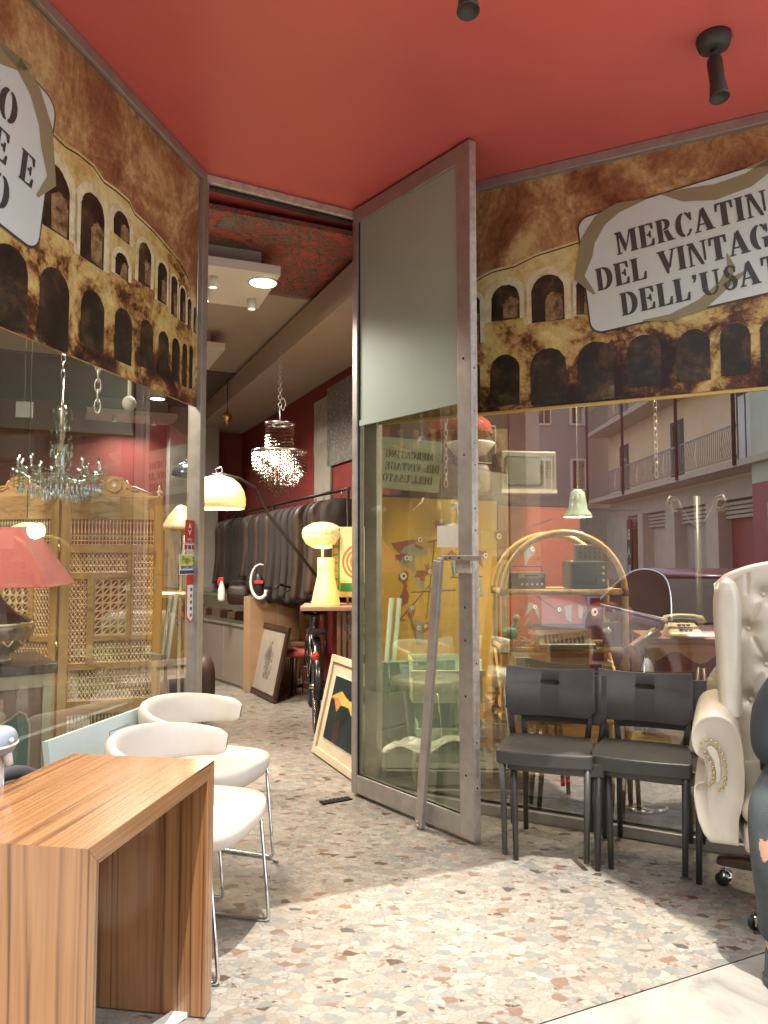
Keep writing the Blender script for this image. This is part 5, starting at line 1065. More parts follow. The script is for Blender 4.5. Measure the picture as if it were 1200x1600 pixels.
def draw_in(mb, w_, h, fw):
    mb.bx(-w_ / 2 + fw - .005, w_ / 2 - fw + .005, -.006, .002, fw, h - fw + .01)
    rr_ = random.Random(3)
    for i in range(46):
        a_ = rr_.random() * 6.28; rad = rr_.random() ** .6; x = .10 * rad * math.cos(a_); z = h * .5 + .17 * rad * math.sin(a_); s = rr_.uniform(.012, .035)
        P = [(x + s * math.cos(t_) * rr_.uniform(.6, 1.2), -.0066 - i * .00003, z + s * 1.4 * math.sin(t_) * rr_.uniform(.6, 1.2)) for t_ in [2 * math.pi * j / 9 for j in range(9)]]
        mb.add(P, [tuple(range(9))], mi=1 + i % 2)
M['charcoal1'] = mat('charcoal_mid', (.12, .105, .09), .8, noise=.4, ns=20); M['charcoal2'] = mat('charcoal_light', (.20, .175, .145), .8, noise=.4, ns=20); M['drawing_paper'] = mat('old_drawing_paper', (.30, .265, .21), .6, noise=.15)
leaning('framed_drawing', 'dark framed charcoal figure drawing leaning at the foot of the counter', floor_at(389, 1080), floor_at(430, 1100), .66, R(12), .05, ['dark_frame', 'drawing_paper', 'charcoal1', 'charcoal2'], draw_in)
def paint_in(mb, w_, h, fw):
    x0, x1, z0, z1 = -w_ / 2 + fw - .004, w_ / 2 - fw + .004, fw, h - fw + .01; mb.bx(x0, x1, -.004, .002, z0, z1, 0)
    m_ = .075; mb.bx(x0 + m_, x1 - m_, -.0075, -.0045, z0 + m_, z1 - m_, 4); a_, b_, c_, d_ = x0 + m_ + .008, x1 - m_ - .008, z0 + m_ + .008, z1 - m_ - .008
    mb.bx(a_, b_, -.0095, -.008, c_, d_, 1); W_, H_ = b_ - a_, d_ - c_
    P = lambda pts, y, mi: mb.add([(a_ + x * W_, y, c_ + z * H_) for x, z in pts], [tuple(range(len(pts)))], mi=mi)
    P([(0, .66), (.12, .72), (.3, .8), (.45, .74), (.6, .7), (.8, .74), (1, .6), (1, .34), (.75, .5), (.5, .6), (.3, .58), (.16, .62)], -.0102, 2); P([(.1, .66), (.24, .68), (.36, .6), (.25, .46), (.14, .6)], -.0106, 3)
    P([(0, .0), (0, .62), (.1, .60), (.2, .52), (.27, .44), (.4, .58), (.6, .6), (.75, .48), (1, .30), (1, 0)], -.0110, 1); P([(.25, 0), (.45, .0), (.46, .34), (.38, .36), (.28, .3)], -.0114, 5)
M['paint_dark'] = mat('oil_dark_blue_green', (.016, .026, .028), .35, noise=.5, ns=5); M['paint_gold'] = mat('oil_sunset_yellow', (.46, .33, .08), .4, noise=.35, ns=9); M['paint_or'] = mat('oil_orange', (.42, .17, .05), .4, noise=.3, ns=9); M['paint_br'] = mat('oil_brown', (.05, .022, .018), .4, noise=.4)
leaning('framed_painting', 'wide cream framed painting of dark mountains at sunset leaning inside the doorway', floor_at(490, 1176), floor_at(560, 1226), .64, R(13), .045, ['pale_frame', 'pale_frame', 'paint_dark', 'paint_gold', 'paint_or', 'plate', 'paint_br'], paint_in)
leaning('framed_painting', 'tall thin pale frame stored edge on behind the sunset painting', floor_at(538, 1120), floor_at(556, 1128), 1.0, R(6), .03, ['pine', 'pale_frame', 'paint_dark', 'paint_gold', 'paint_or', 'plate', 'paint_br'], lambda mb, w_, h, fw: mb.bx(-w_ / 2 + fw, w_ / 2 - fw, -.004, .002, fw, h - fw, 0))

# ---- old bicycle seen from behind
g = floor_at(482, 1163); r = T('bicycle', 'old black bicycle seen from behind with a red tail light', 'bicycle', (g.x + .02, g.y + .32, 0), R(98))     # local +x = forward
M['bike_black'] = mat('bike_black', (.012, .012, .012), .25, coat=.4)
for x in (0, 1.06):
    mb = MB(Tr(x, 0, .335)); mb.tube([(.318 * math.cos(a_), 0, .318 * math.sin(a_)) for a_ in [2 * math.pi * i / 48 for i in range(48)]], .018, 10, closed=True); o = mb.build('tyre', 'tyre', r)
    mb = MB(Tr(x, 0, .335)); mb.tube([(.296 * math.cos(a_), 0, .296 * math.sin(a_)) for a_ in [2 * math.pi * i / 48 for i in range(48)]], .008, 6, closed=True)
    for i in range(28): a_ = 2 * math.pi * i / 28; mb.tube([(.02 * math.cos(a_ + .5), (-1) ** i * .03, .02 * math.sin(a_ + .5)), (.295 * math.cos(a_), 0, .295 * math.sin(a_))], .0012, 3, cap=False)
    mb.tube([(0, -.05, 0), (0, .05, 0)], .018, 8); mb.build('rim', 'steel', o)
    mb = MB(Tr(x, 0, .335)); n0, n1 = (-15, 185) if x == 0 else (20, 200)
    mb.grid(lambda u, v: (lambda a_, b_: ((.343 + .02 * math.cos(b_)) * math.cos(a_), .032 * math.sin(b_), (.343 + .02 * math.cos(b_)) * math.sin(a_)))(R(n0 + (n1 - n0) * u), R(-90 + 180 * v)), 30, 6); mb.build('mudguard', 'bike_black', r)
mb = MB(); S, B_, Hd = (.30, 0, .80), (.44, 0, .29), (.90, 0, .86)
for p, q_, rr_ in ((S, B_, .014), (B_, Hd, .016), ((.33, 0, .68), (.9, 0, .80), .014), ((.90, 0, .88), (.96, 0, .62), .017)): mb.tube([p, q_], rr_, 8)
for s in (-1, 1): mb.tube([B_, (0, s * .06, .335)], .009, 6); mb.tube([(.33, 0, .70), (0, s * .06, .335)], .008, 6); mb.tube([(.96, s * .03, .62), (1.06, s * .05, .335)], .010, 6); mb.tube([(.30, s * .02, .77), (-.1, s * .06, .72)], .004, 5); mb.tube([(-.1, s * .06, .72), (-.02, s * .055, .35)], .004, 5)
mb.lathe([(.08, -.003), (.09, 0), (.08, .003)], n=24, M=Tr(.44, -.05, .29) @ Rx(R(90))); mb.tube([(.44, -.09, .29), (.44, .09, .29)], .008, 6); mb.tube([(.44, -.09, .29), (.54, -.09, .18)], .008, 6); mb.tube([(.44, .09, .29), (.34, .09, .40)], .008, 6); mb.build('frame', 'bike_black', r)
mb = MB(); mb.grid(lambda u, v: (.20 + .24 * v, (.085 * (1 - v) ** .7 + .016) * math.cos(math.pi * 2 * u), .86 + .025 * math.sin(2 * math.pi * u) - .01 * v), 16, 10); sdl = mb.build('saddle', 'dark', r)
mb = MB(); [mb.tube([(.22, s * .05, .84 - .012 * i), (.22, s * .05 + .012, .84 - .012 * i), (.22, s * .05, .835 - .012 * i)], .003, 5) for s in (-1, 1) for i in range(4)]; mb.tube([(.30, 0, .84), (.30, 0, .78)], .012, 8); mb.build('saddle_springs', 'steel', sdl)
mb = MB(); mb.tube([(.90, 0, .86), (.89, 0, 1.0)], .011, 8); mb.tube([(.70, -.29, 1.03), (.80, -.27, 1.05), (.88, -.14, 1.01), (.89, 0, 1.0), (.88, .14, 1.01), (.80, .27, 1.05), (.70, .29, 1.03)], .011, 8); mb.build('handlebar', 'darkmetal', r)
mb = MB(); [mb.tube([(.70, s * .29, 1.03), (.60, s * .30, 1.02)], .016, 10) for s in (-1, 1)]; [mb.tube([(.86, s * .18, 1.0), (.72, s * .24, .985)], .005, 6) for s in (-1, 1)]; mb.build('grips', 'dark', r)
mb = MB(); mb.sph((-.335, .02, .60), (.018, .028, .032), 12); M['tail_red'] = mat('tail_light', (.6, .04, .02), .1, coat=.5); mb.build('tail_light', 'tail_red', r)
mb = MB(); mb.bx(-.12, .22, -.07, .07, .725, .735); mb.build('carrier', 'darkmetal', r)

# ---- pinkish round backed chair, red stool
g = floor_at(470, 1085); M['pink_wood'] = mat('pinkish_wood', (.30, .17, .12), .45, noise=.15)
r = T('round_back_chair', 'pinkish wooden chair with a round arched back behind the bicycle', 'chair', (g.x + .06, g.y + .55, 0), R(10))
mb = MB(); P = [(.24 * math.cos(math.pi * i / 16), .2 + .0, .52 + .28 * math.sin(math.pi * i / 16)) for i in range(17)]; mb.tube([(.24, .2, .0)] + P + [(-.24, .2, .0)], .026, 10); mb.build('back_frame', 'pink_wood', r)
mb = MB(); mb.prism([(.2 * math.cos(2 * math.pi * i / 20), .56 + .18 * math.sin(2 * math.pi * i / 20)) for i in range(20)], .19, .215, 'y'); mb.build('backrest', 'tan', r)
mb = MB(); mb.bx(-.23, .23, -.22, .2, .40, .45); mb.build('seat', 'tan', r, bev=.015)
for s in (-1, 1): mb = MB(); mb.tube([(s * .2, -.2, .4), (s * .21, -.21, 0)], [.02, .014], 8); mb.build('leg', 'pink_wood', r)
g = floor_at(478, 1092); r = T('stool', 'low stool with a red cushion and thin dark legs behind the framed drawing', 'stool', (g.x - .06, g.y + .1, 0), 0)
mb = MB(); mb.grid(pad(0, 0, .40, (.15, .14, .035), 5), 24, 10); mb.build('seat', 'fabric_red', r)
for i in range(4): a_ = R(45 + 90 * i); mb = MB(); mb.tube([(.11 * math.cos(a_), .11 * math.sin(a_), .37), (.13 * math.cos(a_), .13 * math.sin(a_), 0)], .009, 6); mb.build('leg', 'darkmetal', r)
mb = MB(); [mb.tube([(-.1 + .066 * i, -.1, .36), (-.1 + .066 * i, -.11, .05)], .004, 5) for i in range(4)]; mb.build('bars', 'darkmetal', r)
g = at(546, 960, 5.3); r = T('wooden_pedestal', 'slatted reddish wooden stand right of the bicycle carrying the glowing lamps', 'pedestal', (g.x, g.y, 0), R(2))
mb = MB(); mb.bx(-.33, .10, -.26, .16, PT - .03, PT); mb.build('top', 'pink_wood', r, bev=.004); mb = MB(); [mb.bx(-.085 + i * .04, -.06 + i * .04, -.12, -.1, .04, PT - .031) for i in range(5)]; mb.bx(-.08, .095, -.099, .11, .0, PT - .031); mb.build('body', 'pink_wood', r)
g = floor_at(552, 1140); pp = at(568, 985, 4.95); r = T('paper_sign', 'white paper sign with black letters standing behind the door post', 'sign', (pp.x + .03, pp.y, pp.z), R(5))
mb = MB(); mb.bx(-.1, .16, -.006, .006, -.16, .13); mb.bx(-.1, .16, -.008, -.0061, -.16, -.12) ; mb.build('board', 's_white', r)
mb = MB(); [stencil(mb, s_, .042, Tr(.03, -.0085, z)) for s_, z in (('MERCATINO', .06), ('DEL VINTAGE', .0), ("DELL'USATO", -.06))]; mb.build('lettering', 'ink', r, fix=False)
mb = MB(); mb.tube([(0, .01, -.16), (0, .03, -pp.z + .005)], .012, 6); mb.tube([(-.12, .03, -pp.z + .012), (.12, .03, -pp.z + .012)], .012, 6); mb.build('stand', 'pine', r)

# ================================================================ left display
# carved folding screen
def lattice(mb, w_, h, z0, kind):
    if kind == 'spin':
        n_ = int(w_ / .0165); hu = h * .66
        for i in range(n_ + 1):
            x = -w_ / 2 + w_ * i / n_; mb.lathe([(.002, 0), (.003, hu * .15), (.006, hu * .22), (.003, hu * .3), (.0025, hu * .5), (.003, hu * .7), (.006, hu * .8), (.003, hu * .86), (.002, hu)], (x, 0, z0 + h - hu), 6); mb.sph((x, 0, z0 + h * .26), .0062, 6); mb.tube([(x, 0, z0), (x, 0, z0 + h - hu)], .0022, 4, cap=False)
        for z in (z0 + h - hu, z0 + h * .15): mb.bx(-w_ / 2, w_ / 2, -.003, .003, z - .003, z + .003)
    elif kind == 'bead':
        p = .019; nx, nz = max(2, int(w_ / p)), max(2, int(h / (p * .86)))
        for j in range(nz + 1):
            for i in range(nx + 1):
                x = -w_ / 2 + w_ * (i + (.5 if j % 2 else 0)) / nx; z = z0 + h * j / nz
                if x > w_ / 2 + .001: continue
                mb.sph((x, 0, z), .0052, 6)
                if j < nz:
                    for dx in (-.5, .5):
                        x2 = x + dx * w_ / nx
                        if abs(x2) <= w_ / 2 + .001: mb.tube([(x, 0, z), (x2, 0, z + h / nz)], .0022, 4, cap=False)
                if i < nx and j % 2 == 0: mb.tube([(x, 0, z), (x + w_ / nx, 0, z)], .0018, 4, cap=False)
    else:
        nx, nz = 4, max(4, round(h / (w_ / 4)))
        dx, dz = w_ / nx, h / nz
        for i in range(nx + 1): mb.bx(-w_ / 2 + i * dx - .0035, -w_ / 2 + i * dx + .0035, -.004, .004, z0, z0 + h)
        for j in range(nz + 1): mb.bx(-w_ / 2, w_ / 2, -.0035, .0035, z0 + j * dz - .0035, z0 + j * dz + .0035)
        for i in range(nx + 1):
            for j in range(nz + 1): mb.lathe([(0, -.0042), (dx * .30, -.0042), (dx * .30, .0042), (0, .0042)], n=8, M=Tr(-w_ / 2 + i * dx, 0, z0 + j * dz) @ Rx(R(90)), sm=False)
        for i in range(nx):
            for j in range(nz):
                if True: mb.tube([(-w_ / 2 + i * dx, 0, z0 + j * dz), (-w_ / 2 + (i + 1) * dx, 0, z0 + (j + 1) * dz)], .003, 4, cap=False)
def sinter(mb, w_):      # stepped fillet pediment
    P = [(-w_ / 2, 0), (w_ / 2, 0), (w_ / 2 - .02, .012), (w_ / 2 - .05, .018), (w_ / 2 - .09, .045), (w_ / 2 - .13, .062), (.055, .082), (.04, .10), (0, .105), (-.04, .10), (-.055, .082), (-w_ / 2 + .13, .062), (-w_ / 2 + .09, .045), (-w_ / 2 + .05, .018), (-w_ / 2 + .02, .012)]
    return P
PW = .50; PH = 1.60
def screen_panel(parent, M0):
    mb = MB(M0)
    for s in (-1, 1): mb.bx(s * PW / 2 - (.045 if s > 0 else 0), s * PW / 2 + (.0 if s > 0 else .045), -.014, .014, .0, PH)
    pan = mb.build('panel', 'oak', parent, bev=.003)
    w_ = PW - .09; mb = MB(M0)
    rails = [(.08, .13), (.27, .31), (.42, .47), (.62, .66), (.70 - .02, .70 - .015)]
    # cross rails (z from, to)
    for z0, z1 in ((.06, .12), (.30, .345), (.475, .545), (.70, .735), (1.30, 1.345), (1.475, 1.60)): mb.bx(-w_ / 2, w_ / 2, -.012, .012, z0, z1)
    mb.bx(-w_ / 2 + .085, w_ / 2, -.011, .011, .73 + .1 + .0, .73 + .135) if False else None
    mb.bx(-w_ / 2 + .095, w_ / 2 - .0, -.0115, .0115, .845, .875); mb.bx(-w_ / 2, w_ / 2 - .11, -.0115, .0115, 1.165, 1.20)
    mb.bx(-w_ / 2 + .085, -w_ / 2 + .12, -.011, .011, .735, 1.165); mb.bx(w_ / 2 - .13, w_ / 2 - .098, -.011, .011, .875, 1.30)
    mb.build('rails', 'oak_x', pan, bev=.002)
    mb = MB(M0); lattice(mb, w_, .13, 1.345, 'spin'); lattice(mb, w_, .125, .348, 'spin'); mb.build('spindles', 'bead', pan)
    for (x0, x1, z0, z1, kd) in ((-w_ / 2, w_ / 2 - .135, 1.20, 1.30, 'bead'), (w_ / 2 - .095, w_ / 2, .88, 1.30, 'bead'), (-w_ / 2, -w_ / 2 + .083, .735, 1.165, 'bead'), (-w_ / 2 + .122, w_ / 2 - .132, .877, 1.163, 'disc'), (-w_ / 2 + .122, w_ / 2, .737, .843, 'bead'), (-w_ / 2, w_ / 2, .55, .695, 'bead'), (-w_ / 2, w_ / 2, .125, .295, 'bead')):
        mb = MB(M0 @ Tr((x0 + x1) / 2, 0, 0)); lattice(mb, x1 - x0, z1 - z0, z0, kd); mb.build('lattice', 'bead', pan)
    mb = MB(M0); mb.prism([(x, z + PH) for x, z in sinter(mb, w_ + .0)], -.008, .010, 'y'); 
    for s in (-1, 1):
        mb.tube([(s * x, -.010, PH + z) for x, z in ((.19, .012), (.15, .03), (.10, .05), (.07, .045), (.09, .03), (.12, .03))], .005, 6); mb.tube([(s * x, -.010, PH + z) for x, z in ((.06, .08), (.075, .06), (.06, .035))], .005, 6)
    mb.lathe([(.030, -.012), (.038, -.014), (.040, -.008)], n=20, M=Tr(0, 0, PH + .055) @ Rx(R(90)) @ Rx(R(180))); mb.build('pediment', 'pine', pan)
    mb = MB(M0)
    for k in range(6): a_ = R(60 * k + 30); mb.add([(.012 * math.cos(a_ - .5) * .5, -.0135, PH + .055 + .012 * math.sin(a_ - .5) * .5), (.016 * math.cos(a_), -.0135, PH + .055 + .016 * math.sin(a_)), (.012 * math.cos(a_ + .5) * .5, -.0135, PH + .055 + .012 * math.sin(a_ + .5) * .5), (0, -.0135, PH + .055)], [(0, 1, 2, 3)])
    mb.build('star_inlay', 's_white', pan)
    mb = MB(M0)
    for s in (-1, 1): mb.lathe([(.004, 0), (.012, .004), (.006, .012), (.014, .024), (.012, .032), (.005, .038), (.009, .046), (.003, .056), (0, .062)], (s * (PW / 2 - .022), 0, PH), 12)
    mb.build('finial', 'bead', pan)
E1 = at(245, 960, 3.95); A1 = at(92, 960, 3.80)
r = T('folding_screen', 'carved golden wood folding screen behind the left window', 'folding screen', (A1.x, A1.y, 0), 0)
sc_ = PW / (E1 - A1).to_2d().length; a1 = math.atan2(E1.y - A1.y, E1.x - A1.x)
screen_panel(r, Rz(a1) @ Tr(PW / 2 + .002, 0, 0)); a2_ = math.pi - R(8); screen_panel(r, Rz(-R(14)) @ Tr(-PW / 2 - .006, 0, 0)); screen_panel(r, Rz(-R(14)) @ Tr(-PW - .008, 0, 0) @ Rz(R(26)) @ Tr(-PW / 2, 0, 0))
for z in (.3, .8, 1.3):
    mb = MB(); mb.tube([(0, -.018, z), (0, -.018, z + .05)], .006, 8); mb.build('hinge', 'brass', r)

M['straw0'] = mat('glowing_straw', (.6, .5, .25), .4, emis=(1, .8, .4), es=.1)
# red pyramid lamp on a dresser
g = at(-12, 915, 3.06); r = T('table_lamp', 'table lamp with a large dark red pyramid shade behind the left window', 'table lamp', (g.x, g.y, .845), R(12))
z0 = g.z - .845; mb = MB(); a_, b_, hh = .27, .13, .235
mb.add([(-a_, -a_, z0), (a_, -a_, z0), (a_, a_, z0), (-a_, a_, z0), (-b_, -b_, z0 + hh), (b_, -b_, z0 + hh), (b_, b_, z0 + hh), (-b_, b_, z0 + hh)], [(0, 1, 5, 4), (1, 2, 6, 5), (2, 3, 7, 6), (3, 0, 4, 7)]); mb.build('lamp_shade', 'fabric_red', r, solid=.003)
M['pewter'] = mat('pewter_and_brass', (.32, .24, .17), .3, .85, noise=.5, ns=25)
mb = MB(); mb.lathe([(.0, .0), (.08, 0), (.085, .015), (.07, .03), (.11, .06), (.155, .11), (.165, .15), (.16, .16)], n=36); mb.build('base_bowl', 'pewter', r); mb = MB(); mb.lathe([(.162, .16), (.168, .166), (.16, .172), (.10, .20), (.05, .25), (.018, .30), (.01, .36), (.01, z0 + .1)], n=36); mb.build('base_neck', 'steel', r)
mb = MB(); mb.lathe([(.164, .155), (.17, .162), (.164, .169)], n=40); mb.tube([(.14 * math.cos(2 * math.pi * i / 60), .14 * math.sin(2 * math.pi * i / 60), .095 + .02 * math.sin(i * 1.3)) for i in range(60)], .006, 6, closed=True); mb.build('gold_rim', 'brass', r)
g = at(112, 1038, 3.05); r = T('dresser', 'old cream trimmed cabinet with a green shaped panel under the red lamp', 'cabinet', (-1.84, 3.03, 0), R(35))
M['cab'] = mat('brown_painted_cabinet', (.28, .17, .11), .4, noise=.15); M['cab_trim'] = mat('cream_trim', (.46, .38, .24), .4, noise=.1); M['green_cloth'] = mat('green_cloth', (.05, .12, .085), .7, noise=.15)
mb = MB(); mb.bx(-.42, .42, -.2, .25, .05, .80); mb.build('carcass', 'cab', r, bev=.004); mb = MB(); mb.bx(-.44, .44, -.225, .27, .8005, .84); mb.build('top', 'dark_frame', r, bev=.004)
mb = MB(); mb.bx(-.42, .42, -.212, -.2005, .745, .80); mb.bx(.0, .03, -.212, -.2005, .05, .744); mb.bx(.385, .42, -.212, -.2005, .05, .744); mb.bx(-.42, -.385, -.212, -.2005, .05, .744); mb.build('trim', 'cab_trim', r, bev=.002)
for x in (.21, -.2):
    P = [(-.13, .10), (.13, .10), (.13, .6), (.115, .64), (.09, .655), (.06, .63), (.0, .60), (-.06, .61), (-.10, .595), (-.13, .57)]; mb = MB(Tr(x, 0, 0)); mb.prism(P, -.206, -.2005, 'y'); mb.build('green_panel', 'green_cloth', r, bev=.002)
    mb = MB(Tr(x, 0, 0)); mb.tube([(a_, -.206, b_) for a_, b_ in P], .005, 6, closed=True); mb.build('moulding', 'cab_trim', r)
mb = MB(); [mb.bx(x - .02, x + .02, y - .02, y + .02, 0, .05) for x in (-.38, .38) for y in (-.16, .2)]; mb.build('feet', 'cab', r)
# glass chandelier in the left window
g = at(97, 640, 3.62); r = T('glass_chandelier', 'smoky glass drop chandelier hanging behind the left window', 'chandelier', (g.x, g.y, at(97, 780, 3.62).z), 0); zb = at(97, 780, 3.62).z; Z = lambda py: at(97, py, 3.62).z - zb
mb = MB(); chain(mb, (0, 0, Z(592)), (0, 0, 3.055 - zb), 22, .009, .002); mb.tube([(0, 0, Z(592)), (0, 0, Z(745))], .006, 8); mb.build('chain', 'steel', r)
mb = MB(); prof_ = [(.0, Z(632)), (.02, Z(634)), (.028, Z(645)), (.016, Z(655)), (.03, Z(668)), (.018, Z(690)), (.04, Z(705)), (.02, Z(730)), (.045, Z(745)), (.0, Z(755))]; mb.lathe(prof_, n=16); mb.build('glass_column', 'smoke_crystal', r)
mb = MB(); mb2 = MB()
for k in range(10):
    a_ = 2 * math.pi * k / 10; pts = [((.02 + .17 * t_) * math.cos(a_), (.02 + .17 * t_) * math.sin(a_), Z(745) - .05 * math.sin(t_ * math.pi * .8) + .05 * t_) for t_ in [i / 8 for i in range(9)]]; mb.tube(pts, .006, 8)
    e = pts[-1]; mb.lathe([(.0, 0), (.03, .003), (.034, .01)], e, 12); mb.tube([e, (e[0], e[1], e[2] + .07)], .008, 8)
    for j in range(7): b_ = 2 * math.pi * j / 7; strand(mb2, e[0] + .03 * math.cos(b_), e[1] + .03 * math.sin(b_), e[2], e[2] - .075, .005, .016)
for ring_, n_, z0, z1 in ((.185, 50, Z(738), Z(770)), (.13, 36, Z(742), Z(776)), (.08, 22, Z(742), Z(780)), (.05, 14, Z(690), Z(712))):
    for k in range(n_):
        a_ = 2 * math.pi * k / n_; x, y = ring_ * math.cos(a_), ring_ * math.sin(a_); strand(mb2, x, y, z0, z1 + .03, .0045, .014); mb2.octa((x, y, z1 + .008), .006, .022)
for k in range(40): t_ = rnd.random(); a_ = rnd.random() * 6.28; mb2.octa((.045 * math.cos(a_), .045 * math.sin(a_), Z(640) * (1 - t_) + Z(735) * t_), .007, .016)
mb.build('glass_arms', 'smoke_crystal', r); mb2.build('glass_drops', 'smoke_crystal', r)
r0 = on(152, 640, 3.35, 'steel_chain', '', 'chain')[0]; bpy.data.objects.remove(r0)
g0, g1 = at(152, 643, 3.3), at(154, 560, 3.3); mb = MB(); chain(mb, g0, (g1.x, g1.y, 3.055), 24, .013, .0035); top(mb, 'chain', 'alu', 'short steel chain hanging below the left banner', 'chain', g0)
M['counter_panel0'] = mat('grey_card', (.12, .125, .11), .7)
g0 = at(38, 640, 4.2); mb = MB(Tr(*g0) @ Rz(.2)); mb.bx(-.045, .045, -.004, .004, -.045, .045); mb.tube([(0, 0, .045), (0, 0, 3.055 - g0.z)], .001, 4); top(mb, 'hanging_tag', 'counter_panel0', 'small pale square tag hanging at the far left of the left window', 'tag', g0)
# pendant / dome lamps seen between screen and post
g = at(291, 745, 4.6); r = T('dome_pendant', 'blue black metal dome pendant beside the door post', 'pendant', g, 0)
M['dome_blue'] = mat('blue_black_enamel', (.03, .04, .055), .12, .4, coat=.6)
mb = MB(); mb.lathe([(.085, 0), (.088, .01), (.075, .05), (.045, .08), (.012, .092), (0, .093)], n=28); mb.build('lamp_shade', 'dome_blue', r, solid=.002); mb = MB(); mb.tube([(0, 0, .09), (0, 0, 3.12 - g.z)], .003, 6); mb.sph((0, 0, .1), .012, 8); mb.build('cord', 'darkmetal', r)
g = at(283, 828, 5.0); r = T('bell_lamp', 'brown bell shaped lamp on a slim stand left of the door post', 'table lamp', (g.x, g.y, 0), 0)
mb = MB(); mb.lathe([(.13, g.z), (.12, g.z + .03), (.08, g.z + .1), (.03, g.z + .16), (0, g.z + .17)], n=26); mb.build('lamp_shade', 'tan', r, solid=.003)
mb = MB(); mb.tube([(0, 0, g.z + .1), (.02, 0, g.z - .1), (.0, 0, g.z - .25), (0, 0, .03)], .015, 10); mb.lathe([(0, .03), (.12, .03), (.12, 0), (0, 0)], n=20); mb.build('stand', 'steel', r)
g = at(268, 925, 4.9); r = T('round_side_table', 'small round side table with a pale rim behind the left window', 'side table', (g.x, g.y, 0), 0)
mb = MB(); mb.lathe([(0, g.z), (.16, g.z), (.165, g.z - .012), (.16, g.z - .03), (0, g.z - .03)], n=32); mb.build('tabletop', 'pewter', r)
for i in range(3): a_ = 2.1 * i; mb = MB(); mb.tube([(.09 * math.cos(a_), .09 * math.sin(a_), g.z - .03), (.15 * math.cos(a_), .15 * math.sin(a_), 0)], .012, 8); mb.build('leg', 'dark_frame', r)
g = at(215, 1010, 5.3); r = T('club_chair', 'brown leather club chair in the dark behind the folding screen', 'armchair', (g.x + .0, g.y + .2, 0), R(30))
mb = MB(); mb.grid(pad(0, 0, .35, (.32, .32, .1), 6), 24, 12); mb.build('seat', 'coat_brown', r); mb = MB(); mb.grid(pad(0, .3, .55, (.34, .1, .32), 6), 24, 12); mb.build('backrest', 'coat_brown', r)
for s in (-1, 1): mb = MB(); mb.grid(pad(s * .36, 0, .36, (.08, .34, .2), 5), 20, 12); mb.build('armrest', 'coat_brown', r)
mb = MB(); mb.bx(-.34, .34, -.3, .3, .02, .26); mb.build('base', 'coat_brown', r, bev=.02)
# second arc lamp in the left display
g = at(60, 730, 4.4); r = T('arc_floor_lamp', 'thin dark arc lamp curving over the folding screen', 'floor lamp', (g.x - 1.2, 4.6, 0), 0); o_ = Vector((g.x - 1.2, 4.6, 0))
P = [at(-60, 760, 4.5), at(-10, 728, 4.45), at(40, 724, 4.4), at(85, 738, 4.35), at(128, 762, 4.3)]; mb = MB(); mb.tube([(0, 0, .02), (0, 0, 1.2)] + [p - o_ for p in P], .009, 8); mb.build('arc_arm', 'darkmetal', r); mb = MB(); mb.lathe([(0, .04), (.15, .035), (.15, 0), (0, 0)], n=24); mb.build('base', 'darkmetal', r)
e = P[-1] - o_; mb = MB(); mb.lathe([(.07, -.06), (.06, -.02), (.02, .0), (0, .002)], e, 20); mb.build('lamp_shade', 'darkmetal', r)
g = at(42, 826, 3.6); r = T('saucer_pendant', 'pale glowing saucer pendant just above the red lamp shade', 'pendant', g, 0)
mb = MB(); mb.lathe([(.05, 0), (.072, .006), (.06, .014), (.02, .03), (0, .032)], n=26); mb.build('lamp_shade', 'straw0', r); mb = MB(); mb.tube([(0, 0, .03), (0, 0, 3.055 - g.z)], .002, 5); mb.build('cord', 'darkmetal', r)
# big dark cupboard closing the view behind screen
g = un(-1.2, 7.9); r = T('cupboard', 'tall dark brown cupboard deep in the shop behind the folding screen', 'cupboard', g, PHI)
mb = MB(); mb.bx(-.9, .9, 0, .5, .06, 1.9); mb.build('carcass', 'dark_frame', r, bev=.005); 
for s in (-1, 1): mb = MB(); mb.bx(min(s * .02, s * .86), max(s * .02, s * .86), -.018, -.001, .1, 1.84); mb.build('door', 'dark_frame', r, bev=.006)

# ================================================================ right display
O_ = un(1.95, 4.33); PPL = ((O_.x, O_.y), (CU, SU))
r = T('painted_panel', 'yellow painted board with odd brown and grey beasts behind the door glass', 'painted panel', O_, PHI)
M['p_yel'] = mat('panel_yellow_paint', (.50, .30, .035), .5, noise=.08, ns=2); M['p_or'] = mat('panel_orange_paint', (.26, .055, .02), .5, noise=.12, ns=2); M['beast_br'] = mat('beast_brown', (.22, .05, .035), .5); M['beast_gr'] = mat('beast_grey', (.24, .26, .27), .5); M['beast_tq'] = mat('beast_turquoise', (.12, .30, .30), .5)
def pp(px, py): s, z = onplane(px, py, *PPL); return s, z
sa = pp(594, 800)[0]; sb = pp(776, 800)[0]; zt = pp(640, 778)[1]
mb = MB(); mb.bx(sa, sb, 0, .02, .01, zt); mb.build('board', 'p_yel', r); 
mb = MB(); mb.bx(sa - .014, sa - .001, -.005, .022, .01, zt + .02); mb.bx(sa, sb, -.004, .022, zt + .001, zt + .015); mb.build('edging', 'dark', r)
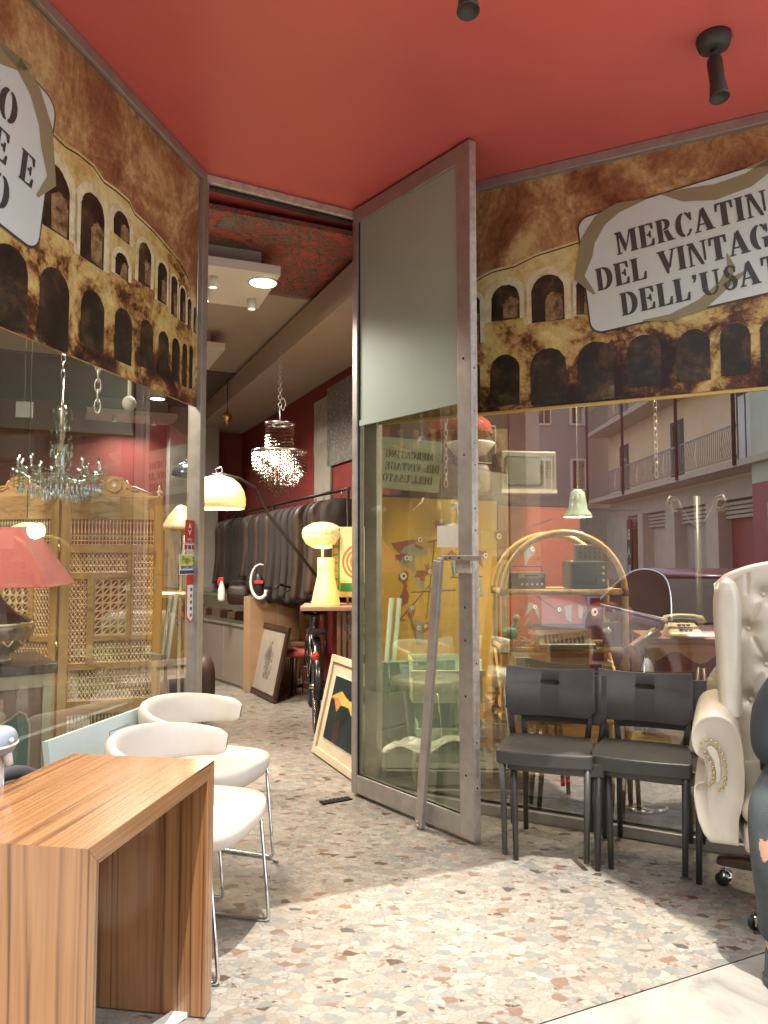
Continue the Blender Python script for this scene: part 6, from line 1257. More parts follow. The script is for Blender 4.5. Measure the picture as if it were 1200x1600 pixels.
def beasts(r_, SC, ox, oy, polys, eyes, lines):
    mb = MB()
    for k, (mi, pts) in enumerate(polys): P = [pp(ox + x / SC, oy + y / SC) for x, y in pts]; mb.add([(a_, -.0015 - k * .0003, b_) for a_, b_ in P], [tuple(range(len(P)))], mi=mi)
    for x, y, rd in eyes:
        a_, b_ = pp(ox + x / SC, oy + y / SC); mb.lathe([(0, 0), (rd, 0)], n=14, mi=3, M=Tr(a_, -.0098, b_) @ Rx(R(90))); mb.lathe([(0, 0), (rd * .42, 0)], n=10, mi=4, M=Tr(a_ + rd * .15, -.0102, b_) @ Rx(R(90)))
    for a_, b_ in lines: p_, q_ = pp(ox + a_[0] / SC, oy + a_[1] / SC), pp(ox + b_[0] / SC, oy + b_[1] / SC); mb.tube([(p_[0], -.001, p_[1]), (q_[0], -.001, q_[1])], .0035, 4, 4)
    mb.build('painted_beasts', ['beast_br', 'beast_gr', 'beast_tq', 's_white', 'dark'], r_, fix=False)
beasts(r, 6.957, 590, 780, [
    (0, [(145, 478), (300, 450), (400, 436), (420, 470), (330, 530), (250, 600), (205, 560)]), (0, [(188, 605), (320, 585), (280, 640), (240, 700), (232, 660), (200, 668)]),
    (1, [(300, 515), (400, 475), (510, 520), (540, 570), (530, 610), (490, 600), (450, 620), (400, 640), (390, 700), (420, 770), (395, 795), (330, 740), (300, 690), (262, 760), (238, 700), (260, 640), (330, 590), (238, 585)]),
    (0, [(400, 480), (505, 525), (480, 552), (440, 550), (405, 520)]), (0, [(250, 800), (300, 770), (335, 810), (330, 880), (305, 920), (330, 940), (310, 960), (342, 1050), (325, 1130), (270, 1160), (225, 1250), (232, 1080), (270, 1000), (285, 950), (262, 880)]),
    (0, [(430, 770), (530, 780), (500, 690), (525, 720), (550, 680), (565, 740), (560, 780), (645, 755), (600, 800), (550, 822), (520, 830), (510, 890), (475, 890), (450, 850), (395, 850)]), (2, [(415, 860), (455, 880), (410, 935)]), (1, [(450, 900), (510, 895), (515, 990), (500, 985), (490, 920), (430, 970)]),
    (0, [(660, 650), (710, 660), (705, 760), (695, 930), (620, 950), (560, 985), (555, 965), (610, 940), (640, 880), (690, 760)]), (1, [(620, 950), (650, 900), (690, 850), (690, 960)]),
    (0, [(340, 1180), (375, 1140), (410, 1180), (400, 1240), (370, 1290), (400, 1400), (430, 1560), (405, 1500), (380, 1390), (355, 1300), (330, 1240)]), (1, [(320, 1200), (350, 1160), (385, 1170), (360, 1250)]), (1, [(410, 1320), (470, 1320), (500, 1370), (490, 1450), (510, 1570), (420, 1570)]), (0, [(490, 1345), (560, 1330), (590, 1310), (600, 1345), (560, 1410), (475, 1465)]),
    (0, [(620, 230), (735, 240), (700, 320), (660, 350), (625, 290)]), (1, [(735, 250), (790, 215), (800, 280), (720, 290)]), (1, [(780, 30), (850, 50), (890, 120), (890, 250), (838, 270), (870, 130)]), (0, [(740, 600), (800, 555), (860, 600), (840, 640)]), (2, [(800, 680), (830, 690), (850, 830), (830, 835)]),
    (0, [(1075, 540), (1130, 570), (1180, 560), (1170, 640), (1120, 650), (1150, 750), (1100, 700), (1090, 600)]), (1, [(1090, 870), (1130, 880), (1130, 960), (1145, 1050), (1080, 1040), (1060, 960)])],
    [(455, 440, .017), (273, 835, .024), (308, 640, .016), (350, 645, .015), (562, 785, .014), (370, 1180, .014), (438, 1398, .014), (685, 240, .012), (885, 135, .02), (1165, 612, .018), (1080, 980, .016), (515, 1378, .012)],
    [((620, 460), (530, 1300)), ((360, 1012), (850, 985)), ((570, 925), (240, 1312)), ((535, 470), (665, 440)), ((180, 1312), (300, 1312)), ((790, 850), (1140, 838))])
r = T('painted_panel', 'orange red painted board with dark beasts behind the cane shelf', 'painted panel', un(1.95, 4.325), PHI)
sc2, sd2 = pp(777, 800)[0], pp(905, 800)[0]
mb = MB(); mb.bx(sc2, sd2, 0, .02, .01, zt - .03); mb.build('board', 'p_or', r)
beasts(r, 5., 740, 820, [(0, [(155, 60), (200, 45), (240, 80), (235, 140), (190, 150), (160, 100)]), (0, [(290, 10), (360, -20), (430, 20), (460, 60), (380, 60), (320, 110), (290, 60)]), (1, [(390, 170), (450, 150), (480, 210), (420, 280), (400, 330), (390, 260)]), (0, [(400, 560), (460, 570), (440, 640), (380, 700), (370, 650)]), (1, [(430, 600), (500, 640), (510, 740), (460, 650), (390, 720)]),
    (0, [(640, 640), (690, 630), (690, 680), (730, 740), (650, 700)]), (1, [(700, 640), (760, 620), (760, 760), (720, 740)]), (0, [(790, 560), (860, 560), (880, 650), (840, 720), (790, 700)]), (1, [(810, 620), (850, 640), (840, 740), (815, 720)]), (0, [(900, 620), (980, 600), (990, 720), (920, 740)])],
    [(190, 90, .02), (452, 190, .016), (660, 660, .015), (935, 680, .03), (470, 640, .015)], [((450, 10), (600, -40)), ((480, 550), (640, 660))])
# shelf with the old television
g = at(818, 777, 4.95); SZ = g.z - .002
r = T('wall_shelf', 'dark wall shelf above the painted boards', 'shelf', un(2.34, 4.5, SZ), PHI)
mb = MB(); mb.bx(.0, 1.9, -.10, .29, -.03, -.002); mb.build('board', 'dark_frame', r, bev=.002); [MB().bx(x, x + .02, .1, .28, -.16, -.031).build('bracket', 'darkmetal', r) for x in (.3, 1.5)]
M['tv_grey'] = mat('aged_grey_plastic', (.13, .118, .095), .45, noise=.08)
r = T('television', 'old grey television with round edged screen on the high shelf', 'television', (g.x, g.y, SZ), R(8))
mb = MB(); mb.bx(-.19, .19, -.12, .1, .012, .30); mb.build('cabinet', 'tv_grey', r, bev=.012); mb = MB(); mb.bx(-.13, .13, .1005, .2, .04, .25); mb.build('back_hump', 'tv_grey', r, bev=.02)
mb = MB(); mb.prism(rounded(.26, .20, .03, cx=-.04, cy=.165), -.128, -.1205, 'y'); o = mb.build('bezel', 'darkmetal', r, bev=.003); mb = MB(); mb.grid(lambda u, v: (-.04 + (u - .5) * .235, -.129 - .01 * (1 - (2 * u - 1) ** 2) * (1 - (2 * v - 1) ** 2), .165 + (v - .5) * .175), 12, 12); mb.build('screen', mat('tv_tube_glass', (.10, .105, .09), .1, coat=.6), o)
mb = MB(); [mb.sph((.125 + (i % 3) * .022, -.121, .265 - (i // 3) * .02), (.005, .004, .005), 6) for i in range(24)]; mb.build('buttons', 'dark', r); mb = MB(); mb.bx(-.19, .19, -.122, -.1205, .02, .045); mb.build('trim', 'alu', r)
g2 = at(745, 762, 4.75); r = T('hair_dryer_hood', 'small grey radio with a round dial left of the old television', 'radio', (g2.x + .0, g2.y, SZ), R(8))
r.name = 'radio'; mb = MB(); mb.grid(pad(0, 0, .1, (.08, .07, .1), 5), 20, 12); mb.build('body', 'tv_grey', r); mb = MB(); mb.lathe([(.0, 0), (.03, -.003), (.034, .004)], n=20, M=Tr(-.02, -.072, .06) @ Rx(R(90))); mb.build('dial', 'alu', r)
g2 = at(735, 700, 4.7); r = T('hanging_bowl_lamp', 'white bowl lamp hanging behind the lock side of the door', 'pendant', g2, 0)
mb = MB(); mb.lathe([(.0, -.06), (.10, -.04), (.15, .02), (.155, .03)], n=28); mb.build('lamp_shade', 'white', r, solid=.003); mb = MB(); [mb.tube([(.15 * math.cos(a_), .15 * math.sin(a_), .03), (0, 0, .3)], .0015, 4) for a_ in (0, 2.1, 4.2)]; mb.tube([(0, 0, .3), (0, 0, 2.999 - g2.z)], .002, 4); mb.build('wires', 'steel', r)
g2 = at(718, 668, 4.9); r = T('red_cloth_lamp', 'red fabric lamp shade above the white bowl lamp', 'pendant', g2, 0)
mb = MB(); mb.lathe([(.22, -.05), (.20, .03), (.1, .1), (.03, .12)], n=28); mb.build('lamp_shade', 'fabric_red', r, solid=.003); mb = MB(); mb.tube([(0, 0, .11), (0, 0, 2.999 - g2.z)], .003, 4); mb.build('cord', 'dark', r)
# hanging board with mirrored lettering, added behind the door glass
g = at(638, 726, 4.62); r = T('hanging_sign', 'small grey green sign with mirrored lettering behind the door glass', 'sign', g, R(2)); A = Ry(R(5))
M['mirror_sign'] = mat('mirrored_sign_board', (.34, .36, .27), .5, noise=.05); w_ = .41; h = .325
mb = MB(A); P = rounded(w_, h, .022); mb.prism(P, -.004, .004, 'y'); mb.prism([(x * 1.015, z * 1.015) for x, z in P], -.0025, .0025, 'y', mi=1); mb.build('board', ['mirror_sign', 'ink'], r)
mb = MB(A); [stencil(mb, s_, .048, Tr(.0, -.0052, z) @ Matrix.Diagonal((-1, 1, 1, 1)), wx=.72) for s_, z in (('MERCATINO', .035), ('DEL VINTAGE E', -.04), ("DELL'USATO", -.115))]; mb.build('lettering', 'ink', r, fix=False)
mb = MB(A); P = _rib([(-.20, .085, .01), (-.15, .075, .03), (-.09, .09, .03), (-.03, .115, .01)]); mb.add([(x, -.0048, z) for x, z in P], [tuple(range(len(P)))]); mb.build('ribbon', 'tan', r, fix=False)
mb = MB(); [mb.tube([(x, 0, h / 2 - .01), (x, 0, 2.999 - g.z)], .0015, 4) for x in (-.15, .15)]; mb.build('wires', 'steel', r)
for (px, py, dy, lab, Y) in ((697, 760, 668, 'thin steel chain hanging behind the door glass', 4.45), (1026, 745, 600, 'long steel chain hanging in the right window', 4.0)):
    g0 = at(px, py, Y); mb = MB(); chain(mb, g0, (g0.x, g0.y, 2.999), 34, .011, .0028); top(mb, 'chain', 'alu', lab, 'chain', g0)
g = at(808, 680, 5.2); r = T('framed_picture', 'thin framed dark picture above the old television', 'picture', un(*(lambda p: (p.x * CU + p.y * SU, 4.797))(at(808, 680, 5.25)), g.z), PHI)
mb = MB(); mb.bx(-.085, .085, -.015, -.001, -.15, .15); mb.build('frame', 'alu', r, bev=.002); mb = MB(); mb.bx(-.075, .075, -.0175, -.0155, -.14, .14); mb.build('print', 'coat_brown', r)
# pendant lamp of greenish glass, lit
g = at(903, 808, 4.4); r = T('cone_pendant', 'lit pendant lamp with a pale green glass cone in the right window', 'pendant', g, 0)
M['green_glass'] = mat('pale_green_glass', (.30, .38, .30), .2, noise=.05, emis=(.7, .8, .5), es=.06)
mb = MB(); mb.lathe([(.085, 0), (.08, .015), (.055, .05), (.048, .1), (.04, .15), (.02, .165), (0, .167)], n=28); mb.build('lamp_shade', 'green_glass', r, solid=.002); mb = MB(); mb.lathe([(0, .004), (.078, .006)], n=28); mb.build('diffuser', mat('lit_diffuser', (.9, .85, .6), .4, emis=(1, .82, .42), es=.9), r); mb = MB(); mb.tube([(0, 0, .16), (0, 0, 2.999 - g.z)], .003, 4); mb.build('cord', 'white', r)
light('cone_light', 'POINT', (0, 0, -.05), 5, (1, .85, .5), .06, parent=r)

# bamboo etagere
yf, yb = 4.02, 4.36; xl, xr = at(787, 950, yf).x, at(977, 950, yf).x; zt_ = at(880, 832, yf).z; zs = at(880, 925, yf).z; z2 = at(880, 1015, yf).z; xc, hw = (xl + xr) / 2, (xr - xl) / 2
r = T('cane_etagere', 'arched cane shelf unit standing in the right window', 'shelf unit', (xc, (yf + yb) / 2, 0), 0)
for y in (-.17, .17):
    mb = MB(); P = [(-hw, y, .0), (-hw, y, zs)] + [(-hw * math.cos(math.pi * i / 20), y, zs + (zt_ - zs) * math.sin(math.pi * i / 20)) for i in range(1, 20)] + [(hw, y, zs), (hw, y, 0)]; mb.tube(P, .0175, 12)
    for s in (-1, 1):
        for z in (.2, .45, .7, .95, zs - .03): mb.lathe([(.0175, -.006), (.0195, 0), (.0175, .006)], (s * hw, y, z), 12)
    o = mb.build('arch_frame', 'rattan', r)
    mb = MB()
    for s in (-1, 1):
        for z in (zs, z2, .4): mb.lathe([(.019, -.022), (.0215, -.02), (.0215, .02), (.019, .022)], (s * hw, y, z), 12)
    mb.build('binding', 'rattan_bind', o)
for z in (zs, z2, .40, .12):
    mb = MB(); [mb.tube([(-hw, y, z), (hw, y, z)], .0155, 10) for y in (-.17, .17)]; [mb.tube([(s * hw, -.17, z), (s * hw, .17, z)], .0135, 10) for s in (-1, 1)]; o = mb.build('shelf_frame', 'rattan', r)
    mb = MB(); mb.bx(-hw + .01, hw - .01, -.16, .16, z + .004, z + .012); mb.build('glass_shelf', 'case_glass', o)
for s in (-1, 1): mb = MB(); mb.tube([(s * hw, -.17, z2 - .02), (s * hw, .17, .42)], .009, 8); mb.tube([(s * hw, .17, z2 - .02), (s * hw, -.17, .42)], .009, 8); mb.build('cross_cane', 'rattan', r)
def sit(px, shelf, Y, name, label, cat, rz=0, grp=None): return T(name, label, cat, (at(px, 900, Y).x, Y, shelf), rz, grp)
sh1, sh2, sh3 = zs + .0125, z2 + .0125, .4125
r = sit(817, sh1, 4.1, 'cassette_radio', 'grey cassette radio with long handle on the upper cane shelf', 'radio')
M['radio_grey'] = mat('radio_grey', (.10, .09, .075), .4, noise=.1)
mb = MB(); mb.bx(-.115, .115, -.05, .05, .004, .095); mb.build('body', 'radio_grey', r, bev=.006); mb = MB(); mb.bx(-.03, .105, -.0535, -.0505, .062, .088); mb.build('dial_scale', 'cab_trim', r); mb = MB(); mb.bx(.0, .075, -.0552, -.0537, .07, .08); [mb.lathe([(.0, -.01), (.007, -.01), (.007, 0)], n=10, M=Tr(-.015 + .027 * i, -.0505, .028) @ Rx(R(90)) @ Rx(R(180)), mi=1) for i in range(5)]; mb.build('knobs', ['dark', 'steel'], r)
mb = MB(); mb.bx(-.1, -.04, -.0525, -.0505, .018, .08); mb.build('speaker', 'dark', r); mb = MB(); mb.tube([(-.11, 0, .09), (-.11, 0, .125), (.105, 0, .125), (.105, 0, .09)], .004, 6); mb.build('handle', 'darkmetal', r)
r = sit(913, sh1, 4.12, 'television', 'small dark portable television on the right of the upper cane shelf', 'television')
M['tv_dark'] = mat('grey_green_plastic', (.06, .075, .065), .35)
mb = MB(); mb.bx(-.10, .105, -.09, .1, .004, .155); mb.build('cabinet', 'tv_dark', r, bev=.008); mb = MB(); mb.grid(lambda u, v: (-.022 + (u - .5) * .135, -.0905 - .006 * (1 - (2 * u - 1) ** 2) * (1 - (2 * v - 1) ** 2), .08 + (v - .5) * .115), 10, 10); mb.build('screen', 'screen_black', r); mb = MB(); [mb.lathe([(0, -.008), (.009, -.008), (.009, 0)], n=12, M=Tr(.078, -.0905, .12 - .035 * i) @ Rx(R(90)) @ Rx(R(180))) for i in range(3)]; mb.build('knobs', 'steel', r)
r = T('switch_box', 'grey speaker grille box resting on the small portable television', 'speaker', (at(925, 880, 4.14).x - .02, 4.14, sh1 + .1555), 0)
mb = MB(); mb.bx(-.075, .075, -.03, .03, 0, .09); mb.build('cabinet', 'tv_grey', r, bev=.004); mb = MB(); [mb.bx(-.06 + .026 * i, -.042 + .026 * i, -.032, -.0305, .012 + .024 * j, .03 + .024 * j) for i in range(5) for j in range(3)]; mb.build('grille', 'dark', r); r.name = 'speaker_box'
r = sit(812, sh2, 4.0, 'wooden_toy', 'jointed green and yellow wooden toy on the left of the lower cane shelf', 'toy', R(20))
M['toy_green'] = mat('toy_green', (.10, .26, .12), .45); M['toy_yel'] = mat('toy_yellow', (.55, .45, .2), .45)
mb = MB(); mb.grid(pad(-.06, 0, .08, (.035, .03, .03), 4), 14, 8); mb.tube([(-.06, 0, .08), (-.03, 0, .14)], .012, 8); mb.build('body', 'toy_green', r); mb = MB(); mb.sph((-.025, 0, .16), .02, 10); [mb.tube([(-.06 + .03 * i, 0, .06), (-.04 + .05 * i, .01, .03), (-.05 + .06 * i, 0, .006)], .005, 6) for i in range(3)]; mb.tube([(-.03, 0, .10), (.03, 0, .12), (.06, 0, .16)], .006, 6); mb.tube([(.0, 0, .02), (.05, 0, .01), (.09, 0, .025)], .004, 6); mb.build('limbs', 'toy_yel', r)
r = sit(876, sh2, 4.03, 'typewriter', 'flat green grey typewriter on the lower cane shelf', 'typewriter')
M['type_green'] = mat('typewriter_green', (.14, .17, .13), .35)
mb = MB(); mb.add([(-.15, -.14, .004), (.15, -.14, .004), (.15, .13, .004), (-.15, .13, .004), (-.15, -.14, .03), (.15, -.14, .03), (.13, .05, .085), (-.13, .05, .085), (.13, .13, .085), (-.13, .13, .085)], [(0, 3, 2, 1), (0, 1, 5, 4), (4, 5, 6, 7), (7, 6, 8, 9), (9, 8, 2, 3), (1, 2, 8, 6, 5), (0, 4, 7, 9, 3)]); mb.build('body', 'type_green', r, bev=.005)
mb = MB(); [mb.lathe([(0, .006), (.007, .006), (.007, -.004)], n=8, M=Tr(-.11 + .022 * i + .006 * j, -.115 + .03 * j, .040 + .009 * j)) for i in range(10) for j in range(4)]; mb.build('keys', 'dark', r); mb = MB(); mb.tube([(-.16, .09, .1), (.16, .09, .1)], .017, 12); mb.build('platen', 'dark', r)
r = sit(855, sh3, 4.05, 'box_lid', 'long cream box on the third cane shelf behind the left black chair', 'box')
z_ = at(860, 1048, 4.05).z - sh3; mb = MB(); mb.bx(-.19, .19, -.1, .1, 0, z_ + .005); mb.build('body', 'tan', r, bev=.003); mb = MB(); mb.bx(-.195, .195, -.105, .105, z_ + .006, z_ + .085); mb.build('lid', 'cab_trim', r, bev=.003); r.name = 'long_box'
r = sit(960, sh2, 4.08, 'film_projector', 'dark metal film projector with small chrome reels on the lower cane shelf', 'projector', R(20))
mb = MB(); mb.bx(-.05, .05, -.05, .05, .004, .13); mb.build('body', 'radio_grey', r, bev=.006)
for x, z in ((-.03, .19), (.05, .17)): mb = MB(); mb.lathe([(.0, -.008), (.05, -.008), (.05, .008), (0, .008)], n=20, M=Tr(x, -.02, z) @ Rx(R(90))); mb.lathe([(0, -.012), (.012, -.012), (.012, .012), (0, .012)], n=12, mi=1, M=Tr(x, -.02, z) @ Rx(R(90))); mb.build('reel', ['beast_br', 'steel'], r)
mb = MB(); mb.tube([(-.05, -.03, .09), (-.1, -.05, .09)], .018, 12); mb.build('lens', 'chrome', r)

# desk with telephone right
g = at(1062, 996, 3.78); r = T('writing_desk', 'small brown desk with a scalloped cream front behind the white armchair', 'desk', (g.x + .12, 3.95, 0), rot_of(RW) * .3); hz = g.z
mb = MB(); mb.bx(-.26, .5, -.2, .2, hz - .03, hz - .003); mb.build('desktop', 'cab', r, bev=.004)
mb = MB(); P = [(-.24, hz - .031), (.48, hz - .031), (.48, hz - .08)] + [(.48 - .72 * i / 24, hz - .10 - .03 * math.cos(i * math.pi / 4)) for i in range(1, 24)] + [(-.24, hz - .08)]; mb.prism(P, -.19, -.175, 'y'); mb.build('apron', 'pine', r)
for x in (-.24, .48):
    for y in (-.18, .18): mb = MB(); mb.bx(x - .018, x + .018, y - .015 + .0, y + .015, 0, hz - .031); mb.build('leg', 'pine', r)
r = T('telephone', 'cream push button telephone with its handset on the small brown desk', 'telephone', (at(1068, 990, 3.84).x, 3.84, hz - .003), R(-8))
M['phone'] = mat('cream_phone_plastic', (.48, .42, .24), .3)
mb = MB(); mb.add([(-.09, -.09, 0), (.09, -.09, 0), (.09, .09, 0), (-.09, .09, 0), (-.08, -.085, .025), (.08, -.085, .025), (.075, .07, .07), (-.075, .07, .07)], [(0, 3, 2, 1), (0, 1, 5, 4), (1, 2, 6, 5), (2, 3, 7, 6), (3, 0, 4, 7), (4, 5, 6, 7)]); mb.build('body', 'phone', r, bev=.012)
mb = MB(); mb.tube([(-.095, .0, .07), (-.085, .0, .092), (-.05, 0, .103), (0, 0, .106), (.05, 0, .103), (.085, 0, .092), (.095, 0, .07)], [.022, .02, .014, .013, .014, .02, .022], 12); mb.build('handset', 'phone', r); mb = MB(); [mb.bx(-.03 + .022 * i, -.014 + .022 * i, -.06 + .022 * j, -.044 + .022 * j, .038 + .009 * j, .046 + .009 * j) for i in range(3) for j in range(3)]; mb.build('buttons', 'dark', r)
# desk lamp head: dark oblong with bright edge
g = at(1008, 1000, 3.82); r = T('desk_lamp', 'dark oblong desk lamp head with a bright edge beside the telephone', 'desk lamp', (g.x, g.y, 0), R(10)); zz = g.z
mb = MB(Tr(0, 0, zz) @ Ry(R(-32))); mb.bx(-.085, .085, -.03, .03, -.02, .022); mb.build('lamp_head', 'cab', r, bev=.008); mb = MB(Tr(0, 0, zz) @ Ry(R(-32))); mb.tube([(-.085, -.033, .024), (.085, -.033, .024)], .005, 8); mb.build('lamp_edge', 'chrome', r); mb = MB(); mb.tube([(.0, 0, zz - .02), (-.02, .02, .02)], .006, 8); mb.lathe([(0, .02), (.08, .018), (.08, 0), (0, 0)], (-.02, .02, 0), 20); mb.build('stand', 'steel', r)
# bentwood hat stand
g = at(1092, 900, 4.6); r = T('hat_stand', 'dark bentwood hat stand with curled hooks in the right window', 'hat stand', (g.x, g.y, 0), 0); zt2 = at(1080, 800, 4.6).z
M['bent'] = mat('bentwood', (.06, .05, .035), .3, noise=.2); mb = MB(); mb.tube([(0, 0, .25), (0, 0, zt2 + .1)], .02, 10); mb.build('pole', 'bent', r)
for k in range(4):
    a_ = R(20 + 90 * k); c_, s_ = math.cos(a_), math.sin(a_); mb = MB(); mb.tube([(c_ * x, s_ * x, zt2 + z) for x, z in ((.01, -.1), (.07, -.06), (.13, .02), (.16, .08), (.21, .09), (.235, .05), (.21, .01), (.17, .015))], .0085, 8); mb.build('hook', 'bent', r)
    mb = MB(); mb.tube([(c_ * x, s_ * x, z) for x, z in ((.02, .6), (.05, .35), (.16, .12), (.24, .01))], .012, 8); mb.build('foot', 'bent', r)
# low sideboard, case, glass mushroom lamp, white bins, stored frames
g = at(862, 1135, 4.62); r = T('sideboard', 'light pine sideboard with two doors behind the black chairs', 'sideboard', (g.x, 4.78, 0), R(3)); zt3 = at(862, 1108, 4.5).z
mb = MB(); mb.bx(-.36, .36, -.2, .2, .06, zt3); mb.build('carcass', 'pine', r, bev=.004)
for s in (-1, 1): mb = MB(); mb.bx(min(s * .008, s * .34), max(s * .008, s * .34), -.218, -.2005, .09, zt3 - .03); o = mb.build('door', 'pine', r, bev=.004); mb = MB(); mb.bx(s * .04 - .006, s * .04 + .006, -.235, -.2185, .2, .32); mb.build('handle', 'oak', o, bev=.003)
mb = MB(); [mb.bx(x - .02, x + .02, y - .02, y + .02, 0, .0595) for x in (-.33, .33) for y in (-.17, .17)]; mb.build('feet', 'pine', r)
g = floor_at(868, 1280); r = T('record_case', 'low black case with a brass clasp on the floor of the right window', 'case', (g.x, g.y + .14, 0), rot_of(RW) * .45)
mb = MB(); mb.bx(-.19, .19, -.11, .11, .004, .075); mb.build('body', 'dark', r, bev=.006); mb = MB(); mb.bx(-.19, .19, -.11, .11, .0765, .10); mb.build('lid', 'dark', r, bev=.006); mb = MB(); mb.bx(-.13, -.095, -.116, -.1105, .055, .085); mb.build('clasp', 'brass', r, bev=.002)
g = at(885, 1238, 3.9); mb = MB(Tr(g.x, 3.92, .1005) @ Rz(.4)); mb.bx(-.045, .045, -.03, .03, 0, .02); top(mb, 'small_box', 's_red', 'small red and white packet lying on the black case', 'packet', (g.x, 3.92, .1005), .4, bev=.002)
g = at(1015, 1262, 3.62); g = floor_at(1020, 1265); r = T('mushroom_lamp', 'glass lamp with a wide yellow mushroom shade behind the right chairs', 'table lamp', (g.x, max(g.y, 3.72), 0), 0); Yl = max(g.y, 3.72); zl = at(1015, 1178, Yl).z; zl2 = at(1015, 1146, Yl).z
M['straw'] = mat('straw_yellow_shade', (.60, .44, .18), .7, noise=.15, ns=30, bump=.2, bs=100); M['seed'] = crystal('bubbled_glass', (.95, .9, .8), .35); M['ball'] = mat('pebbled_glass_ball', (.50, .45, .34), .25, noise=.25, ns=50, bump=.4, bs=90)
mb = MB(); mb.lathe([(.19, zl + .0), (.2, zl + .008), (.17, zl + .03), (.115, zl + .045), (.10, zl + .055), (.085, zl2 - .003), (.05, zl2), (0, zl2)], n=36); mb.build('lamp_shade', 'straw', r, solid=.003)
mb = MB(); mb.lathe([(0, .03), (.07, .035), (.11, .07), (.125, .12), (.12, .18), (.08, .22), (.03, .24), (.012, .26), (.012, zl + .03)], n=32); mb.build('body', 'ball', r); mb = MB(); mb.lathe([(0, 0), (.07, 0), (.078, .02), (.06, .032), (0, .032)], n=32); mb.build('foot', 'chrome', r)
M['bin'] = mat('pale_green_plastic', (.70, .77, .58), .35, noise=.04)
Yb = 4.22
for k, (x0, x1, y0, y1, lab) in enumerate(((642, 752, 1032, 1098, 'top pale green storage bin of the stack behind the door glass'), (650, 756, 1130, 1158, 'open shallow storage bin in the middle of the pale green stack'), (646, 757, 1180, 1226, 'bottom pale green storage bin of the stack behind the door glass'))):
    a_, b_ = at(x0, y1, Yb), at(x1, y0, Yb); w_ = b_.x - a_.x; h = b_.z - a_.z; z0 = max(.002, a_.z) if k == 2 else a_.z
    r = T('storage_bin', lab, 'storage bin', ((a_.x + b_.x) / 2, Yb + .14, z0), R(3), 'pale green storage bins in the right window'); h = b_.z - z0; t_ = .006
    mb = MB(); mb.bx(-w_ / 2, w_ / 2, -.15, -.144, 0, h * .75); mb.bx(-w_ / 2, w_ / 2, .144, .15, 0, h); mb.bx(-w_ / 2, -w_ / 2 + t_, -.1435, .1435, 0, h); mb.bx(w_ / 2 - t_, w_ / 2, -.1435, .1435, 0, h); mb.bx(-w_ / 2 + t_, w_ / 2 - t_, -.1435, .1435, 0, t_); mb.build('tray', 'bin', r, bev=.002)
    mb = MB(); mb.bx(-w_ / 2 - .012, w_ / 2 + .012, -.162, -.1505, h * .62, h * .78); mb.build('lip', 'bin', r, bev=.004)
    if k < 2:
        nz = 0 if k == 1 else 1; mb = MB(); lo = -(z0 - (at(650, 1158, Yb).z if k == 0 else at(650, 1226, Yb).z)) 
        nxt = at(650, 1130, Yb).z if k == 0 else at(650, 1180, Yb).z
        mb.bx(-w_ / 2 + .01, -w_ / 2 + .03, .1, .144, nxt - z0 + .001, -.001); mb.bx(w_ / 2 - .03, w_ / 2 - .01, .1, .144, nxt - z0 + .001, -.001); mb.bx(-w_ / 2 + .01, w_ / 2 - .01, .13, .144, nxt - z0 + .001, -.001); mb.build('spacer', 'bin', r)
for k, (px, lab) in enumerate(((612, 'pale green metal strip leaning behind the door glass, nearer the post'), (624, 'pale green metal strip leaning behind the door glass, nearer the bins'))):
    a_ = floor_at(590 + k * 9, 1218); b_ = at(px, 935, 4.62); mb = MB(); mb.tube([a_ + Vector((0, 0, .002)), b_], .016, 4); top(mb, 'metal_strip', 'film', lab, 'metal strip', a_, group='pale strips leaning in the right window')
g = at(645, 1085, 4.7); r = T('green_cabinet', 'pale blue green metal cabinet low behind the storage bins', 'cabinet', (at(650, 1000, 4.55).x, 4.42 + .0, 0), R(14))
M['mint'] = mat('mint_metal', (.15, .24, .20), .4, noise=.06); mb = MB(); mb.bx(-.26, .24, -.0, .06, .03, at(640, 1030, 4.5).z); mb.build('carcass', 'mint', r, bev=.004); mb = MB(); mb.bx(-.22, .2, -.004, -.0005, .34, .56); mb.build('door', 'mint', r, bev=.002); mb = MB(); mb.bx(-.26, .24, .0, .06, 0, .029); mb.build('plinth', 'dark', r)
# loose cables on the shop floor, crumpled sheet
g = at(640, 1160, 4.1); 
mb = MB(Tr(.22, 4.12, .20))
def cr_(u, v): return ((u - .5) * .42 + .02 * math.sin(v * 9), (v - .5) * .2 + .02 * math.sin(u * 11), .03 + .03 * math.sin(u * 9 + v * 5) * math.sin(v * 7 + 1) + .05 * u)
mb.grid(cr_, 14, 8, sm=False); top(mb, 'plastic_sheet', 'white_plastic', 'crumpled white plastic sheet lying across the pale green bins', 'plastic sheet', (.22, 4.12, .2), solid=.002)

# ================================================================ street behind the camera, seen only as reflection
NN = Vector((.4508, .8926, 0)); C0 = NN.dot(Vector((-.16, 4.12, 0)))
def mir(p): return Vector(p) - 2 * (NN.dot(Vector(p)) - C0) * NN
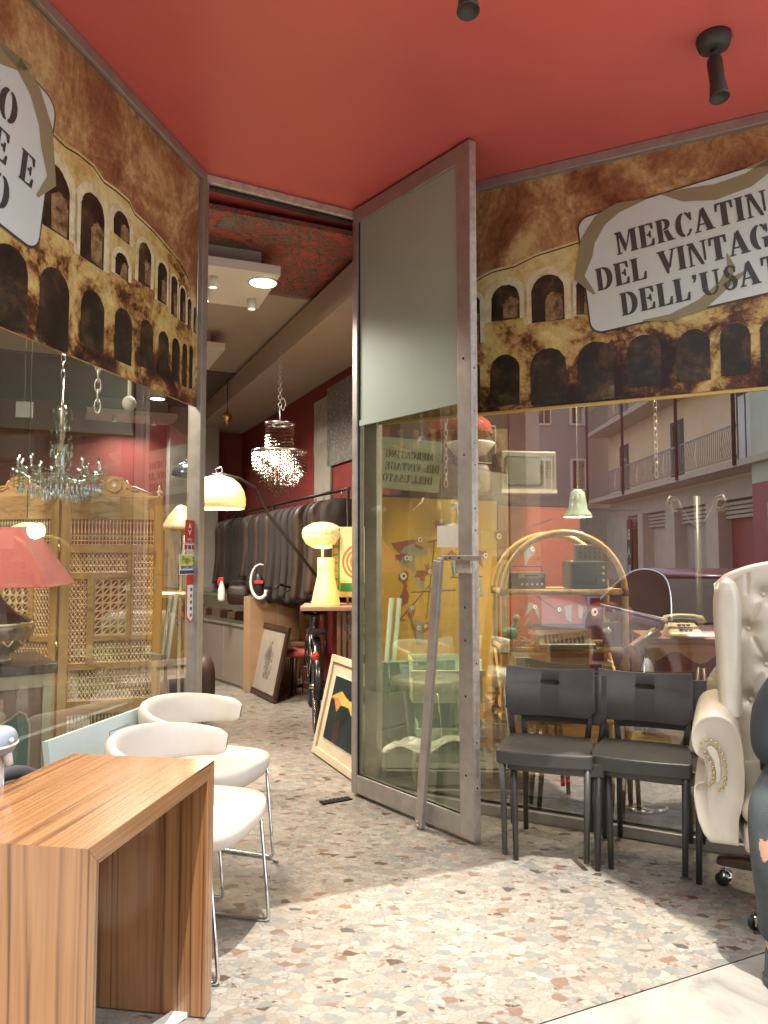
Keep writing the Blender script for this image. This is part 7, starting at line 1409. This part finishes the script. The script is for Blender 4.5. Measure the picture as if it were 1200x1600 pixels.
# frame of the mirrored street line (virtual x=0 axis along y): build in virtual coordinates, then place for real
class VB(MB):
    def build(s, *a, **k):
        s.v = [mir(v) for v in s.v]; k['world'] = True; return MB.build(s, *a, **k)
GZ = -.31
def vthing(name, label, cat, x, y, z=GZ, grp=None): return T(name, label, cat, mir((x, y, z)), 0, grp)
M['ochre'] = mat('ochre_plaster', (.84, .62, .40), .85, noise=.08, ns=1.5); M['grey_siding'] = mat('grey_siding', (.36, .33, .30), .7, noise=.05); M['green_wash'] = mat('pale_green_plaster', (.56, .58, .46), .85, noise=.08, ns=1.5)
M['stone_gf'] = mat('ground_floor_stone', (.58, .48, .38), .8, noise=.12, ns=2); M['shutter'] = mat('dark_shutter', (.05, .06, .055), .6); M['brown_pipe'] = mat('brown_pipe', (.08, .03, .025), .5); M['railing'] = mat('grey_railing', (.30, .28, .27), .5, .3); M['slab'] = mat('balcony_slab', (.5, .42, .34), .85); M['red_front'] = mat('red_shop_front', (.30, .05, .04), .5)
FX = 11.0; EX = 9.9
r = vthing('apartment_building', 'ochre apartment house with long balconies, reflected in the right window', 'building', FX, 28)
vb = VB(); vb.bx(FX, FX + 8, 20.5, 36, 3.75, 13); vb.build('upper_wall', 'ochre', r); vb = VB(); vb.bx(FX, FX + 8, 20.5, 36, GZ, .2); vb.bx(FX, FX + 8, 20.5, 36, 3.1, 3.749); vb.build('ground_floor_wall', 'stone_gf', r)
ys = [20.5, 22.0, 24.6, 26.4, 29.2, 30.6, 33.0, 34.0, 36]
for a_, b_ in ((20.5, 21.2), (24.0, 24.9), (27.6, 28.5), (31.0, 31.6), (32.9, 36)): vb = VB(); vb.bx(FX - .15, FX + .5, a_, b_, .201, 3.099); vb.build('pier', 'stone_gf', r)
for k, (a_, b_) in enumerate(((21.2, 24.0), (24.9, 27.6), (28.5, 31.0), (31.6, 32.9))): vb = VB(); vb.bx(FX + .3, FX + .4, a_, b_, .201, 3.099); vb.build('shop_front', ['red_front', 'plaster', 'stone_gf', 'red_front'][k], r); vb = VB(); [vb.bx(FX + .1, FX + .25, a_, b_, 2.5 + .14 * i, 2.6 + .14 * i) for i in range(4)]; vb.build('awning_box', 'slab', r)
for z in (4.0, 7.25, 10.5):
    vb = VB(); vb.bx(EX, FX, 18.5 if z < 5 else 20.6, 35.8, z - .18, z); vb.build('balcony_slab', 'slab', r)
    vb = VB(); vb.bx(EX + .03, EX + .07, 20.6, 35.8, z + 1.0, z + 1.05); vb.bx(EX + .03, EX + .06, 20.6, 35.8, z + .08, z + .11)
    y = 20.7
    while y < 35.8:
        bl = .10 if int((y - 20.7) / .9) % 3 == 0 else .02
        vb.tube([(EX + .045, y, z + .1), (EX + .045 - bl, y + .0, z + .4), (EX + .045, y, z + 1.0)], .012, 4, cap=False); y += .13
    vb.build('railing', 'railing', r)
for y in (20.7, 24.8, 30.4, 35.7): vb = VB(); vb.tube([(EX - .03, y, 3.85), (EX - .03, y, 12.5)], .06, 8); vb.build('post', 'brown_pipe', r)
for z in (4.02, 7.27, 10.52):
    for k, y in enumerate((22.2, 27.5, 33.6)):
        vb = VB(); vb.bx(FX - .03, FX - .002, y - .6, y + .6, z, z + 2.35); o = vb.build('balcony_door', 'shutter', r); vb = VB(); vb.bx(FX - .045, FX - .031, y - .45, y - .05, z + .2, z + 2.2); vb.bx(FX - .045, FX - .031, y + .05, y + .45, z + .2, z + 2.2); vb.build('pane', 'pane' if k else 'white', o)
vb = VB(); vb.bx(FX - .24, FX - .16, 32.2, 32.75, .3, 2.9); o = vb.build('sign_board', 'brown_pipe', r)
vb = VB()
for i, ch in enumerate('BAR'): text(vb, ch, .62, Tr(FX - .25, 32.48, 2.05 - i * .78) @ Rz(R(-90)) @ Matrix.Diagonal((-1, 1, 1, 1)), 0, bold=.02)
vb.build('sign_letters', 'plate', o)
r = vthing('apartment_building', 'grey clad apartment house beyond the ochre one, reflected in the right window', 'building', 9.6, 37)
vb = VB(); vb.bx(6.6, 12, 37, 42, 3.6, 14)
for i in range(70): vb.bx(6.58, 11, 36.985, 36.999, 3.7 + i * .148, 3.79 + i * .148)
vb.build('siding_wall', 'grey_siding', r); vb = VB(); vb.bx(6.6, 12, 37.001, 42, GZ, 3.599); vb.build('ground_floor_wall', 'plaster', r)
for z in (4.6, 7.9, 11.2):
    for x in (8.05, 9.75): vb = VB(); vb.bx(x - .38, x + .38, 36.9, 36.984, z, z + 1.6); o = vb.build('window', 'white', r); vb = VB(); vb.bx(x - .28, x - .02, 36.87, 36.899, z + .1, z + 1.5); vb.bx(x + .04, x + .3, 36.87, 36.899, z + .1, z + 1.5); vb.build('pane', 'pane', o)
r = vthing('apartment_building', 'pale green house with a red shop front, reflected at the right edge of the window', 'building', 10.2, 15)
vb = VB(); vb.bx(10.2, 18, 8, 20.4, 3.3, 13); vb.build('upper_wall', 'green_wash', r); vb = VB(); vb.bx(10.2, 18, 8, 20.4, GZ, 3.299); vb.build('ground_floor_wall', 'red_front', r)
for y in (10.5, 14.0, 18.4):
    for z in (4.4, 7.7): vb = VB(); vb.bx(10.15, 10.198, y - .55, y + .55, z, z + 1.9); o = vb.build('window', 'shutter', r); vb = VB(); vb.bx(10.12, 10.149, y - .45, y - .06, z + .1, z + 1.8); vb.bx(10.12, 10.149, y + .06, y + .45, z + .1, z + 1.8); vb.build('pane', 'pane', o)
    vb = VB(); vb.bx(10.14, 10.198, y - 1.1, y + 1.1, .3, 2.7); vb.build('shop_window', 'plate', r)
# parked car
M['car_glass'] = mat('car_glass', (.05, .053, .05), .9, noise=.1); M['car_glass'].node_tree.nodes['Principled BSDF'].inputs['Specular IOR Level'].default_value = 0
def car(label, vx, vy, ang):
    c = mir((vx, vy, GZ)); fwd = (mir((vx + math.sin(ang), vy + math.cos(ang), GZ)) - c); r = T('parked_car', label, 'car', c, math.atan2(fwd.y, fwd.x))
    M['car_red'] = mat('dark_red_car_paint', (.07, .010, .010), .3, .1, noise=.03, coat=.3)
    prof_ = [(-2.05, .30), (-2.08, .55), (-2.0, .82), (-1.85, .90), (-1.5, .95), (1.0, .93), (1.6, .84), (1.98, .70), (2.08, .5), (2.05, .28), (1.7, .22), (-1.7, .22)]
    wl_ = lambda mbx, pr_, hw_, tp: mbx
    mb = MB(); N_ = len(prof_); vs = []
    for y, k in ((-.86, .93), (-.80, .99), (-.4, 1.0), (.4, 1.0), (.80, .99), (.86, .93)):
        for x, z in prof_: vs.append((x * (k * .5 + .5), y if abs(x) < 1.7 else y * .93, .22 + (z - .22) * (k if z > .6 else 1)))
    mb.add(vs, [(j * N_ + i, j * N_ + (i + 1) % N_, (j + 1) * N_ + (i + 1) % N_, (j + 1) * N_ + i) for j in range(5) for i in range(N_)] + [tuple(range(N_)), tuple(range(5 * N_, 6 * N_))], True); mb.build('body', 'car_red', r, bev=.03)
    roof = [(-1.75, .93), (-1.35, 1.22), (-.9, 1.38), (-.2, 1.43), (.35, 1.36), (.85, 1.15), (1.25, .92)]
    rs_ = []
    for i in range(6):
        p0, p1, p2, p3 = roof[max(0, i - 1)], roof[i], roof[i + 1], roof[min(6, i + 2)]
        for k in range(4):
            t_ = k / 4; rs_.append(tuple(.5 * (2 * b + (c - a) * t_ + (2 * a - 5 * b + 4 * c - d_) * t_ * t_ + (3 * b - a - 3 * c + d_) * t_ ** 3) for a, b, c, d_ in zip(p0, p1, p2, p3)))
    roof = rs_ + [roof[-1]]
    mb = MB(); N_ = len(roof); vs = [(x, y * (1 - .28 * (z - .9) / .5), z) for y in (-.80, .80) for x, z in roof]; mb.add(vs, [tuple(range(N_)), tuple(range(N_, 2 * N_))] + [(i, i + 1, N_ + i + 1, N_ + i) for i in range(N_ - 1)], False); mb.build('cabin_glass', 'car_glass', r)
    mb = MB(); vs = [(x, y * (1 - .28 * (z - .9) / .5), z + .012) for y in (-.79, .79) for x, z in roof[7:18]]; mb.add(vs, [(i, i + 1, 11 + i + 1, 11 + i) for i in range(10)], True); mb.build('roof', 'car_red', r, solid=.02)
    mb = MB()
    for s in (-1, 1): mb.tube([(x, s * .80 * (1 - .28 * (z - .9) / .5) + s * .012, z + .012) for x, z in roof], .009, 6); mb.tube([(-1.7, s * .83, .955), (1.2, s * .83, .945)], .013, 6)
    mb.build('chrome_trim', 'chrome', r)
    for x in (-1.3, 1.3):
        for s in (-1, 1):
            mb = MB(Tr(x, s * .80, .31) @ Rx(R(90))); mb.lathe([(0, -.1), (.24, -.1), (.31, -.08), (.31, .08), (.24, .1), (0, .1)], n=28); o = mb.build('wheel', 'tyre', r); mb = MB(Tr(x, s * .80, .31) @ Rx(R(90))); mb.lathe([(0, -.11), (.2, -.112), (.21, -.1), (.21, .1), (.2, .112), (0, .11)], n=20); mb.build('rim', 'steel', o)
    for s in (-1, 1): mb = MB(); mb.sph((1.95, s * .6, .64), (.12, .16, .07), 12); mb.build('headlight', 'crystal', r); mb = MB(); mb.bx(.78, .95, min(s * .86, s * 1.0), max(s * .86, s * 1.0), .93, 1.05); mb.build('mirror', 'car_red', r, bev=.02)
car('dark red parked car, reflected in the right window', 3.75, 9.2, R(2))
